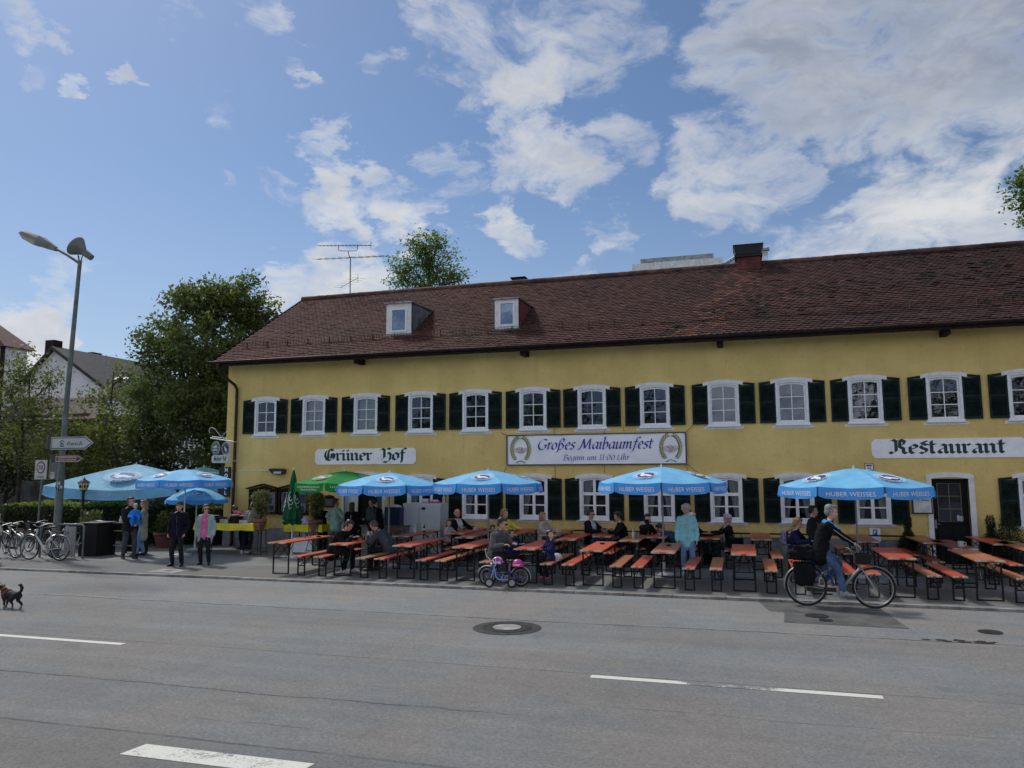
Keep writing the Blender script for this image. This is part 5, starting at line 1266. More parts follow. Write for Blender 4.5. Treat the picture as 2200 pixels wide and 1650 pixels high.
for k, x, lab in (('red', 4.12, 'orange bench right of the leftmost front row table'), ('red', 4.68, 'red bench under the man in the black jacket at the second table'),
    ('tan', 5.80, 'bare tan wooden bench, the only unpainted one, right of the two men'), ('red', 6.28, 'red bench next to the bare tan bench'),
    ('red', 7.32, 'orange red bench, left one of the close pair before the white cabinet'), ('org', 7.82, 'orange bench, right one of the close pair before the white cabinet'),
    ('org', 8.86, 'orange bench on which the man in the grey hoodie sits'), ('org', 10.26, 'orange bench on which the girl in navy sits'),
    ('red', 10.74, 'red bench left of the glossy empty red table'), ('org', 11.76, 'worn orange bench right of the glossy empty red table'),
    ('red', 12.22, 'red bench left of the worn orange brown table'), ('red', 13.30, 'red bench at the feet of the woman in turquoise'),
    ('org', 13.82, 'light orange bench right of the woman in turquoise'), ('org', 14.90, 'orange bench left of the cyclist, further from the rear wheel of two'),
    ('red', 15.45, 'red bench touching the rear wheel of the bicycle in the picture'), ('red', 16.38, 'red bench seen through the bicycle frame'),
    ('red', 16.80, 'orange red bench seen through the front wheel of the bicycle'), ('org', 17.80, 'orange bench right of the front wheel, left one of a close pair'),
    ('red', 18.25, 'red bench right of the front wheel, right one of a close pair'), ('org', 19.28, 'orange brown bench cut by the right edge of the picture')):
    beer('B', k, x, YB_, lab)
for k, x, y, lab in (('mar', 4.45, -.15, 'dark red beer table behind the two men, in front of the counter'), ('red', 5.62, -.86, 'red beer table with bottles in front of the white cabinet, continuing the front table'),
    ('mar', 7.38, -.86, 'dull brown red beer table behind the empty table near the white cabinet'), ('red', 10.12, -.86, 'red second row beer table behind the girl in navy'),
    ('org', 11.70, -.86, 'orange second row beer table with glasses behind the glossy red table'), ('mar', 18.98, -1.0, 'dark maroon second row beer table with the white mug'),
    ('org', 20.35, -1.0, 'orange second row beer table cut by the right edge')):
    beer('T', k, x, y, lab)
for k, x, lab in (('red', 6.72, 'red beer table of the old man and the small girl by the wall'), ('red', 8.28, 'red beer table of the woman in yellow by the wall'), ('org', 9.38, 'orange beer table of the woman in the beige jacket by the wall'),
    ('red', 10.80, 'red beer table between the two men in black by the wall'), ('red', 12.24, 'red beer table of the woman resting her chin on her hand'), ('red', 13.56, 'red beer table of the white-haired women by the wall'),
    ('org', 14.82, 'short looking orange beer table by the wall left of the cyclist'), ('org', 17.28, 'orange beer table by the wall under the blue P sign'), ('org', 18.66, 'orange beer table by the wall in front of the menu box and door'), ('red', 20.12, 'orange red beer table by the wall right of the dark door')):
    beer('T', k, x, .33, lab)
for k, x, y, lab in (('red', 5.02, -.8, 'red bench behind the two men, left of the bottle table'), ('red', 6.15, -.8, 'red bench behind the bare tan bench'), ('mar', 6.92, -1.0, 'dark red bench left of the dull brown table'), ('org', 7.9, -1.0, 'orange bench right of the dull brown table'),
    ('org', 9.64, -.9, 'orange bench left of the second row table behind the girl in navy'), ('org', 10.62, -.95, 'orange bench right of the second row table behind the girl in navy'), ('red', 11.2, -.95, 'red bench left of the second row table with glasses'), ('org', 15.12, -1.05, 'orange bench left of the blond woman with the backpack'),
    ('red', 15.55, -1.3, 'red bench under the blond woman with the backpack'), ('org', 16.82, .38, 'orange bench left of the table under the P sign'), ('red', 18.22, .40, 'red bench between the two tables left of the door'), ('mar', 18.45, -1.0, 'maroon bench left of the table with the white mug'), ('mar', 19.55, -1.0, 'maroon bench right of the table with the white mug'),
    ('red', 19.88, -1.2, 'red bench near the right edge behind the long front table'), ('red', 6.28, .4, 'bench under the old man and the small girl'), ('red', 7.82, .4, 'bench under the woman in yellow'), ('red', 8.95, .4, 'bench under the woman in the beige jacket'), ('red', 10.33, .4, 'bench under the man in sunglasses'),
    ('org', 11.26, .4, 'bench under the man in the black jumper'), ('red', 11.80, .4, 'bench under the woman resting her chin'), ('red', 12.70, .4, 'bench under the person in the teal jacket'), ('red', 13.10, .4, 'bench under the woman half hidden by the turquoise jacket'), ('red', 14.02, .4, 'bench under the white-haired woman in black')):
    beer('B', k, x, y, lab)
# things on the tables
M_BEER = mt('beer', (.42, .17, .02), .15, var=.1); M_FOAM = mt('foam', (.62, .60, .54), .8)
M_CLEAR = glass_mat('clear glass', .16); M_CHINA = mt('white china', (.62, .62, .62), .3, var=.05)
def mug(x, y, label, fill=.7, r=.042, h=.15):
    th = thing('beer_glass', label, 'glass', (x, y, .776), rng.uniform(0, 6))
    b = MB(); b.lathe([(r*.9, 0), (r, .02), (r, h)], 14, cap=False); b.tube([(r, 0, h*.25), (r+.035, 0, h*.3), (r+.035, 0, h*.75), (r, 0, h*.8)], .006, 6); b.build('glass', M_CLEAR, th, smooth=60)
    if fill:
        b = MB(); b.lathe([(r*.86, .006), (r*.93, h*fill)], 14); b.build('beer', M_BEER, th, smooth=40); b = MB(); b.lathe([(r*.93, h*fill), (r*.93, h*fill+.02)], 14); b.build('foam', M_FOAM, th)
    return th
def bottle(x, y, label, col):
    b = MB(); b.lathe([(.032, 0), (.034, .02), (.034, .14), (.014, .19), (.013, .24)], 12)
    b.lathe([(.0345, .05), (.0345, .11)], 12, m=1, cap=False); b.lathe([(.0145, .225), (.0145, .245)], 10, m=1)
    tag(b.build('bottle', [col, M_CHINA], loc=(x, y, .776), smooth=40), label, 'bottle')
M_BROWNG = mt('brown bottle glass', (.05, .025, .012), .15, var=.1); M_WHITEB = mt('white bottle', (.55, .56, .55), .35)
def cup(x, y, label, z=.776, s=1.0):
    b = MB(); b.lathe([(.032*s, 0), (.045*s, .01), (.048*s, .10*s), (.042*s, .10*s), (.038*s, .02)], 14, cap=False); b.tube([(.046*s, 0, .02), (.085*s, 0, .035*s), (.085*s, 0, .075*s), (.046*s, 0, .085*s)], .008*s, 6)
    tag(b.build('mug', M_CHINA, loc=(x, y, z), smooth=60), label, 'mug')
def tray(x, y, label):
    b = MB(); b.lathe([(.05, 0), (.065, .03), (.058, .03)], 12, cap=False); tag(b.build('ashtray', mt('dark ashtray', (.03, .018, .016), .4), loc=(x, y, .776), smooth=50), label, 'ashtray')
mug(5.08, -3.75, 'half full beer mug before the man in the black jacket'); mug(5.22, -3.35, 'amber beer mug beside the sugar caddy on the two men\'s table', .8)
cd_ = thing('cutlery_caddy', 'small white caddy with napkins and bottles on the two men\'s table', 'caddy', (5.22, -3.0, .776))
b = MB(); b.box(-.09, .09, -.06, .06, 0, .09); b.build('box', M_CHINA, cd_)
b = MB(); b.box(-.06, .0, -.04, .04, .09, .19); b.build('napkin', M_CHINA, cd_)
b = MB(); b.lathe([(.022, .09), (.022, .17), (.010, .20)], 8, (.05, 0, 0)); b.build('shaker', M_WHITEB, cd_)
mug(3.36, -3.1, 'empty glass mug on the leftmost table', 0); mug(3.45, -3.0, 'second empty glass beside it on the leftmost table', 0, .035, .12); tray(3.62, -2.8, 'dark ashtray on the leftmost table')
bottle(5.55, -.9, 'small white bottle on the table before the white cabinet', M_WHITEB); bottle(5.70, -.6, 'small brown bottle on the table before the white cabinet', M_BROWNG)
mug(6.66, .05, 'beer glass before the small girl', .6); mug(6.60, -.2, 'glass between the old man and the small girl', .3); cup(6.9, .3, 'white cup on the old man\'s table')
mug(10.70, .0, 'beer mug before the man in sunglasses', .75); mug(10.86, -.2, 'beer mug between the two men in black', .8); mug(10.92, .15, 'beer mug before the man in the black jumper', .5)
bottle(11.70, -1.2, 'small white bottle on the orange second row table', M_WHITEB); mug(11.80, -1.0, 'empty glass on the orange second row table', 0)
mug(12.2, .1, 'glass before the woman resting her chin', .4); bottle(12.3, .5, 'brown bottle beside the umbrella pole on the chin-resting woman\'s table', M_BROWNG); bottle(12.15, .4, 'white sauce bottle on the chin-resting woman\'s table', M_WHITEB)
tray(11.22, -3.0, 'ashtray on the glossy red table'); tray(12.75, -3.05, 'ashtray on the worn orange brown table')
cup(9.45, .0, 'white sauce cup on the beige-jacketed woman\'s table', s=1.2); tray(9.35, .1, 'dark dish on the beige-jacketed woman\'s table')
cup(18.98, -1.75, 'large white mug on the maroon table near the door', s=1.25)
b = MB(); b.lathe([(.10, 0), (.20, .04), (.21, .07), (.19, .07)], 20, cap=False); b.ball((0, 0, .06), (.17, .15, .035), 10, 1); tag(b.build('bread_basket', [M_DARKW, mt('bread', (.25, .13, .07), .8, var=.3)], loc=(13.5, -.1, .776), smooth=60), 'dark round basket on the white-haired women\'s table', 'basket')
b = MB(); b.box(-.17, .10, -.14, .12, 0, .006); b.box(-.12, .12, -.02, .16, .006, .012, 1)
tag(b.build('newspaper', [M_PAPER, M_PAPER], loc=(9.72, -4.1, .62)), 'folded newspaper hanging under the table of the man in the grey hoodie', 'newspaper')

# ------------------------------------------------------------------ umbrellas
def fabric(name, col, trans=.35):
    m, t, b = base_mat(name)
    tc = t.new('ShaderNodeTexCoord').outputs['Object']
    c = t.mix(t.ramp(t.noise(tc, 3, 4, .6), .3, .7), tuple(v*.88 for v in col), tuple(min(1, v*1.08) for v in col))
    t.put(b.inputs['Base Color'], c); b.inputs['Roughness'].default_value = .7; b.inputs['Specular IOR Level'].default_value = .3
    bump(t, b, t.noise(tc, 7, 3, .6), .25, .02)
    tr = t.new('ShaderNodeBsdfTranslucent'); t.put(tr.inputs['Color'], c)
    mx = t.new('ShaderNodeMixShader'); mx.inputs[0].default_value = trans
    o = m.node_tree.nodes['Material Output']; t.link(b.outputs[0], mx.inputs[1]); t.link(tr.outputs[0], mx.inputs[2]); t.link(mx.outputs[0], o.inputs['Surface'])
    return m
FB_BLUE = fabric('blue parasol cloth', (.22, .60, 1.0), .2); FB_PALE = fabric('faded blue parasol cloth', (.28, .62, .88), .32); FB_TURQ = fabric('faded turquoise parasol cloth', (.20, .52, .62), .45)
FB_GRN = fabric('green parasol cloth', (.012, .34, .07), .4); FB_VALSHADE = fabric('blue parasol rim with painted shade', (.095, .41, .98), .2); FB_DGRN = fabric('dark green parasol cloth', (.008, .10, .045), .15)  # blue rim: same cloth as the top, its shade put into a darker colour
M_PW = mt('printed white', (.86, .88, .92), .6, var=.04); M_PN = mt('printed navy', (.020, .035, .20), .6, var=.1)
M_PFW = mt('faded print white', (.50, .66, .80), .7); M_POLEW = mt('white pole', (.60, .61, .62), .35, .1, var=.06); M_POLEG = mt('grey pole', (.22, .23, .24), .4, .4, var=.1)
M_GEM = mt('printed emblem green', (.02, .15, .05), .6)
def emblem(b, O, U, V, N, r, ms):
    """oval brewery badge: speckled white lettering ring, navy oval, white leaping shape"""
    f = lambda u, v, d: tuple(O+U*u*r+V*v*r+N*d); n = 24
    el = lambda a, c: [(a*math.cos(2*PI*i/n), c*math.sin(2*PI*i/n)) for i in range(n)]
    pol = lambda pts, d, m: b.poly([f(u, v, d) for u, v in pts], m)
    for i in range(44):
        a = 2*PI*i/44; w_ = (.034, .022, .038, .012)[i % 4]
        pol([(1.02*math.cos(a-w_), .92*math.sin(a-w_)), (1.02*math.cos(a+w_), .92*math.sin(a+w_)), (.80*math.cos(a+w_*.8), .72*math.sin(a+w_*.8)), (.80*math.cos(a-w_*.8), .72*math.sin(a-w_*.8))], .006, ms[0])
    pol(el(.76, .66), .006, ms[0]); pol(el(.70, .60), .008, ms[1])
    pol([(-.52, -.02), (-.30, .18), (.02, .20), (.22, .10), (.52, -.06), (.60, -.22), (.35, -.30), (.05, -.16), (-.2, -.34), (-.35, -.18)], .010, ms[0])
    pol([(-.55, .30), (-.36, .48), (-.22, .38), (-.30, .16), (-.45, .12)], .011, ms[0])
def parasol(label, x, y, ztop, zrim, Rr, fab, rot, txt, tmat, logos=(0, 2, 4, 6), n=8, val=.245, pole=M_POLEG, pr=.022, base='disc', bend=1.35, lm=None, tilt=(0, 0), grp='advertising parasols over the beer tables', skew=None):
    th = thing('parasol', label, 'parasol', (x, y, 0), 0, grp)
    c = MB(); Rc = Rr/math.cos(PI/n) if n > 4 else Rr
    zf = lambda q: zrim+(ztop-zrim)*(1-abs(q)**bend)
    tl = lambda p: (p[0], p[1], p[2]+p[0]*tilt[0]+p[1]*tilt[1])
    ns, nl = 7, 4
    lmats = lm or [M_PW, M_PN]
    for k in range(n):
        a0, a1 = rot+2*PI*k/n, rot+2*PI*(k+1)/n
        A = Vector((math.cos(a0), math.sin(a0), 0))*Rc; Bq = Vector((math.cos(a1), math.sin(a1), 0))*Rc
        vs = []
        for i in range(ns+1):
            q = i/ns
            for j in range(nl+1):
                u = j/nl; p = (A*(1-u)+Bq*u)*q
                vs.append(tl((p.x, p.y, zf(q)-.035*q*math.sin(PI*u)*(1 if n > 4 else 2.4)*Rr/1.4)))
        c.add(vs, [(i*(nl+1)+j, (i+1)*(nl+1)+j, (i+1)*(nl+1)+j+1, i*(nl+1)+j+1) for i in range(ns) for j in range(nl)], 0)
        mid = (A+Bq)*.5; out = mid.normalized(); T = (Bq-A).normalized(); Lc = (Bq-A).length
        nu = 9; g = .012; vs = []; sagr = .035*(1 if n > 4 else 2.4)*Rr/1.4
        for i in range(nu+1):
            u = i/nu; cor = .035*(max(0, abs(u-.5)*2-.86)/.14)**2
            p = A+(Bq-A)*(g/Lc+u*(1-2*g/Lc)); zt = zf(1)-sagr*math.sin(PI*u)
            for v in (0, .5, 1):
                q = p+out*(.012+.03*v+.018*math.sin(u*9+k*2.1)*v); vs.append(tl((q.x, q.y, zt-(val-cor)*v)))
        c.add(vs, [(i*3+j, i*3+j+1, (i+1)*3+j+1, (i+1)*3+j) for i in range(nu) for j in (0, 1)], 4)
        if txt:
            for q_, (tx_, hh) in enumerate(txt):
                zc = zf(1)-sagr*.9-val*(.5 if len(txt) == 1 else (.32 if q_ == 0 else .66))
                def fn(a, d):
                    uu = .5+a/Lc; p = mid+T*a+out*(.032+.022)+out*.02*(0 if abs(a) < 9 else 1); return tl((p.x, p.y, zc+d-.0))
                text_on(c, tx_, fn, width=(Lc*.74 if q_ == 0 else Lc*.55) if n > 4 else Lc*.34, height=hh, m=1)
        if k in logos:
            q = .66; O = Vector(tl((mid.x*q, mid.y*q, zf(q)-.03*q))); q2 = .60; O2 = Vector(tl((mid.x*q2, mid.y*q2, zf(q2)-.03*q2)))
            V = (O2-O).normalized(); N = T.cross(V).normalized(); N = N if N.z > 0 else -N
            emblem(c, O+N*(.028 if n > 4 else .045), T if T.cross(V).dot(N) > 0 else -T, V, N, Rr*(.215 if n > 4 else .19), (2, 3))
    c.build('canopy', [fab, tmat, *lmats, FB_VALSHADE if fab is FB_BLUE else fab], th, smooth=30)
    p = MB(); p.cyl((0, 0, .02), (0, 0, ztop-.01), pr, n=10); p.build('pole', pole, th, smooth=60)
    p = MB(); p.lathe([(.03, ztop-.005), (.035, ztop+.015), (.015, ztop+.03), (.018, ztop+.055), (.003, ztop+.075)], 10, cap=False); p.build('finial', M_POLEW, th, smooth=60)
    for k in range(n):
        a = rot+2*PI*k/n; p = MB(); pts = []
        for i in range(6): q = .04+.95*i/5; pts.append(tl((Rc*q*math.cos(a), Rc*q*math.sin(a), zf(q)-.022)))
        p.tube(pts, .008, 5); p.tube([pts[2], (0, 0, zrim-.12)], .006, 5); p.build('rib', pole, th)
    p = MB()
    if base == 'disc': p.lathe([(.26, 0), (.27, .03), (.10, .06), (.035, .07), (.035, .30)], 24)
    else: p.box(-.4, .4, -.4, .4, 0, .07); p.lathe([(.05, .07), (.05, .35)], 10)
    p.build('base', M_POLEW if base == 'disc' else M_CONC, th, smooth=40)
    return th
HW = [('HUBER WEISSES', .098)]
def px_parasol(label, px, Y, pyt, pyr, half, *a, **k):
    t_ = at(px, pyt, Y); dpt = (t_-CAM).dot(CF); r_ = half*dpt/FPX; z = at(px, pyr, Y).z
    return parasol(label, t_.x, Y, t_.z, z, r_, *a, **k)
px_parasol('blue parasol with white lettered rim above the two men drinking beer', 837, -2.12, 1015, 1041, 103, FB_BLUE, R(-2), HW, M_PW, (0, 2, 4, 6))
px_parasol('blue parasol with white lettered rim above the bald man and small girl', 1049, -2.1, 1010, 1037, 109, FB_BLUE, R(-14), HW, M_PW, (0, 2, 4, 6))
px_parasol('blue parasol with white lettered rim above the standing woman in turquoise', 1421, -2.1, 1003, 1035, 123, FB_BLUE, R(5), HW, M_PW, (1, 3, 5, 7))
px_parasol('largest blue parasol with white lettered rim, above the cyclist beside the dark door', 1834, -1.37, 1006, 1043, 146, FB_BLUE, R(12), HW, M_PW, (0, 2, 4, 6))
px_parasol('open bright green parasol with pale badge in front of the notice cases', 741, -.35, 1012, 1036, 101, FB_GRN, R(8), [('HOFBRÄUHAUS', .06), ('TRAUNSTEIN', .05)], M_PW, (1, 3, 5, 7), lm=[mt('badge pale green', (.45, .55, .46), .6), M_GEM])
px_parasol('flat blue parasol at the inn corner, just below the hanging sign', 400, -1.2, 1008, 1030, 90, FB_BLUE, R(10), HW, M_PW, (1, 3, 5, 7), pole=M_POLEW)
px_parasol('small round blue parasol, lowest of the group at the inn corner, behind the couple', 424, .26, 1048, 1072, 59, FB_BLUE, R(20), None, M_PW, (0, 2, 4, 6), val=.13, pole=M_POLEW, bend=1.8)
px_parasol('very large square faded blue parasol behind the lamp post', 293, 1.9, 997, 1040, 183, FB_PALE, R(-16.5-92), HW, M_PFW, (0, 1, 2, 3), n=4, lm=[M_PFW, mt('faded print navy', (.06, .10, .32), .7)], val=.33, base='box', pr=.04, bend=1.12)
px_parasol('square turquoise parasol mostly hidden by the flat blue one at the inn corner', 438, 3.4, 1003, 1036, 125, FB_TURQ, R(-16.5-60), HW, M_PW, (0, 1, 2, 3), n=4, val=.32, base='box', pr=.04, bend=1.12)
# the closed dark green umbrella
c = onz(626, 1199); zt, zb = at(629, 1010, c.y).z, at(628, 1126, c.y).z
th = thing('closed_parasol', 'closed dark green parasol with white emblem on a white pole beside the leftmost table', 'parasol', (c.x, c.y, 0))
b = MB(); N_ = 40; rings = []; lv = [(0, .02), (.08, .055), (.3, .115), (.55, .175), (.78, .235), (.90, .265), (.93, .20), (.955, .27), (1.0, .225)]
for u, r_ in lv:
    z = zt+(zb-zt)*u
    rings.append([(.045*u*0+r_*(1+.16*math.sin(8*2*PI*j/N_+u*1.2)*min(1, u*3))*math.cos(2*PI*j/N_), r_*(1+.16*math.sin(8*2*PI*j/N_+u*1.2)*min(1, u*3))*math.sin(2*PI*j/N_), z+(.03*math.sin(8*2*PI*j/N_) if u > .98 else 0)) for j in range(N_)])
b.add([p for r_ in rings for p in r_], [(i*N_+j, i*N_+(j+1) % N_, (i+1)*N_+(j+1) % N_, (i+1)*N_+j) for i in range(len(lv)-1) for j in range(N_)])
def on_cone(u, a, off=.012): r_ = np.interp(u, [q[0] for q in lv], [q[1] for q in lv])*1.16+off; return (r_*math.sin(a), -r_*math.cos(a), zt+(zb-zt)*u)
for a0, u0, rr in ((.25, .52, .10), (-.75, .55, .11), (1.1, .50, .1)):
    b.tube([on_cone(u0+rr*1.2*math.sin(q), a0+.42*math.cos(q)) for q in np.linspace(.6, 4.6, 12)], .008, 4, 1)
    b.tube([on_cone(u0+rr*.5*math.sin(q), a0+.2*math.cos(q)) for q in np.linspace(.3, 4.0, 9)], .010, 4, 1)
    b.tube([on_cone(u0+.12, a0-.2), on_cone(u0+.2, a0-.05), on_cone(u0+.17, a0+.2)], .007, 4, 1)
b.build('cloth', [FB_DGRN, M_PW], th, smooth=50)
b = MB(); b.cyl((0, 0, .03), (0, 0, zt+.02), .022, n=10); b.cyl((0, 0, .05), (0, 0, .35), .035, n=10); b.build('pole', M_POLEW, th, smooth=60)
b = MB(); b.ball((0, 0, zt+.03), .03, 10); b.build('finial', M_POLEW, th, smooth=179)
b = MB(); b.lathe([(.30, 0), (.30, .04), (.26, .07), (.05, .08), (.05, .12)], 28); b.build('base', M_POLEW, th, smooth=40)
# ------------------------------------------------------------------ yard furniture
M_TERRA = mt('terracotta', (.28, .125, .085), .8, var=.2, vs=5, dirt=.3)
M_RPOT = mt('reddish plastic pot', (.16, .065, .060), .55, var=.2, vs=4)
M_EARTH = mt('potting soil', (.02, .015, .012), .95, var=.4)
def climber(px, Yp, py_base, py_rim, py_bot, halfpot, py_top, halfplant, label, leanx):
    c = at(px, py_base, Yp); k = (c-CAM).dot(CF)/FPX
    zr, zb, zt = at(px, py_rim, Yp).z, at(px, py_bot, Yp).z, at(px, py_top, Yp).z; r = halfpot*k
    th = thing('potted_climber', label, 'potted plant', (c.x, Yp, 0), 0, 'terracotta pots on iron stands')
    b = MB(); b.lathe([(r*.70, zb), (r*.95, zr-.09), (r*1.04, zr-.09), (r*1.06, zr), (r*.94, zr), (r*.92, zr-.05)], 22, cap=False); b.build('pot', M_TERRA, th, smooth=40)
    b = MB(); b.lathe([(r*.92, zr-.045), (.001, zr-.03)], 16, cap=False); b.build('soil', M_EARTH, th)
    b = MB()
    for q in range(4):
        a = PI/4+PI/2*q; b.tube([(r*1.35*math.cos(a), r*1.35*math.sin(a), 0), (r*1.0*math.cos(a), r*1.0*math.sin(a), zb*.5), (r*.98*math.cos(a), r*.98*math.sin(a), zr-.10)], .010, 6)
    for z, rr in ((zr-.10, r*1.0), (zb, r*.9), (.08, r*1.3)): b.tube([(rr*math.cos(2*PI*j/18), rr*math.sin(2*PI*j/18), z) for j in range(18)], .009, 5, closed=True)
    b.build('stand', M_BLK, th, smooth=50)
    h = zt-zr; w_ = halfplant*k
    P, S, T, _ = clumps([(leanx*.3, 0, zr+h*.25, w_*.65, w_*.6, h*.25), (leanx*.7, 0, zr+h*.55, w_*.9, w_*.7, h*.3), (leanx, 0, zr+h*.8, w_, w_*.7, h*.2)], 170, 16, .055, .034, .2, .6)
    leaf_object('leaves', P, S, T, L_VINE, th)
    b = MB()
    for q in range(5): limb(b, (rng.uniform(-.05, .05), rng.uniform(-.05, .05), zr-.03), (leanx+rng.uniform(-.15, .15), rng.uniform(-.1, .1), zr+h*.85), .010, .004, .1, 5, 5)
    b.build('stem', M_BARK, th)
climber(556, -.55, 1190, 1114, 1139, 13.5, 1052, 21, 'climbing plant in a terracotta pot on a stand beside the girl in grey', .02)
climber(677, .45, 1180, 1117, 1142, 15, 1052, 22, 'climbing plant in a terracotta pot on a stand right of the closed parasol', -.02)
# yellow buffet tables
M_YELC = mt('yellow plastic cloth', (.80, .66, .012), .45, var=.10, vs=3)
def cloth_table(x0, x1, y0, y1, H, drop, label):
    th = thing('buffet_table', label, 'table', ((x0+x1)/2, (y0+y1)/2, 0)); w_, d_ = (x1-x0)/2, (y1-y0)/2
    b = MB(); b.box(-w_, w_, -d_, d_, H-.03, H-.004)
    for sx in (-1, 1):
        for sy in (-1, 1): b.tube([(sx*(w_-.15), sy*(d_-.08), 0), (sx*(w_-.15), sy*(d_-.08), H-.03)], .016, 6)
    b.build('frame', M_LEG, th)
    b = MB(); ring = []; n = 60; per = [( -w_, -d_), (w_, -d_), (w_, d_), (-w_, d_)]
    for i in range(n):
        u = i/n*4; k = int(u); f_ = u-k; p, q = per[k], per[(k+1) % 4]; ring.append((p[0]+(q[0]-p[0])*f_, p[1]+(q[1]-p[1])*f_))
    vs = [(x*1.003, y*1.003, H) for x, y in ring]
    for lv_, out in ((.33, .012), (.66, .025), (1, .03)): vs += [(x*(1+out/w_)+.012*math.sin(i*1.3)*lv_, y*(1+out/d_)+.018*math.sin(i*1.7)*lv_, H-drop*lv_-.012*math.sin(i*.9)*lv_) for i, (x, y) in enumerate(ring)]
    b.add(vs, [tuple(range(n))]+[(r_*n+i, r_*n+(i+1) % n, (r_+1)*n+(i+1) % n, (r_+1)*n+i) for r_ in range(3) for i in range(n)])
    b.build('cloth', M_YELC, th, smooth=50)
    return th
cloth_table(-1.95, .15, -.75, .0, .93, .20, 'long yellow-clothed buffet table behind the couple and the girl in grey')
cloth_table(.55, 1.85, .35, 1.05, .86, .22, 'second yellow-clothed table with a heap of lilac cloth, behind the closed umbrella')
M_STEEL = mt('stainless steel', (.45, .46, .47), .3, .8, var=.1)
M_LILAC = mt('lilac cloth', (.42, .40, .60), .9, var=.15, vs=8)
def crate(x, y, z, w_, d_, h, mat, label):
    th = thing('food_tray', label, 'tray', (x, y, z)); b = MB(); t_ = .012
    b.box(-w_, w_, -d_, d_, 0, t_); b.box(-w_, w_, -d_, -d_+t_, t_, h); b.box(-w_, w_, d_-t_, d_, t_, h); b.box(-w_, -w_+t_, -d_+t_, d_-t_, t_, h); b.box(w_-t_, w_, -d_+t_, d_-t_, t_, h); b.build('body', mat, th)
    b = MB()
    for k in range(8): b.ball((rng.uniform(-w_*.7, w_*.7), rng.uniform(-d_*.7, d_*.7), h*.7), (w_*.25, d_*.25, h*.45), 6)
    b.build('contents', mt('dark baked food', (.10, .055, .03), .8, var=.4), th)
for i, (x, mat, h, lab) in enumerate(((-1.75, M_STEEL, .10, 'steel tray at the left end of the yellow buffet table'), (-1.38, M_DARKW, .16, 'dark box on the yellow buffet table right of the woman in pink'), (-1.02, M_STEEL, .12, 'steel tray in the middle of the yellow buffet table'), (-.66, M_DARKW, .20, 'taller dark box on the yellow buffet table before the person in red'), (-.32, M_STEEL, .10, 'steel tray on the yellow buffet table in front of the girl in grey'))):
    crate(x, -.35, .932, .15, .22, h, mat, lab)
for i, x in enumerate((-1.55, -.85, -.45)):
    b = MB(); b.box(-.14, .14, -.10, .10, 0, .012); b.box(-.13, .13, -.09, .09, .012, .02); M_ = b
    tag(b.build('paper_sheet', M_PAPER, loc=(x, -.35+.02*i, 1.14+.02*(i % 2)-.0)), ('white serving board over the left dark box', 'white serving board over the tall dark box', 'white serving board at the right end of the buffet')[i], 'serving board')
b = MB(); nn = 16; vs = []
for i in range(nn):
    for j in range(nn):
        u, v = i/(nn-1)*2-1, j/(nn-1)*2-1; rr = max(abs(u), abs(v)); hgt = max(0, 1-rr**1.6)
        vs.append((u*.36, v*.28, .02+hgt*(.17+.09*noise.noise(Vector((u*2.2, v*2.2, 3))))))
b.add(vs, [(i*nn+j, (i+1)*nn+j, (i+1)*nn+j+1, i*nn+j+1) for i in range(nn-1) for j in range(nn-1)])
tag(b.build('cloth_heap', M_LILAC, loc=(1.02, .70, .866), smooth=50), 'crumpled lilac cloth heaped on the second yellow table', 'cloth')
b = MB(); b.box(-.35, .35, -.22, .22, 0, .42); b.box(-.36, .36, -.23, .23, .42, .45); tag(b.build('white_box', M_SIGNW, loc=(1.15, .62, 0)), 'white storage box under the second yellow table', 'box')
# white two-door cabinet
a, c = at(866, 1081, .62), at(947, 1081, .62); wf = c.x-a.x; H = a.z
cb = thing('white_cabinet', 'big white double-door refrigerator cabinet standing before the ground floor windows', 'cabinet', (a.x, .62, 0))
M_ENAM = mt('white enamel', (.52, .56, .60), .35, var=.06, vs=1.5, dirt=.12)
b = MB(); b.box(0, wf, 0, .62, .08, H); b.box(.04, wf-.04, .03, .6, 0, .08); b.build('body', M_ENAM, cb)
for x0, x1, y in ((.01, wf*.43, -.012), (wf*.45, wf-.01, -.035)):
    b = MB(); b.box(x0, x1, y, -.002, .12, H-.06); d_ = b.build('door', M_ENAM, cb)
    b = MB(); b.box(x1-.05 if x0 < .1 else x0+.02, x1-.03 if x0 < .1 else x0+.04, y-.03, y-.001, H*.45, H*.62); b.build('handle', M_STEEL, d_)
b = MB(); b.prism([(-.06, -.03), (.06, -.03), (.06, .03), (0, .05), (-.06, .03)], lambda u, v, d: (wf*.56+u, d, H-.16+v), -.041, -.036); b.build('badge', M_DARKW, cb)
def on_cab(x, y): return (a.x+x, .62+y, H+.001)
b = MB(); b.cyl((-.11, 0, .065), (.11, 0, .065), .065, n=16); b.cyl((-.112, 0, .065), (.112, 0, .065), .02, n=8, m=1); tag(b.build('paper_roll', [M_PAPER, M_DARKW], loc=on_cab(wf*.52, .2), smooth=40), 'white kitchen paper roll lying on the white cabinet', 'paper roll')
b = MB(); b.box(-.16, .16, -.12, .12, 0, .06); b.ball((.02, 0, .07), (.12, .09, .035), 8, 1); tag(b.build('package', [mt('magenta wrapper', (.42, .05, .28), .5), M_PAPER], loc=on_cab(wf*.78, .2)), 'magenta and white package on the white cabinet', 'package')
b = MB(); b.lathe([(.045, 0), (.045, .16), (.018, .24), (.018, .32)], 12); tag(b.build('bottle', mt('pale bottle', (.42, .40, .36), .3), loc=on_cab(wf*1.0, .25), smooth=40), 'tall pale bottle on the right corner of the white cabinet', 'bottle')
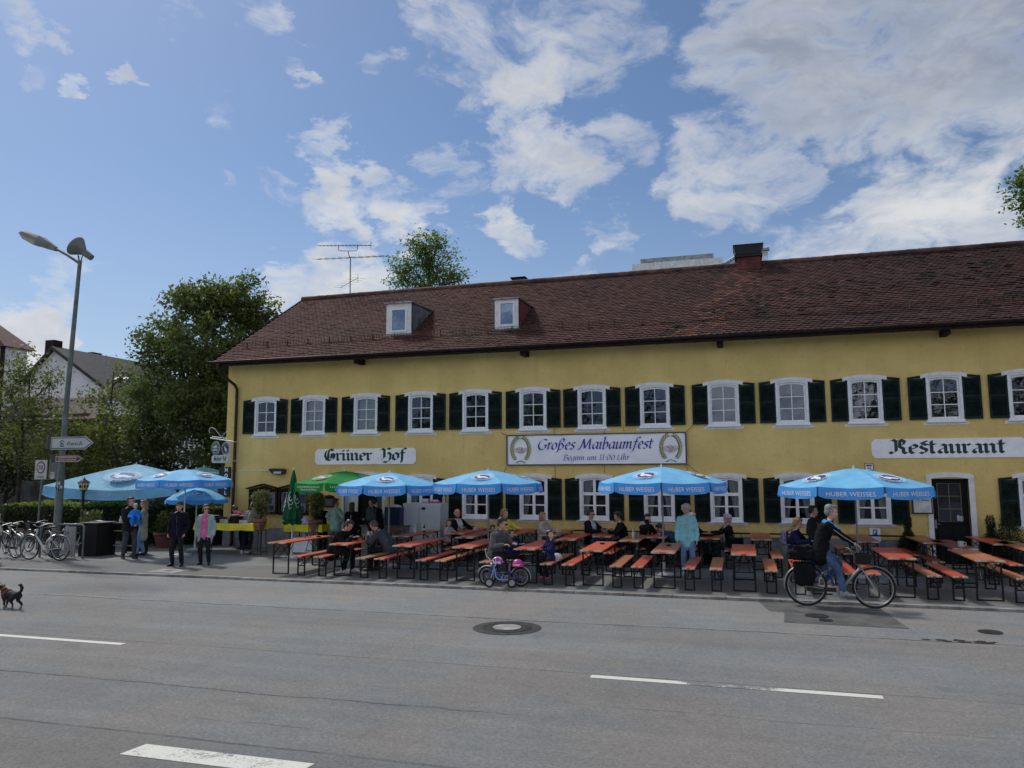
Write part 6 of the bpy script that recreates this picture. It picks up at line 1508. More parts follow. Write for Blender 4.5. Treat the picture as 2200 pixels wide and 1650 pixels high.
# counter with letter board, blue box, bin
a2, c2 = at(776, 1128, .25), at(871, 1128, .25); w2 = c2.x-a2.x; H2 = a2.z
ct = thing('serving_counter', 'grey serving counter with a lettered board in front of the entrance', 'counter', (a2.x, .25, 0))
b = MB(); b.box(0, w2-.03, .02, .5, 0, H2-.04); b.build('front', mt('grey panel', (.20, .21, .22), .7, var=.15, vs=2), ct)
b = MB(); b.box(-.04, w2+.02, -.04, .56, H2-.04, H2); b.build('worktop', mt('wooden worktop', (.16, .14, .12), .6, var=.3, vs=5), ct)
b = MB(); x0 = w2*.70; b.box(x0, x0+.36, .004, .018, H2-.38, H2-.10); text_on(b, 'AGGG', lambda u, v: (x0+.19+u, .0015, H2-.22+v), width=.27, height=.12, m=1, bold=.01); b.build('letter_board', [mt('board white', (.45, .46, .48), .6), M_BLK], ct)
a3, c3 = at(832, 1089, .5), at(864, 1128, .5); b = MB(); b.box(0, c3.x-a3.x, 0, .4, 0, a3.z-H2); b.box(.02, c3.x-a3.x-.02, -.006, 0, .02, a3.z-H2-.06, 0)
b.ball(((c3.x-a3.x)/2, .2, a3.z-H2), ((c3.x-a3.x)*.45, .18, .07), 10, 1)
tag(b.build('cool_box', [mt('navy box', (.008, .018, .075), .4, var=.15), M_PAPER], loc=(a3.x, .32, H2+.002)), 'dark blue box with white paper on top, on the counter left of the white cabinet', 'box')
p = onz(702, 1166); b = MB(); b.lathe([(.13, 0), (.15, .02), (.16, .55), (.17, .56), (.17, .60), (.05, .62)], 16)
for k in range(8):
    q = 2*PI*k/8; b.box(.155, .165, -.012, .012, .05, .55, 1, Matrix.Rotation(q, 4, 'Z'))
tag(b.build('waste_bin', [M_BLK, M_STEEL], loc=(2.35, .35, 0), smooth=40), 'dark ribbed waste bin beside the queue', 'bin')
b = MB(); P = []; 
th = thing('potted_bush', 'dark green bush behind the man with the rucksack', 'potted plant', (at(832, 1110, .75).x, .75, 0)); b.lathe([(.14, 0), (.18, .35), (.16, .35)], 14); b.build('pot', M_RPOT, th)
P, S, T, _ = clumps([(0, 0, .85, .22, .2, .5)], 50, 14, .06, .04, .3, .5); leaf_object('leaves', P, S, T, L_CHEST, th)
# black bar and dark service table at the left
p0, p1 = onz(166, 1196), onz(213, 1197)
p0 = at(167, 1196, -2.25); bc = thing('bar_counter', 'plain black bar counter between the lamp post and the man with the child', 'counter', (p0.x, -2.25, 0)); wq = .66
hq = at(190, 1123, -2.25).z
b = MB(); b.box(0, wq, 0, .75, 0, hq-.02); b.build('front', mt('matt black cloth', (.006, .006, .007), .8, var=.3, vs=3), bc)
b = MB(); b.box(-.02, wq+.02, -.02, .77, hq-.02, hq); b.build('top', mt('grey top', (.10, .10, .105), .5, var=.2), bc)
sv = thing('service_table', 'dark slatted serving table behind the man carrying the child', 'table', (p0.x+wq+.04, -1.75, 0))
b = MB(); b.box(0, .85, 0, .65, hq-.06, hq-.03)
for x in (.03, .80): b.box(x, x+.04, .02, .06, 0, hq-.06); b.box(x, x+.04, .58, .62, 0, hq-.06)
b.box(.0, .85, .6, .63, .05, hq-.08); b.build('frame', M_BLK, sv)
for z in (.28, .72): b = MB(); b.box(.08, .40, .02, .05, z, z+.022); b.box(.46, .79, .02, .05, z, z+.022); b.build('shelf_edge', mt('pale shelf edge', (.35, .34, .32), .6), sv)
for i, (x, lab) in enumerate(((.10, 'white salt shaker on the dark service table, left of two'), (.22, 'white pepper shaker on the dark service table, right of two'))):
    b = MB(); b.lathe([(.04, 0), (.035, .10), (.018, .14), (.02, .19)], 10); tag(b.build('shaker', M_CHINA, loc=(p0.x+wq+.04+x, -1.5, hq-.028), smooth=40), lab, 'shaker')
crate(p0.x+wq+.04+.54, -1.45, hq-.028, .24, .18, .12, mt('maroon tray', (.09, .035, .035), .6, var=.3), 'maroon tray of glasses on the dark service table')
b = MB(); b.prism([(-.18, 0), (.05, .0), (.2, .02), (.1, .05), (-.1, .03)], lambda u, v, d: (u, d, v), -.1, .1); tag(b.build('crumpled_napkin', M_PAPER, loc=(p0.x+.25, -1.9, hq+.001)), 'crumpled white paper on the black bar counter', 'paper')
th = thing('potted_shrub', 'leafy shrub with a white blossom behind the black bar counter', 'potted plant', (at(196, 1110, -1.2).x, -1.2, 0)); b = MB(); b.lathe([(.16, 0), (.22, .5), (.2, .5)], 14); b.build('pot', M_RPOT, th)
P, S, T, _ = clumps([(0, 0, 1.02, .32, .28, .30), (-.1, 0, .75, .2, .2, .25)], 70, 14, .06, .045, .4, .55); leaf_object('leaves', P, S, T, L_CHEST, th)
b = MB(); q = at(188, 1103, -1.5); b.ball((q.x-th.location.x, -.3, q.z), .035, 6); b.build('blossom', M_CHINA, th)
# terracotta tub
p = onz(352, 1176); th = thing('flower_tub', 'large reddish tub with straggly plant behind the man in the cap', 'planter', (p.x, p.y, 0)); k = (p-CAM).dot(CF)/FPX; r = 23*k; h = 33*k
b = MB(); b.lathe([(r*.62, 0), (r*.88, h*.80), (r*.99, h*.84), (r, h), (r*.9, h), (r*.88, h*.9)], 26, cap=False); b.build('tub', M_RPOT, th, smooth=40)
b = MB(); b.lathe([(r*.88, h*.92), (.001, h*.95)], 20, cap=False); b.build('soil', M_EARTH, th)
P, S, T, _ = clumps([(0, 0, h+.35, r*.7, r*.6, .36), (-.05, 0, h+.1, r*.9, r*.8, .15)], 60, 12, .08, .045, .3, .5); leaf_object('leaves', P, S, T, L_SPRING, th)
th = thing('dark_shrub', 'tall dark shrub in the shade behind the family at left', 'shrub', (at(322, 1150, 1.0).x, 1.0, 0)); P, S, T, _ = clumps([(0, 0, .9, .5, .4, .75), (.25, 0, .6, .5, .4, .5)], 120, 14, .09, .05, .4, .35); leaf_object('foliage', P, S, T, L_DARK, th)
b = MB(); limb(b, (0, 0, 0), (0, 0, .9), .03, .01); b.build('stem', M_BARK, th)
# conifers in tubs by the door
def conifer(px, Yp, pyt, pyb, half, label, spiky):
    c = at(px, pyb, Yp); k = (c-CAM).dot(CF)/FPX; zt = at(px, pyt, Yp).z; zb = .40; r = half*k*1.25
    th = thing('potted_conifer', label, 'potted plant', (c.x, Yp, 0)); b = MB(); b.lathe([(r*.55, 0), (r*.75, zb), (r*.68, zb)], 16); b.build('tub', M_BLK if not spiky else M_RPOT, th, smooth=40)
    P = []; S = []; T = []
    for i in range(5200):
        u = 1-rng.random()**.55; rad = r*((1-u)**.85*.95+.03)*rng.random()**.4*(1+.25*math.sin(u*31+i%7)); a = rng.uniform(0, 2*PI)
        P.append((rad*math.cos(a)+(.0 if not spiky else .05*math.sin(u*9+a)), rad*math.sin(a), zb+(zt-zb)*u+rng.gauss(0, .02))); S.append(rng.uniform(.014, .032)); T.append(.35+.3*rad/r+rng.gauss(0, .12))
    leaf_object('foliage', P, S, T, L_DARK, th, .1, .35)
    b = MB(); b.cyl((0, 0, zb*.5), (0, 0, zt*.9), .03, .008, 6); b.build('stem', M_BARK, th)
conifer(1952, 1.1, 1105, 1160, 16, 'small spiky conifer in a pot left of the dark door, below the menu box', True)
conifer(2131, 1.15, 1105, 1165, 18, 'slim spiky conifer right of the dark door, left of two', True)
conifer(2172, .9, 1088, 1180, 32, 'broad dark conical conifer right of the dark door near the picture edge', False)

# ------------------------------------------------------------------ bicycles
M_TYRE = mt('tyre rubber', (.012, .012, .012), .8, var=.2, vs=20)
M_RIM = mt('alloy rim', (.40, .41, .42), .35, .7, var=.1)
M_SADD = mt('black saddle', (.012, .012, .013), .5, var=.2)
def bike(name, label, loc, rz, r=.35, wb=1.08, frame=None, step=True, scale=1.0, guards=True, carrier=True, basket=False, bars='city', saddle=True, group=None, spokes=20, cat='bicycle', fork=None, tw=.020, gmat=None):
    th = thing(name, label, cat, loc, rz, group); th.scale = (scale,)*3
    fork = fork or frame; gmat = gmat or M_RIM
    ax = wb/2
    for sx in (-1, 1):
        c = (sx*ax, 0, r); n = 36
        circ = lambda rr, m=n: [(c[0]+rr*math.cos(2*PI*j/m), 0, c[2]+rr*math.sin(2*PI*j/m)) for j in range(m)]
        b = MB(); b.tube(circ(r-tw), tw, 8, closed=True); w_ = b.build('wheel', M_TYRE, th, smooth=179)
        b = MB(); b.tube(circ(r-2*tw-.006), .011, 6, closed=True); b.build('rim', M_RIM, w_, smooth=179)
        b = MB(); b.cyl((c[0], -.045, c[2]), (c[0], .045, c[2]), .018, n=8)
        for j in range(spokes):
            a = 2*PI*j/spokes; b.tube([(c[0]+.02*math.cos(a+.8), .03*(1 if j % 2 else -1), c[2]+.02*math.sin(a+.8)), (c[0]+(r-2*tw-.01)*math.cos(a), 0, c[2]+(r-2*tw-.01)*math.sin(a))], .0016, 3)
        b.build('spokes', M_RIM, w_)
    H = r/.35
    bb = (-.06*H, 0, r*.80); st = (-.22*H, 0, r*2.05); hd0 = (ax-.20*H, 0, r*1.95); hd1 = (ax-.27*H, 0, r*2.45)
    b = MB(); t_ = .018*min(1, H)
    if step: b.tube([(hd0[0]-.01, 0, hd0[2]-.02), (ax-.42*H, 0, r*1.25), (bb[0]+.12, 0, bb[2]+.03), bb], [t_*1.5, t_*1.7, t_*1.7, t_*1.5], 8)
    else: b.tube([hd0, bb], t_*1.3, 8); b.tube([(st[0], 0, st[2]-.06), (hd1[0], 0, hd1[2]-.05)], t_*1.1, 8)
    b.tube([bb, st], t_, 8); b.tube([hd0, hd1], t_*1.3, 8)
    for y in (-.05, .05): b.tube([(-ax, y, r), (bb[0], y*.5, bb[2])], t_*.6, 6); b.tube([(-ax, y, r), (st[0]+.03, y*.4, st[2]-.10)], t_*.55, 6)
    b.build('frame', frame, th, smooth=50)
    b = MB(); top = (hd1[0]-.03*H, 0, r*2.62)
    for y in (-.05, .05): b.tube([(ax, y, r), (ax-.14*H, y, r*1.75), (hd0[0], y*.3, hd0[2]+.01)], t_*.75, 6)
    b.tube([hd1, top], t_*.9, 8); b.build('fork', fork, th, smooth=50)
    b = MB(); hx = top[0]; w_ = .28*min(1.1, H**.5)
    if bars == 'city': pts = [(hx-.20, -w_, top[2]+.05), (hx-.06, -w_*.9, top[2]+.08), (hx+.02, -w_*.35, top[2]+.03), (hx, 0, top[2]), (hx+.02, w_*.35, top[2]+.03), (hx-.06, w_*.9, top[2]+.08), (hx-.20, w_, top[2]+.05)]
    else: pts = [(hx-.05, -w_, top[2]+.05), (hx, -.05, top[2]), (hx, .05, top[2]), (hx-.05, w_, top[2]+.05)]
    b.tube(pts, .011, 7)
    for s_ in (0, -1): q, q2 = (pts[0], pts[1]) if s_ == 0 else (pts[-1], pts[-2]); q2 = tuple(Vector(q).lerp(Vector(q2), .75)); b.tube([q, q2], .016, 7, 1)
    b.build('handlebar', [M_RIM, M_SADD], th, smooth=50)
    if saddle:
        b = MB(); b.cyl((st[0], 0, st[2]-.02), (st[0]-.03, 0, r*2.62), .013, n=8); b.build('seatpost', M_RIM, th)
        b = MB(); s0 = (st[0]-.05, 0, r*2.66); b.ball(s0, (.12*H, .085, .030), 10); b.ball((s0[0]+.13*H, 0, s0[2]+.0), (.10*H, .035, .024), 8); b.build('saddle', M_SADD, th, smooth=179)
    b = MB(); b.cyl((bb[0], -.035, bb[2]), (bb[0], -.028, bb[2]), .09*H, n=22); b.tube([(bb[0], -.06, bb[2]), (bb[0]+.10*H, -.06, bb[2]-.12*H)], .010, 6); b.tube([(bb[0], .06, bb[2]), (bb[0]-.10*H, .06, bb[2]+.12*H)], .010, 6)
    for s_ in (-1, 1): b.box(bb[0]-s_*.10*H-.045, bb[0]-s_*.10*H+.045, s_*.06 if s_ > 0 else -.15, .15 if s_ > 0 else -.06, bb[2]+s_*.12*H-.012, bb[2]+s_*.12*H+.012)
    b.build('crank', M_RIM if frame != M_RIM else M_SADD, th, smooth=40)
    b = MB(); b.box(-ax, bb[0], -.045, -.030, bb[2]-.02, bb[2]+.09*H-.04); b.build('chain_guard', M_SADD, th)
    if guards:
        for sx, a0, a1 in ((-1, 20, 190), (1, 10, 150)):
            b = MB(); c = (sx*ax, r); vs = []; n = 16
            for j in range(n+1):
                a = R(a0+(a1-a0)*j/n)
                for y, dr in ((-.03, .012), (0, .026), (.03, .012)): vs.append((c[0]+(r+dr)*math.cos(a), y, c[1]+(r+dr)*math.sin(a)))
            b.add(vs, [(j*3+q, j*3+q+1, (j+1)*3+q+1, (j+1)*3+q) for j in range(n) for q in (0, 1)]); b.build('mudguard', gmat, th, smooth=60)
    if carrier:
        b = MB(); z = 2*r+.10
        for y in (-.06, .06, 0): b.tube([(-ax-.22, y, z), (st[0]+.05, y, z)], .006, 5)
        for y in (-.06, .06): b.tube([(-ax, y, r), (-ax-.10, y, z)], .005, 5); b.tube([(-ax, y, r), (-ax+.12, y, z)], .005, 5)
        b.build('carrier', M_SADD, th)
        b = MB(); b.ball((-ax-.24, 0, z-.04), (.02, .04, .025), 8); b.build('rear_light', mt('red reflector', (.25, .01, .01), .3), th)
    if basket:
        b = MB(); x0 = hx+.04; 
        vs = [(x0, -.13, r*2.15), (x0+.22, -.13, r*2.15), (x0+.22, .13, r*2.15), (x0, .13, r*2.15), (x0-.02, -.16, r*2.62), (x0+.26, -.16, r*2.62), (x0+.26, .16, r*2.62), (x0-.02, .16, r*2.62)]
        b.add(vs, [(0, 1, 2, 3), (0, 1, 5, 4), (1, 2, 6, 5), (2, 3, 7, 6), (3, 0, 4, 7)]); b.tube([vs[i] for i in (4, 5, 6, 7)], .008, 5, closed=True); b.build('basket', mt('black wire mesh', (.014, .014, .015), .5, .3, var=.6, vs=60), th)
    b = MB(); b.ball((hd1[0]+.09*H, 0, hd1[2]-.05), (.05, .04, .04), 8); b.build('headlight', M_RIM, th, smooth=179)
    return th
M_FWHITE = mt('white bicycle paint', (.55, .56, .58), .3, var=.06); M_FBLUE = mt('blue bicycle paint', (.035, .065, .20), .3, .3, var=.1); M_FDARK = mt('dark bicycle paint', (.02, .022, .026), .35, .3)
M_FGREY = mt('silver bicycle paint', (.32, .33, .33), .3, .6, var=.08); M_FPUR = mt('purple bicycle paint', (.14, .06, .38), .3, var=.1); M_FLB = mt('light blue bicycle paint', (.20, .36, .68), .3, var=.05)
pr_, pf_ = onz(122, 1205), onz(67, 1203)
dxy = pf_-pr_; bike('bicycle', 'white step-through bicycle parked at the rack by the lamp post', ((pr_.x+pf_.x)/2, (pr_.y+pf_.y)/2, 0), math.atan2(dxy.y, dxy.x), frame=M_FWHITE, group='bicycles parked by the hedge', fork=M_FDARK, wb=1.12, r=.36)
for px, py, rz, fr, lab in ((8, 1198, R(172), M_FDARK, 'dark bicycle cut by the left edge of the picture'), (26, 1192, R(158), M_FGREY, 'silver bicycle behind the dark one at the left edge'), (80, 1188, R(165), M_FDARK, 'dark bicycle hidden behind the white one'), (158, 1196, R(262), M_FGREY, 'silver bicycle seen end-on between the rack and the black counter')):
    p = onz(px, py); bike('bicycle', lab, (p.x, p.y, 0), rz, frame=fr, step=rng.random() < .5, group='bicycles parked by the hedge', guards=True, spokes=16, basket=(px == 80))
p = onz(118, 1200); rk = thing('bicycle_rack', 'grey steel bicycle rack with flat side panel at the lamp post', 'bicycle rack', (p.x, p.y+.15, 0))
b = MB(); b.tube([(-.75, 0, 0), (-.75, 0, .92), (-.68, 0, .98), (.78, 0, .98), (.85, 0, .92), (.85, 0, 0)], .03, 8); b.build('frame', M_POLE, rk, smooth=50)
b = MB(); b.box(.16, .56, -.02, .02, .05, .92); b.build('panel', mt('grey laminate', (.27, .28, .28), .5, var=.12), rk)
# purple girl's bicycle with helmets and small blue balance bike
kb_ = bike('child_bicycle', 'purple child bicycle leaning at the kerb with two helmets on it', (9.36, -4.78, 0), R(180), r=.205, wb=.76, frame=M_FPUR, carrier=True, bars='kid', gmat=mt('cream mudguard', (.42, .42, .38), .4), tw=.022, spokes=14)
b = MB(); hz = .62
for s_ in (-1,): b.tube([(.20, .05, .50), (.28, .10, .56), (.34, .20, .66), (.35, .24, .80)], .012, 6)
b.build('trailer_handle', M_CHINA, kb_, smooth=60)
b = MB(); b.box(-.06, .10, -.05, .05, .30, .46); b.build('doll_seat', M_SADD, kb_)
for part_x, part_y, z, mats, label, nm in ((9.22, -4.80, .60, 0, 'purple and white patterned child helmet on the handlebar of the purple bicycle', 'a'), (9.68, -4.80, .555, 1, 'bright pink child helmet on the carrier of the purple bicycle', 'b')):
    b = MB(); n = 16; vs = []; k = 7
    for i in range(k+1):
        th_ = PI/2*i/k*1.12
        vs += [(.135*math.sin(th_)*math.cos(2*PI*j/n), .105*math.sin(th_)*math.sin(2*PI*j/n), .13*math.cos(th_)) for j in range(n)]
    b.add(vs, [(i*n+j, (i+1)*n+j, (i+1)*n+(j+1) % n, i*n+(j+1) % n) for i in range(k) for j in range(n)])
    for i in range(len(b.f)): b.m[i] = (0 if mats else (0, 1, 2)[(i//3+i % 5) % 3])
    b.box(-.07, .07, -.108, -.102, .0, .03, 1); b.box(.13, .15, -.05, .05, .0, .02, 0)
    tag(b.build('child_helmet', [mt('pink shell', (.55, .03, .24), .35, var=.1), M_CHINA, M_FPUR], loc=(part_x, part_y, z-.10), smooth=60), label, 'helmet')
bb_ = thing('balance_bike', 'small pale blue balance bike standing in front of the purple bicycle', 'balance bike', (9.36, -5.05, 0), R(180+8))
for x in (-.25, .24):
    rr = .105; b = MB(); circ = lambda q: [(x+q*math.cos(2*PI*j/26), 0, rr+q*math.sin(2*PI*j/26)) for j in range(26)]
    b.tube(circ(rr-.02), .02, 8, closed=True); w_ = b.build('wheel', M_TYRE, bb_, smooth=179)
    b = MB(); b.cyl((x, -.012, rr), (x, .012, rr), .062, n=20); b.build('disc', M_RIM, w_, smooth=40)
b = MB(); b.tube([(-.25, -.03, .105), (-.15, -.02, .17), (.03, 0, .175), (.09, 0, .22), (.13, 0, .40)], .014, 8); b.tube([(.24, -.03, .105), (.17, 0, .30), (.13, 0, .42)], .013, 8); b.tube([(-.02, 0, .18), (-.07, 0, .30)], .012, 8)
b.build('frame', M_FLB, bb_, smooth=60)
b = MB(); b.tube([(.12, -.14, .47), (.13, 0, .43), (.12, .14, .47)], .010, 7); b.build('handlebar', M_FLB, bb_); b = MB(); b.ball((-.08, 0, .315), (.10, .05, .02), 8); b.build('saddle', M_SADD, bb_, smooth=179)
# ------------------------------------------------------------------ people
V3 = Vector
M_EYE = mt('eye', (.012, .010, .010), .3); M_LIP = mt('lips', (.30, .10, .085), .5)
SKIN = {'a': mt('light skin', (.60, .36, .265), .55, var=.10, vs=9), 'b': mt('ruddy skin', (.56, .30, .215), .55, var=.12, vs=9), 'c': mt('tanned skin', (.46, .27, .18), .55, var=.1, vs=9)}
def cloth(name, col, var=.14, rough=.9): return mt('cloth '+name, col, rough, var=var, vs=7, bs=.25, bscale=55, spec=.12)
HAIRC = {'dark': mt('dark hair', (.018, .013, .011), .5, var=.35, vs=40), 'brown': mt('brown hair', (.07, .040, .024), .5, var=.35, vs=40), 'blond': mt('blond hair', (.34, .21, .09), .5, var=.3, vs=40), 'grey': mt('grey hair', (.22, .22, .22), .6, var=.3, vs=40), 'white': mt('white hair', (.60, .59, .58), .6, var=.2, vs=40), 'lilac': mt('lilac grey hair', (.42, .39, .50), .6, var=.2, vs=40)}
def remesh(mb, name, vox, mats, smooth=3, wr=0.0, seed=0, matfn=None, cut=None):
    me = bpy.data.meshes.new(name); me.from_pydata(mb.v, [], mb.f)
    ob = bpy.data.objects.new(name, me)
    m = ob.modifiers.new('r', 'REMESH'); m.mode = 'VOXEL'; m.voxel_size = vox
    s = ob.modifiers.new('s', 'SMOOTH'); s.iterations = smooth; s.factor = .5
    me = evaluated(ob); me.name = name
    if wr:
        n = len(me.vertices); co = np.empty(n*3, np.float32); me.vertices.foreach_get('co', co); nn = np.empty(n*3, np.float32)
        me.vertex_normals.foreach_get('vector', nn); C = co.reshape(-1, 3).tolist()
        d = np.array([noise.noise((c[0]*11, c[1]*11, c[2]*16+seed))+.6*noise.noise((c[0]*25, c[1]*25, c[2]*20+seed)) for c in C], np.float32)
        me.vertices.foreach_set('co', co+nn*np.repeat(d*wr*1.3, 3))
    if cut:
        bm = bmesh.new(); bm.from_mesh(me); bm.normal_update()
        bmesh.ops.delete(bm, geom=[f for f in bm.faces if cut(f.calc_center_median(), f.normal)], context='FACES'); bm.to_mesh(me); bm.free()
    for k in mats: me.materials.append(k)
    if matfn: me.polygons.foreach_set('material_index', [matfn(p.center) for p in me.polygons])
    me.polygons.foreach_set('use_smooth', [True]*len(me.polygons)); me.update()
    return me
def ik(a, t, l1, l2, pole):
    a, t = V3(a), V3(t); d = t-a; L = min(d.length, (l1+l2)*.998); d = d.normalized() if d.length > 1e-6 else V3((0, 0, -1))
    t = a+d*L; x = (l1*l1-l2*l2+L*L)/(2*L); h = math.sqrt(max(0, l1*l1-x*x))
    p = V3(pole); p = p-d*p.dot(d); p = p.normalized() if p.length > 1e-6 else d.orthogonal().normalized()
    return a+d*x+p*h, t
def person(label, x, y, rz, h=1.70, z=0.0, hip=None, lean=0.0, bow=0.0, hands=None, feet=None, yaw=0.0, nod=0.0, skin='a', hair='dark', hairst='short', top=None, bottom=None, shoe=None, hem=.02, girth=1.0, coat=None, hat=None, sleeves=1.0, extra=None, sit=False, knees=None, twist=0.0, elbows=None, kid=False, group=None, glasses=False, inner=None, grip=True, skirt=0):
    """local frame: the person faces -y; metres for a 1.75 m adult, scaled to h"""
    s = h/1.75; root = thing('person', label, 'person', (x, y, z), R(rz), group); root.scale = (s, s, s)
    if hip is None: hip = (0, 0, .56) if sit else (0, 0, .92)
    H = V3(hip); sp = V3((0, -math.sin(R(lean)), math.cos(R(lean)))); sp2 = V3((0, -math.sin(R(lean+bow)), math.cos(R(lean+bow))))
    tw = Matrix.Rotation(R(twist), 3, 'Z')
    waist = H+sp*.14; chest = waist+(sp*.5+sp2*.5).normalized()*.20; sh = chest+sp2*.15; neck = sh+sp2*.055
    hd = V3((0, -math.sin(R(lean*.45+bow*.6+nod)), math.cos(R(lean*.45+bow*.6+nod)))); 
    headk = 1.24 if kid else 1.10
    hc = neck+(sp2*.35+hd*.65).normalized()*.145*(1.0 if not kid else 1.05)
    Rh = tw @ Matrix.Rotation(R(yaw), 3, 'Z') @ Matrix.Rotation(R(lean*.45+bow*.6+nod), 3, 'X')
    hp = lambda a, b_, c: hc + (Rh @ V3((a, b_, c)))*headk
    shw = .168*girth if not kid else .140
    S = [sh + tw @ V3((q*shw, .01, 0)) - sp2*.045 for q in (-1, 1)]; hips = [H+V3((q*.085, 0, -.01)) for q in (-1, 1)]
    if hands is None: hands = [(-.235, -.06, H.z-.06), (.235, -.06, H.z-.06)]
    if feet is None: feet = [(-.10, -.02 if not sit else -.40, .07), (.10, -.06 if not sit else -.46, .07)]
    elbows = elbows or [(-.5, .7, -.3), (.5, .7, -.3)]
    E, Wr = zip(*[ik(S[i], hands[i], .285, .255, elbows[i]) for i in (0, 1)])
    K, A = zip(*[ik(hips[i], feet[i], .43, .43, (knees[i] if knees else ((-.15, -1, .5), (.15, -1, .5))[i])) for i in (0, 1)])
    # body: one continuous skin
    b = MB(); cp = b.capsule
    cp(hips[0], hips[1], .095, .095); cp(H, waist, .11, .10); cp(waist, chest, .10, .105); cp(chest+V3((-.06, 0, 0)), chest+V3((.06, 0, 0)), .10, .10); cp(S[0]*.8+S[1]*.2, S[1]*.8+S[0]*.2, .062, .062); cp(S[0], neck, .045, .05); cp(S[1], neck, .045, .05)
    cp(neck-sp2*.05, hc-hd*.05, .056, .050, 12)
    M4 = Matrix.Translation(hc) @ Rh.to_4x4() @ Matrix.Scale(headk, 4)
    b.ball((0, .012, .035), (.076, .094, .086), 16, 0, M4); b.ball((0, -.018, -.035), (.060, .070, .082), 14, 0, M4); b.ball((0, -.052, -.088), (.034, .030, .026), 10, 0, M4)
    b.add(*_nose(), 0, M4)
    for q in (-1, 1): b.ball((q*.074, .012, -.015), (.012, .020, .032), 8, 0, M4); b.ball((q*.030, -.076, .022), (.022, .012, .009), 8, 0, M4)
    dirs = []
    for i in (0, 1):
        q = -1 if i == 0 else 1
        cp(S[i], E[i], .050, .042); cp(E[i], Wr[i], .041, .029)
        d = (Wr[i]-E[i]).normalized(); side = d.cross(V3((0, 0, 1))); side = side.normalized() if side.length > .2 else V3((1, 0, 0)); pn = d.cross(side)
        if pn.z > 0: pn = -pn                       # palm faces down or inwards
        if abs(d.z) > .8: side = V3((0, -1, 0)); pn = V3((-q, 0, 0))
        pc = Wr[i]+d*.05; dirs.append((d, side, pn))
        for w_ in (-.026, -.009, .009, .026): cp(Wr[i]+side*w_*.6+d*.008, Wr[i]+side*w_+d*.085, .0145, .0130, 8)
        for w_, L in ((-.030, .058), (-.010, .072), (.011, .068), (.031, .052)):
            k0 = Wr[i]+side*w_*1.12+d*.088; k1 = k0+(d*.75+pn*.55).normalized()*L*.52; k2 = k1+(d*.35+pn*.9).normalized()*L*.48
            cp(k0, k1, .0105, .0095, 7); cp(k1, k2, .0095, .0080, 7)
        ts = side*(1 if side.dot(V3((-q, -.3, 0))) > 0 else -1); t0 = Wr[i]+ts*.022+d*.02; t1 = t0+(ts*.7+d*.65+pn*.25).normalized()*.045; cp(t0, t1, .0135, .0115, 7); cp(t1, t1+(d*.8+ts*.1+pn*.4).normalized()*.032, .011, .009, 7)
        cp(hips[i], K[i], .075, .052); cp(K[i], A[i], .050, .036)
        fd = V3((0, -1, 0)); fd = Matrix.Rotation(R(8*q), 3, 'Z') @ fd; cp(A[i]+V3((0, .03, -.03)), A[i]+fd*.14+V3((0, 0, -.045)), .032, .026)
    ey = [hp(q*.030, -.086, .008) for q in (-1, 1)]; mo = hp(0, -.084, -.062)
    def mf(c):
        for e in ey:
            if (c-e).length < .0125*headk: return 1
        d_ = Rh.transposed() @ (c-mo)
        return 2 if abs(d_.x) < .024 and abs(d_.z) < .0075 and abs(d_.y) < .03 else 0
    def place(name, me, par): o = bpy.data.objects.new(name, me); COL.objects.link(o); o.parent = par; return o
    body = place('body', remesh(b, 'body', .0105/max(.75, s), [SKIN[skin], M_EYE, M_LIP], 2, matfn=mf), root)
    # trousers
    def torso(mb, f, hemz, arms, armf=1.0):
        t0 = H-sp*hemz
        mb.capsule(t0+V3((-.03, 0, 0)), t0+V3((.03, 0, 0)), .118*f*girth, .118*f*girth)
        for q in (-1, 1):
            mb.capsule(t0+V3((q*.075*girth, 0, 0)), H+V3((q*.075*girth, 0, 0)), .122*f*girth, .124*f*girth); mb.capsule(H+V3((q*.07*girth, 0, 0)), waist+V3((q*.058*girth, 0, 0)), .120*f*girth, .112*f*girth)
            mb.capsule(waist+V3((q*.058*girth, 0, 0)), chest+tw @ V3((q*.070*girth, 0, 0)), .112*f*girth, .120*f*girth)
            mb.capsule(chest+tw @ V3((q*.070*girth, 0, 0)), sh+tw @ V3((q*.085*girth, 0, -.045)), .118*f*girth, .086*f)
        mb.capsule(S[0].lerp(S[1], .2), S[0].lerp(S[1], .8), .072*f, .072*f); mb.capsule(sh-sp2*.03, neck-sp2*.01, .082*f, .064*f)
        for i in (0, 1): mb.capsule(neck-sp2*.035, S[i]+sp2*.012, .056*f, .056*f)
        if arms:
            for i in (0, 1):
                mb.capsule(S[i], E[i], .072*f*armf, .060*f*armf); e = E[i].lerp(Wr[i], .97) if arms >= 1 else (E[i] if arms > .4 else E[i])
                if arms >= 1: mb.capsule(E[i], e, .058*f*armf, .046*f*armf)
    if bottom:
        b = MB(); b.capsule(hips[0], hips[1], .108*girth, .108*girth); b.capsule(H, H+sp*.08, .108*girth, .104*girth)
        for i in (0, 1):
            b.capsule(hips[i], K[i], .100*girth, .074); b.capsule(K[i], A[i].lerp(K[i], .10), .073, .060)
            if skirt: b.capsule(K[i], K[i].lerp(A[i], .25), .14, .16)
        place('trousers' if not skirt else 'skirt', remesh(b, 'trousers', .017, [bottom], 3, .008, x*3), root)
    b0 = inner if inner else None
    if b0: b = MB(); torso(b, 1.02, min(hem*.9, .10), 0); place('shirt', remesh(b, 'shirt', .016, [inner], 3, .006, x), root)
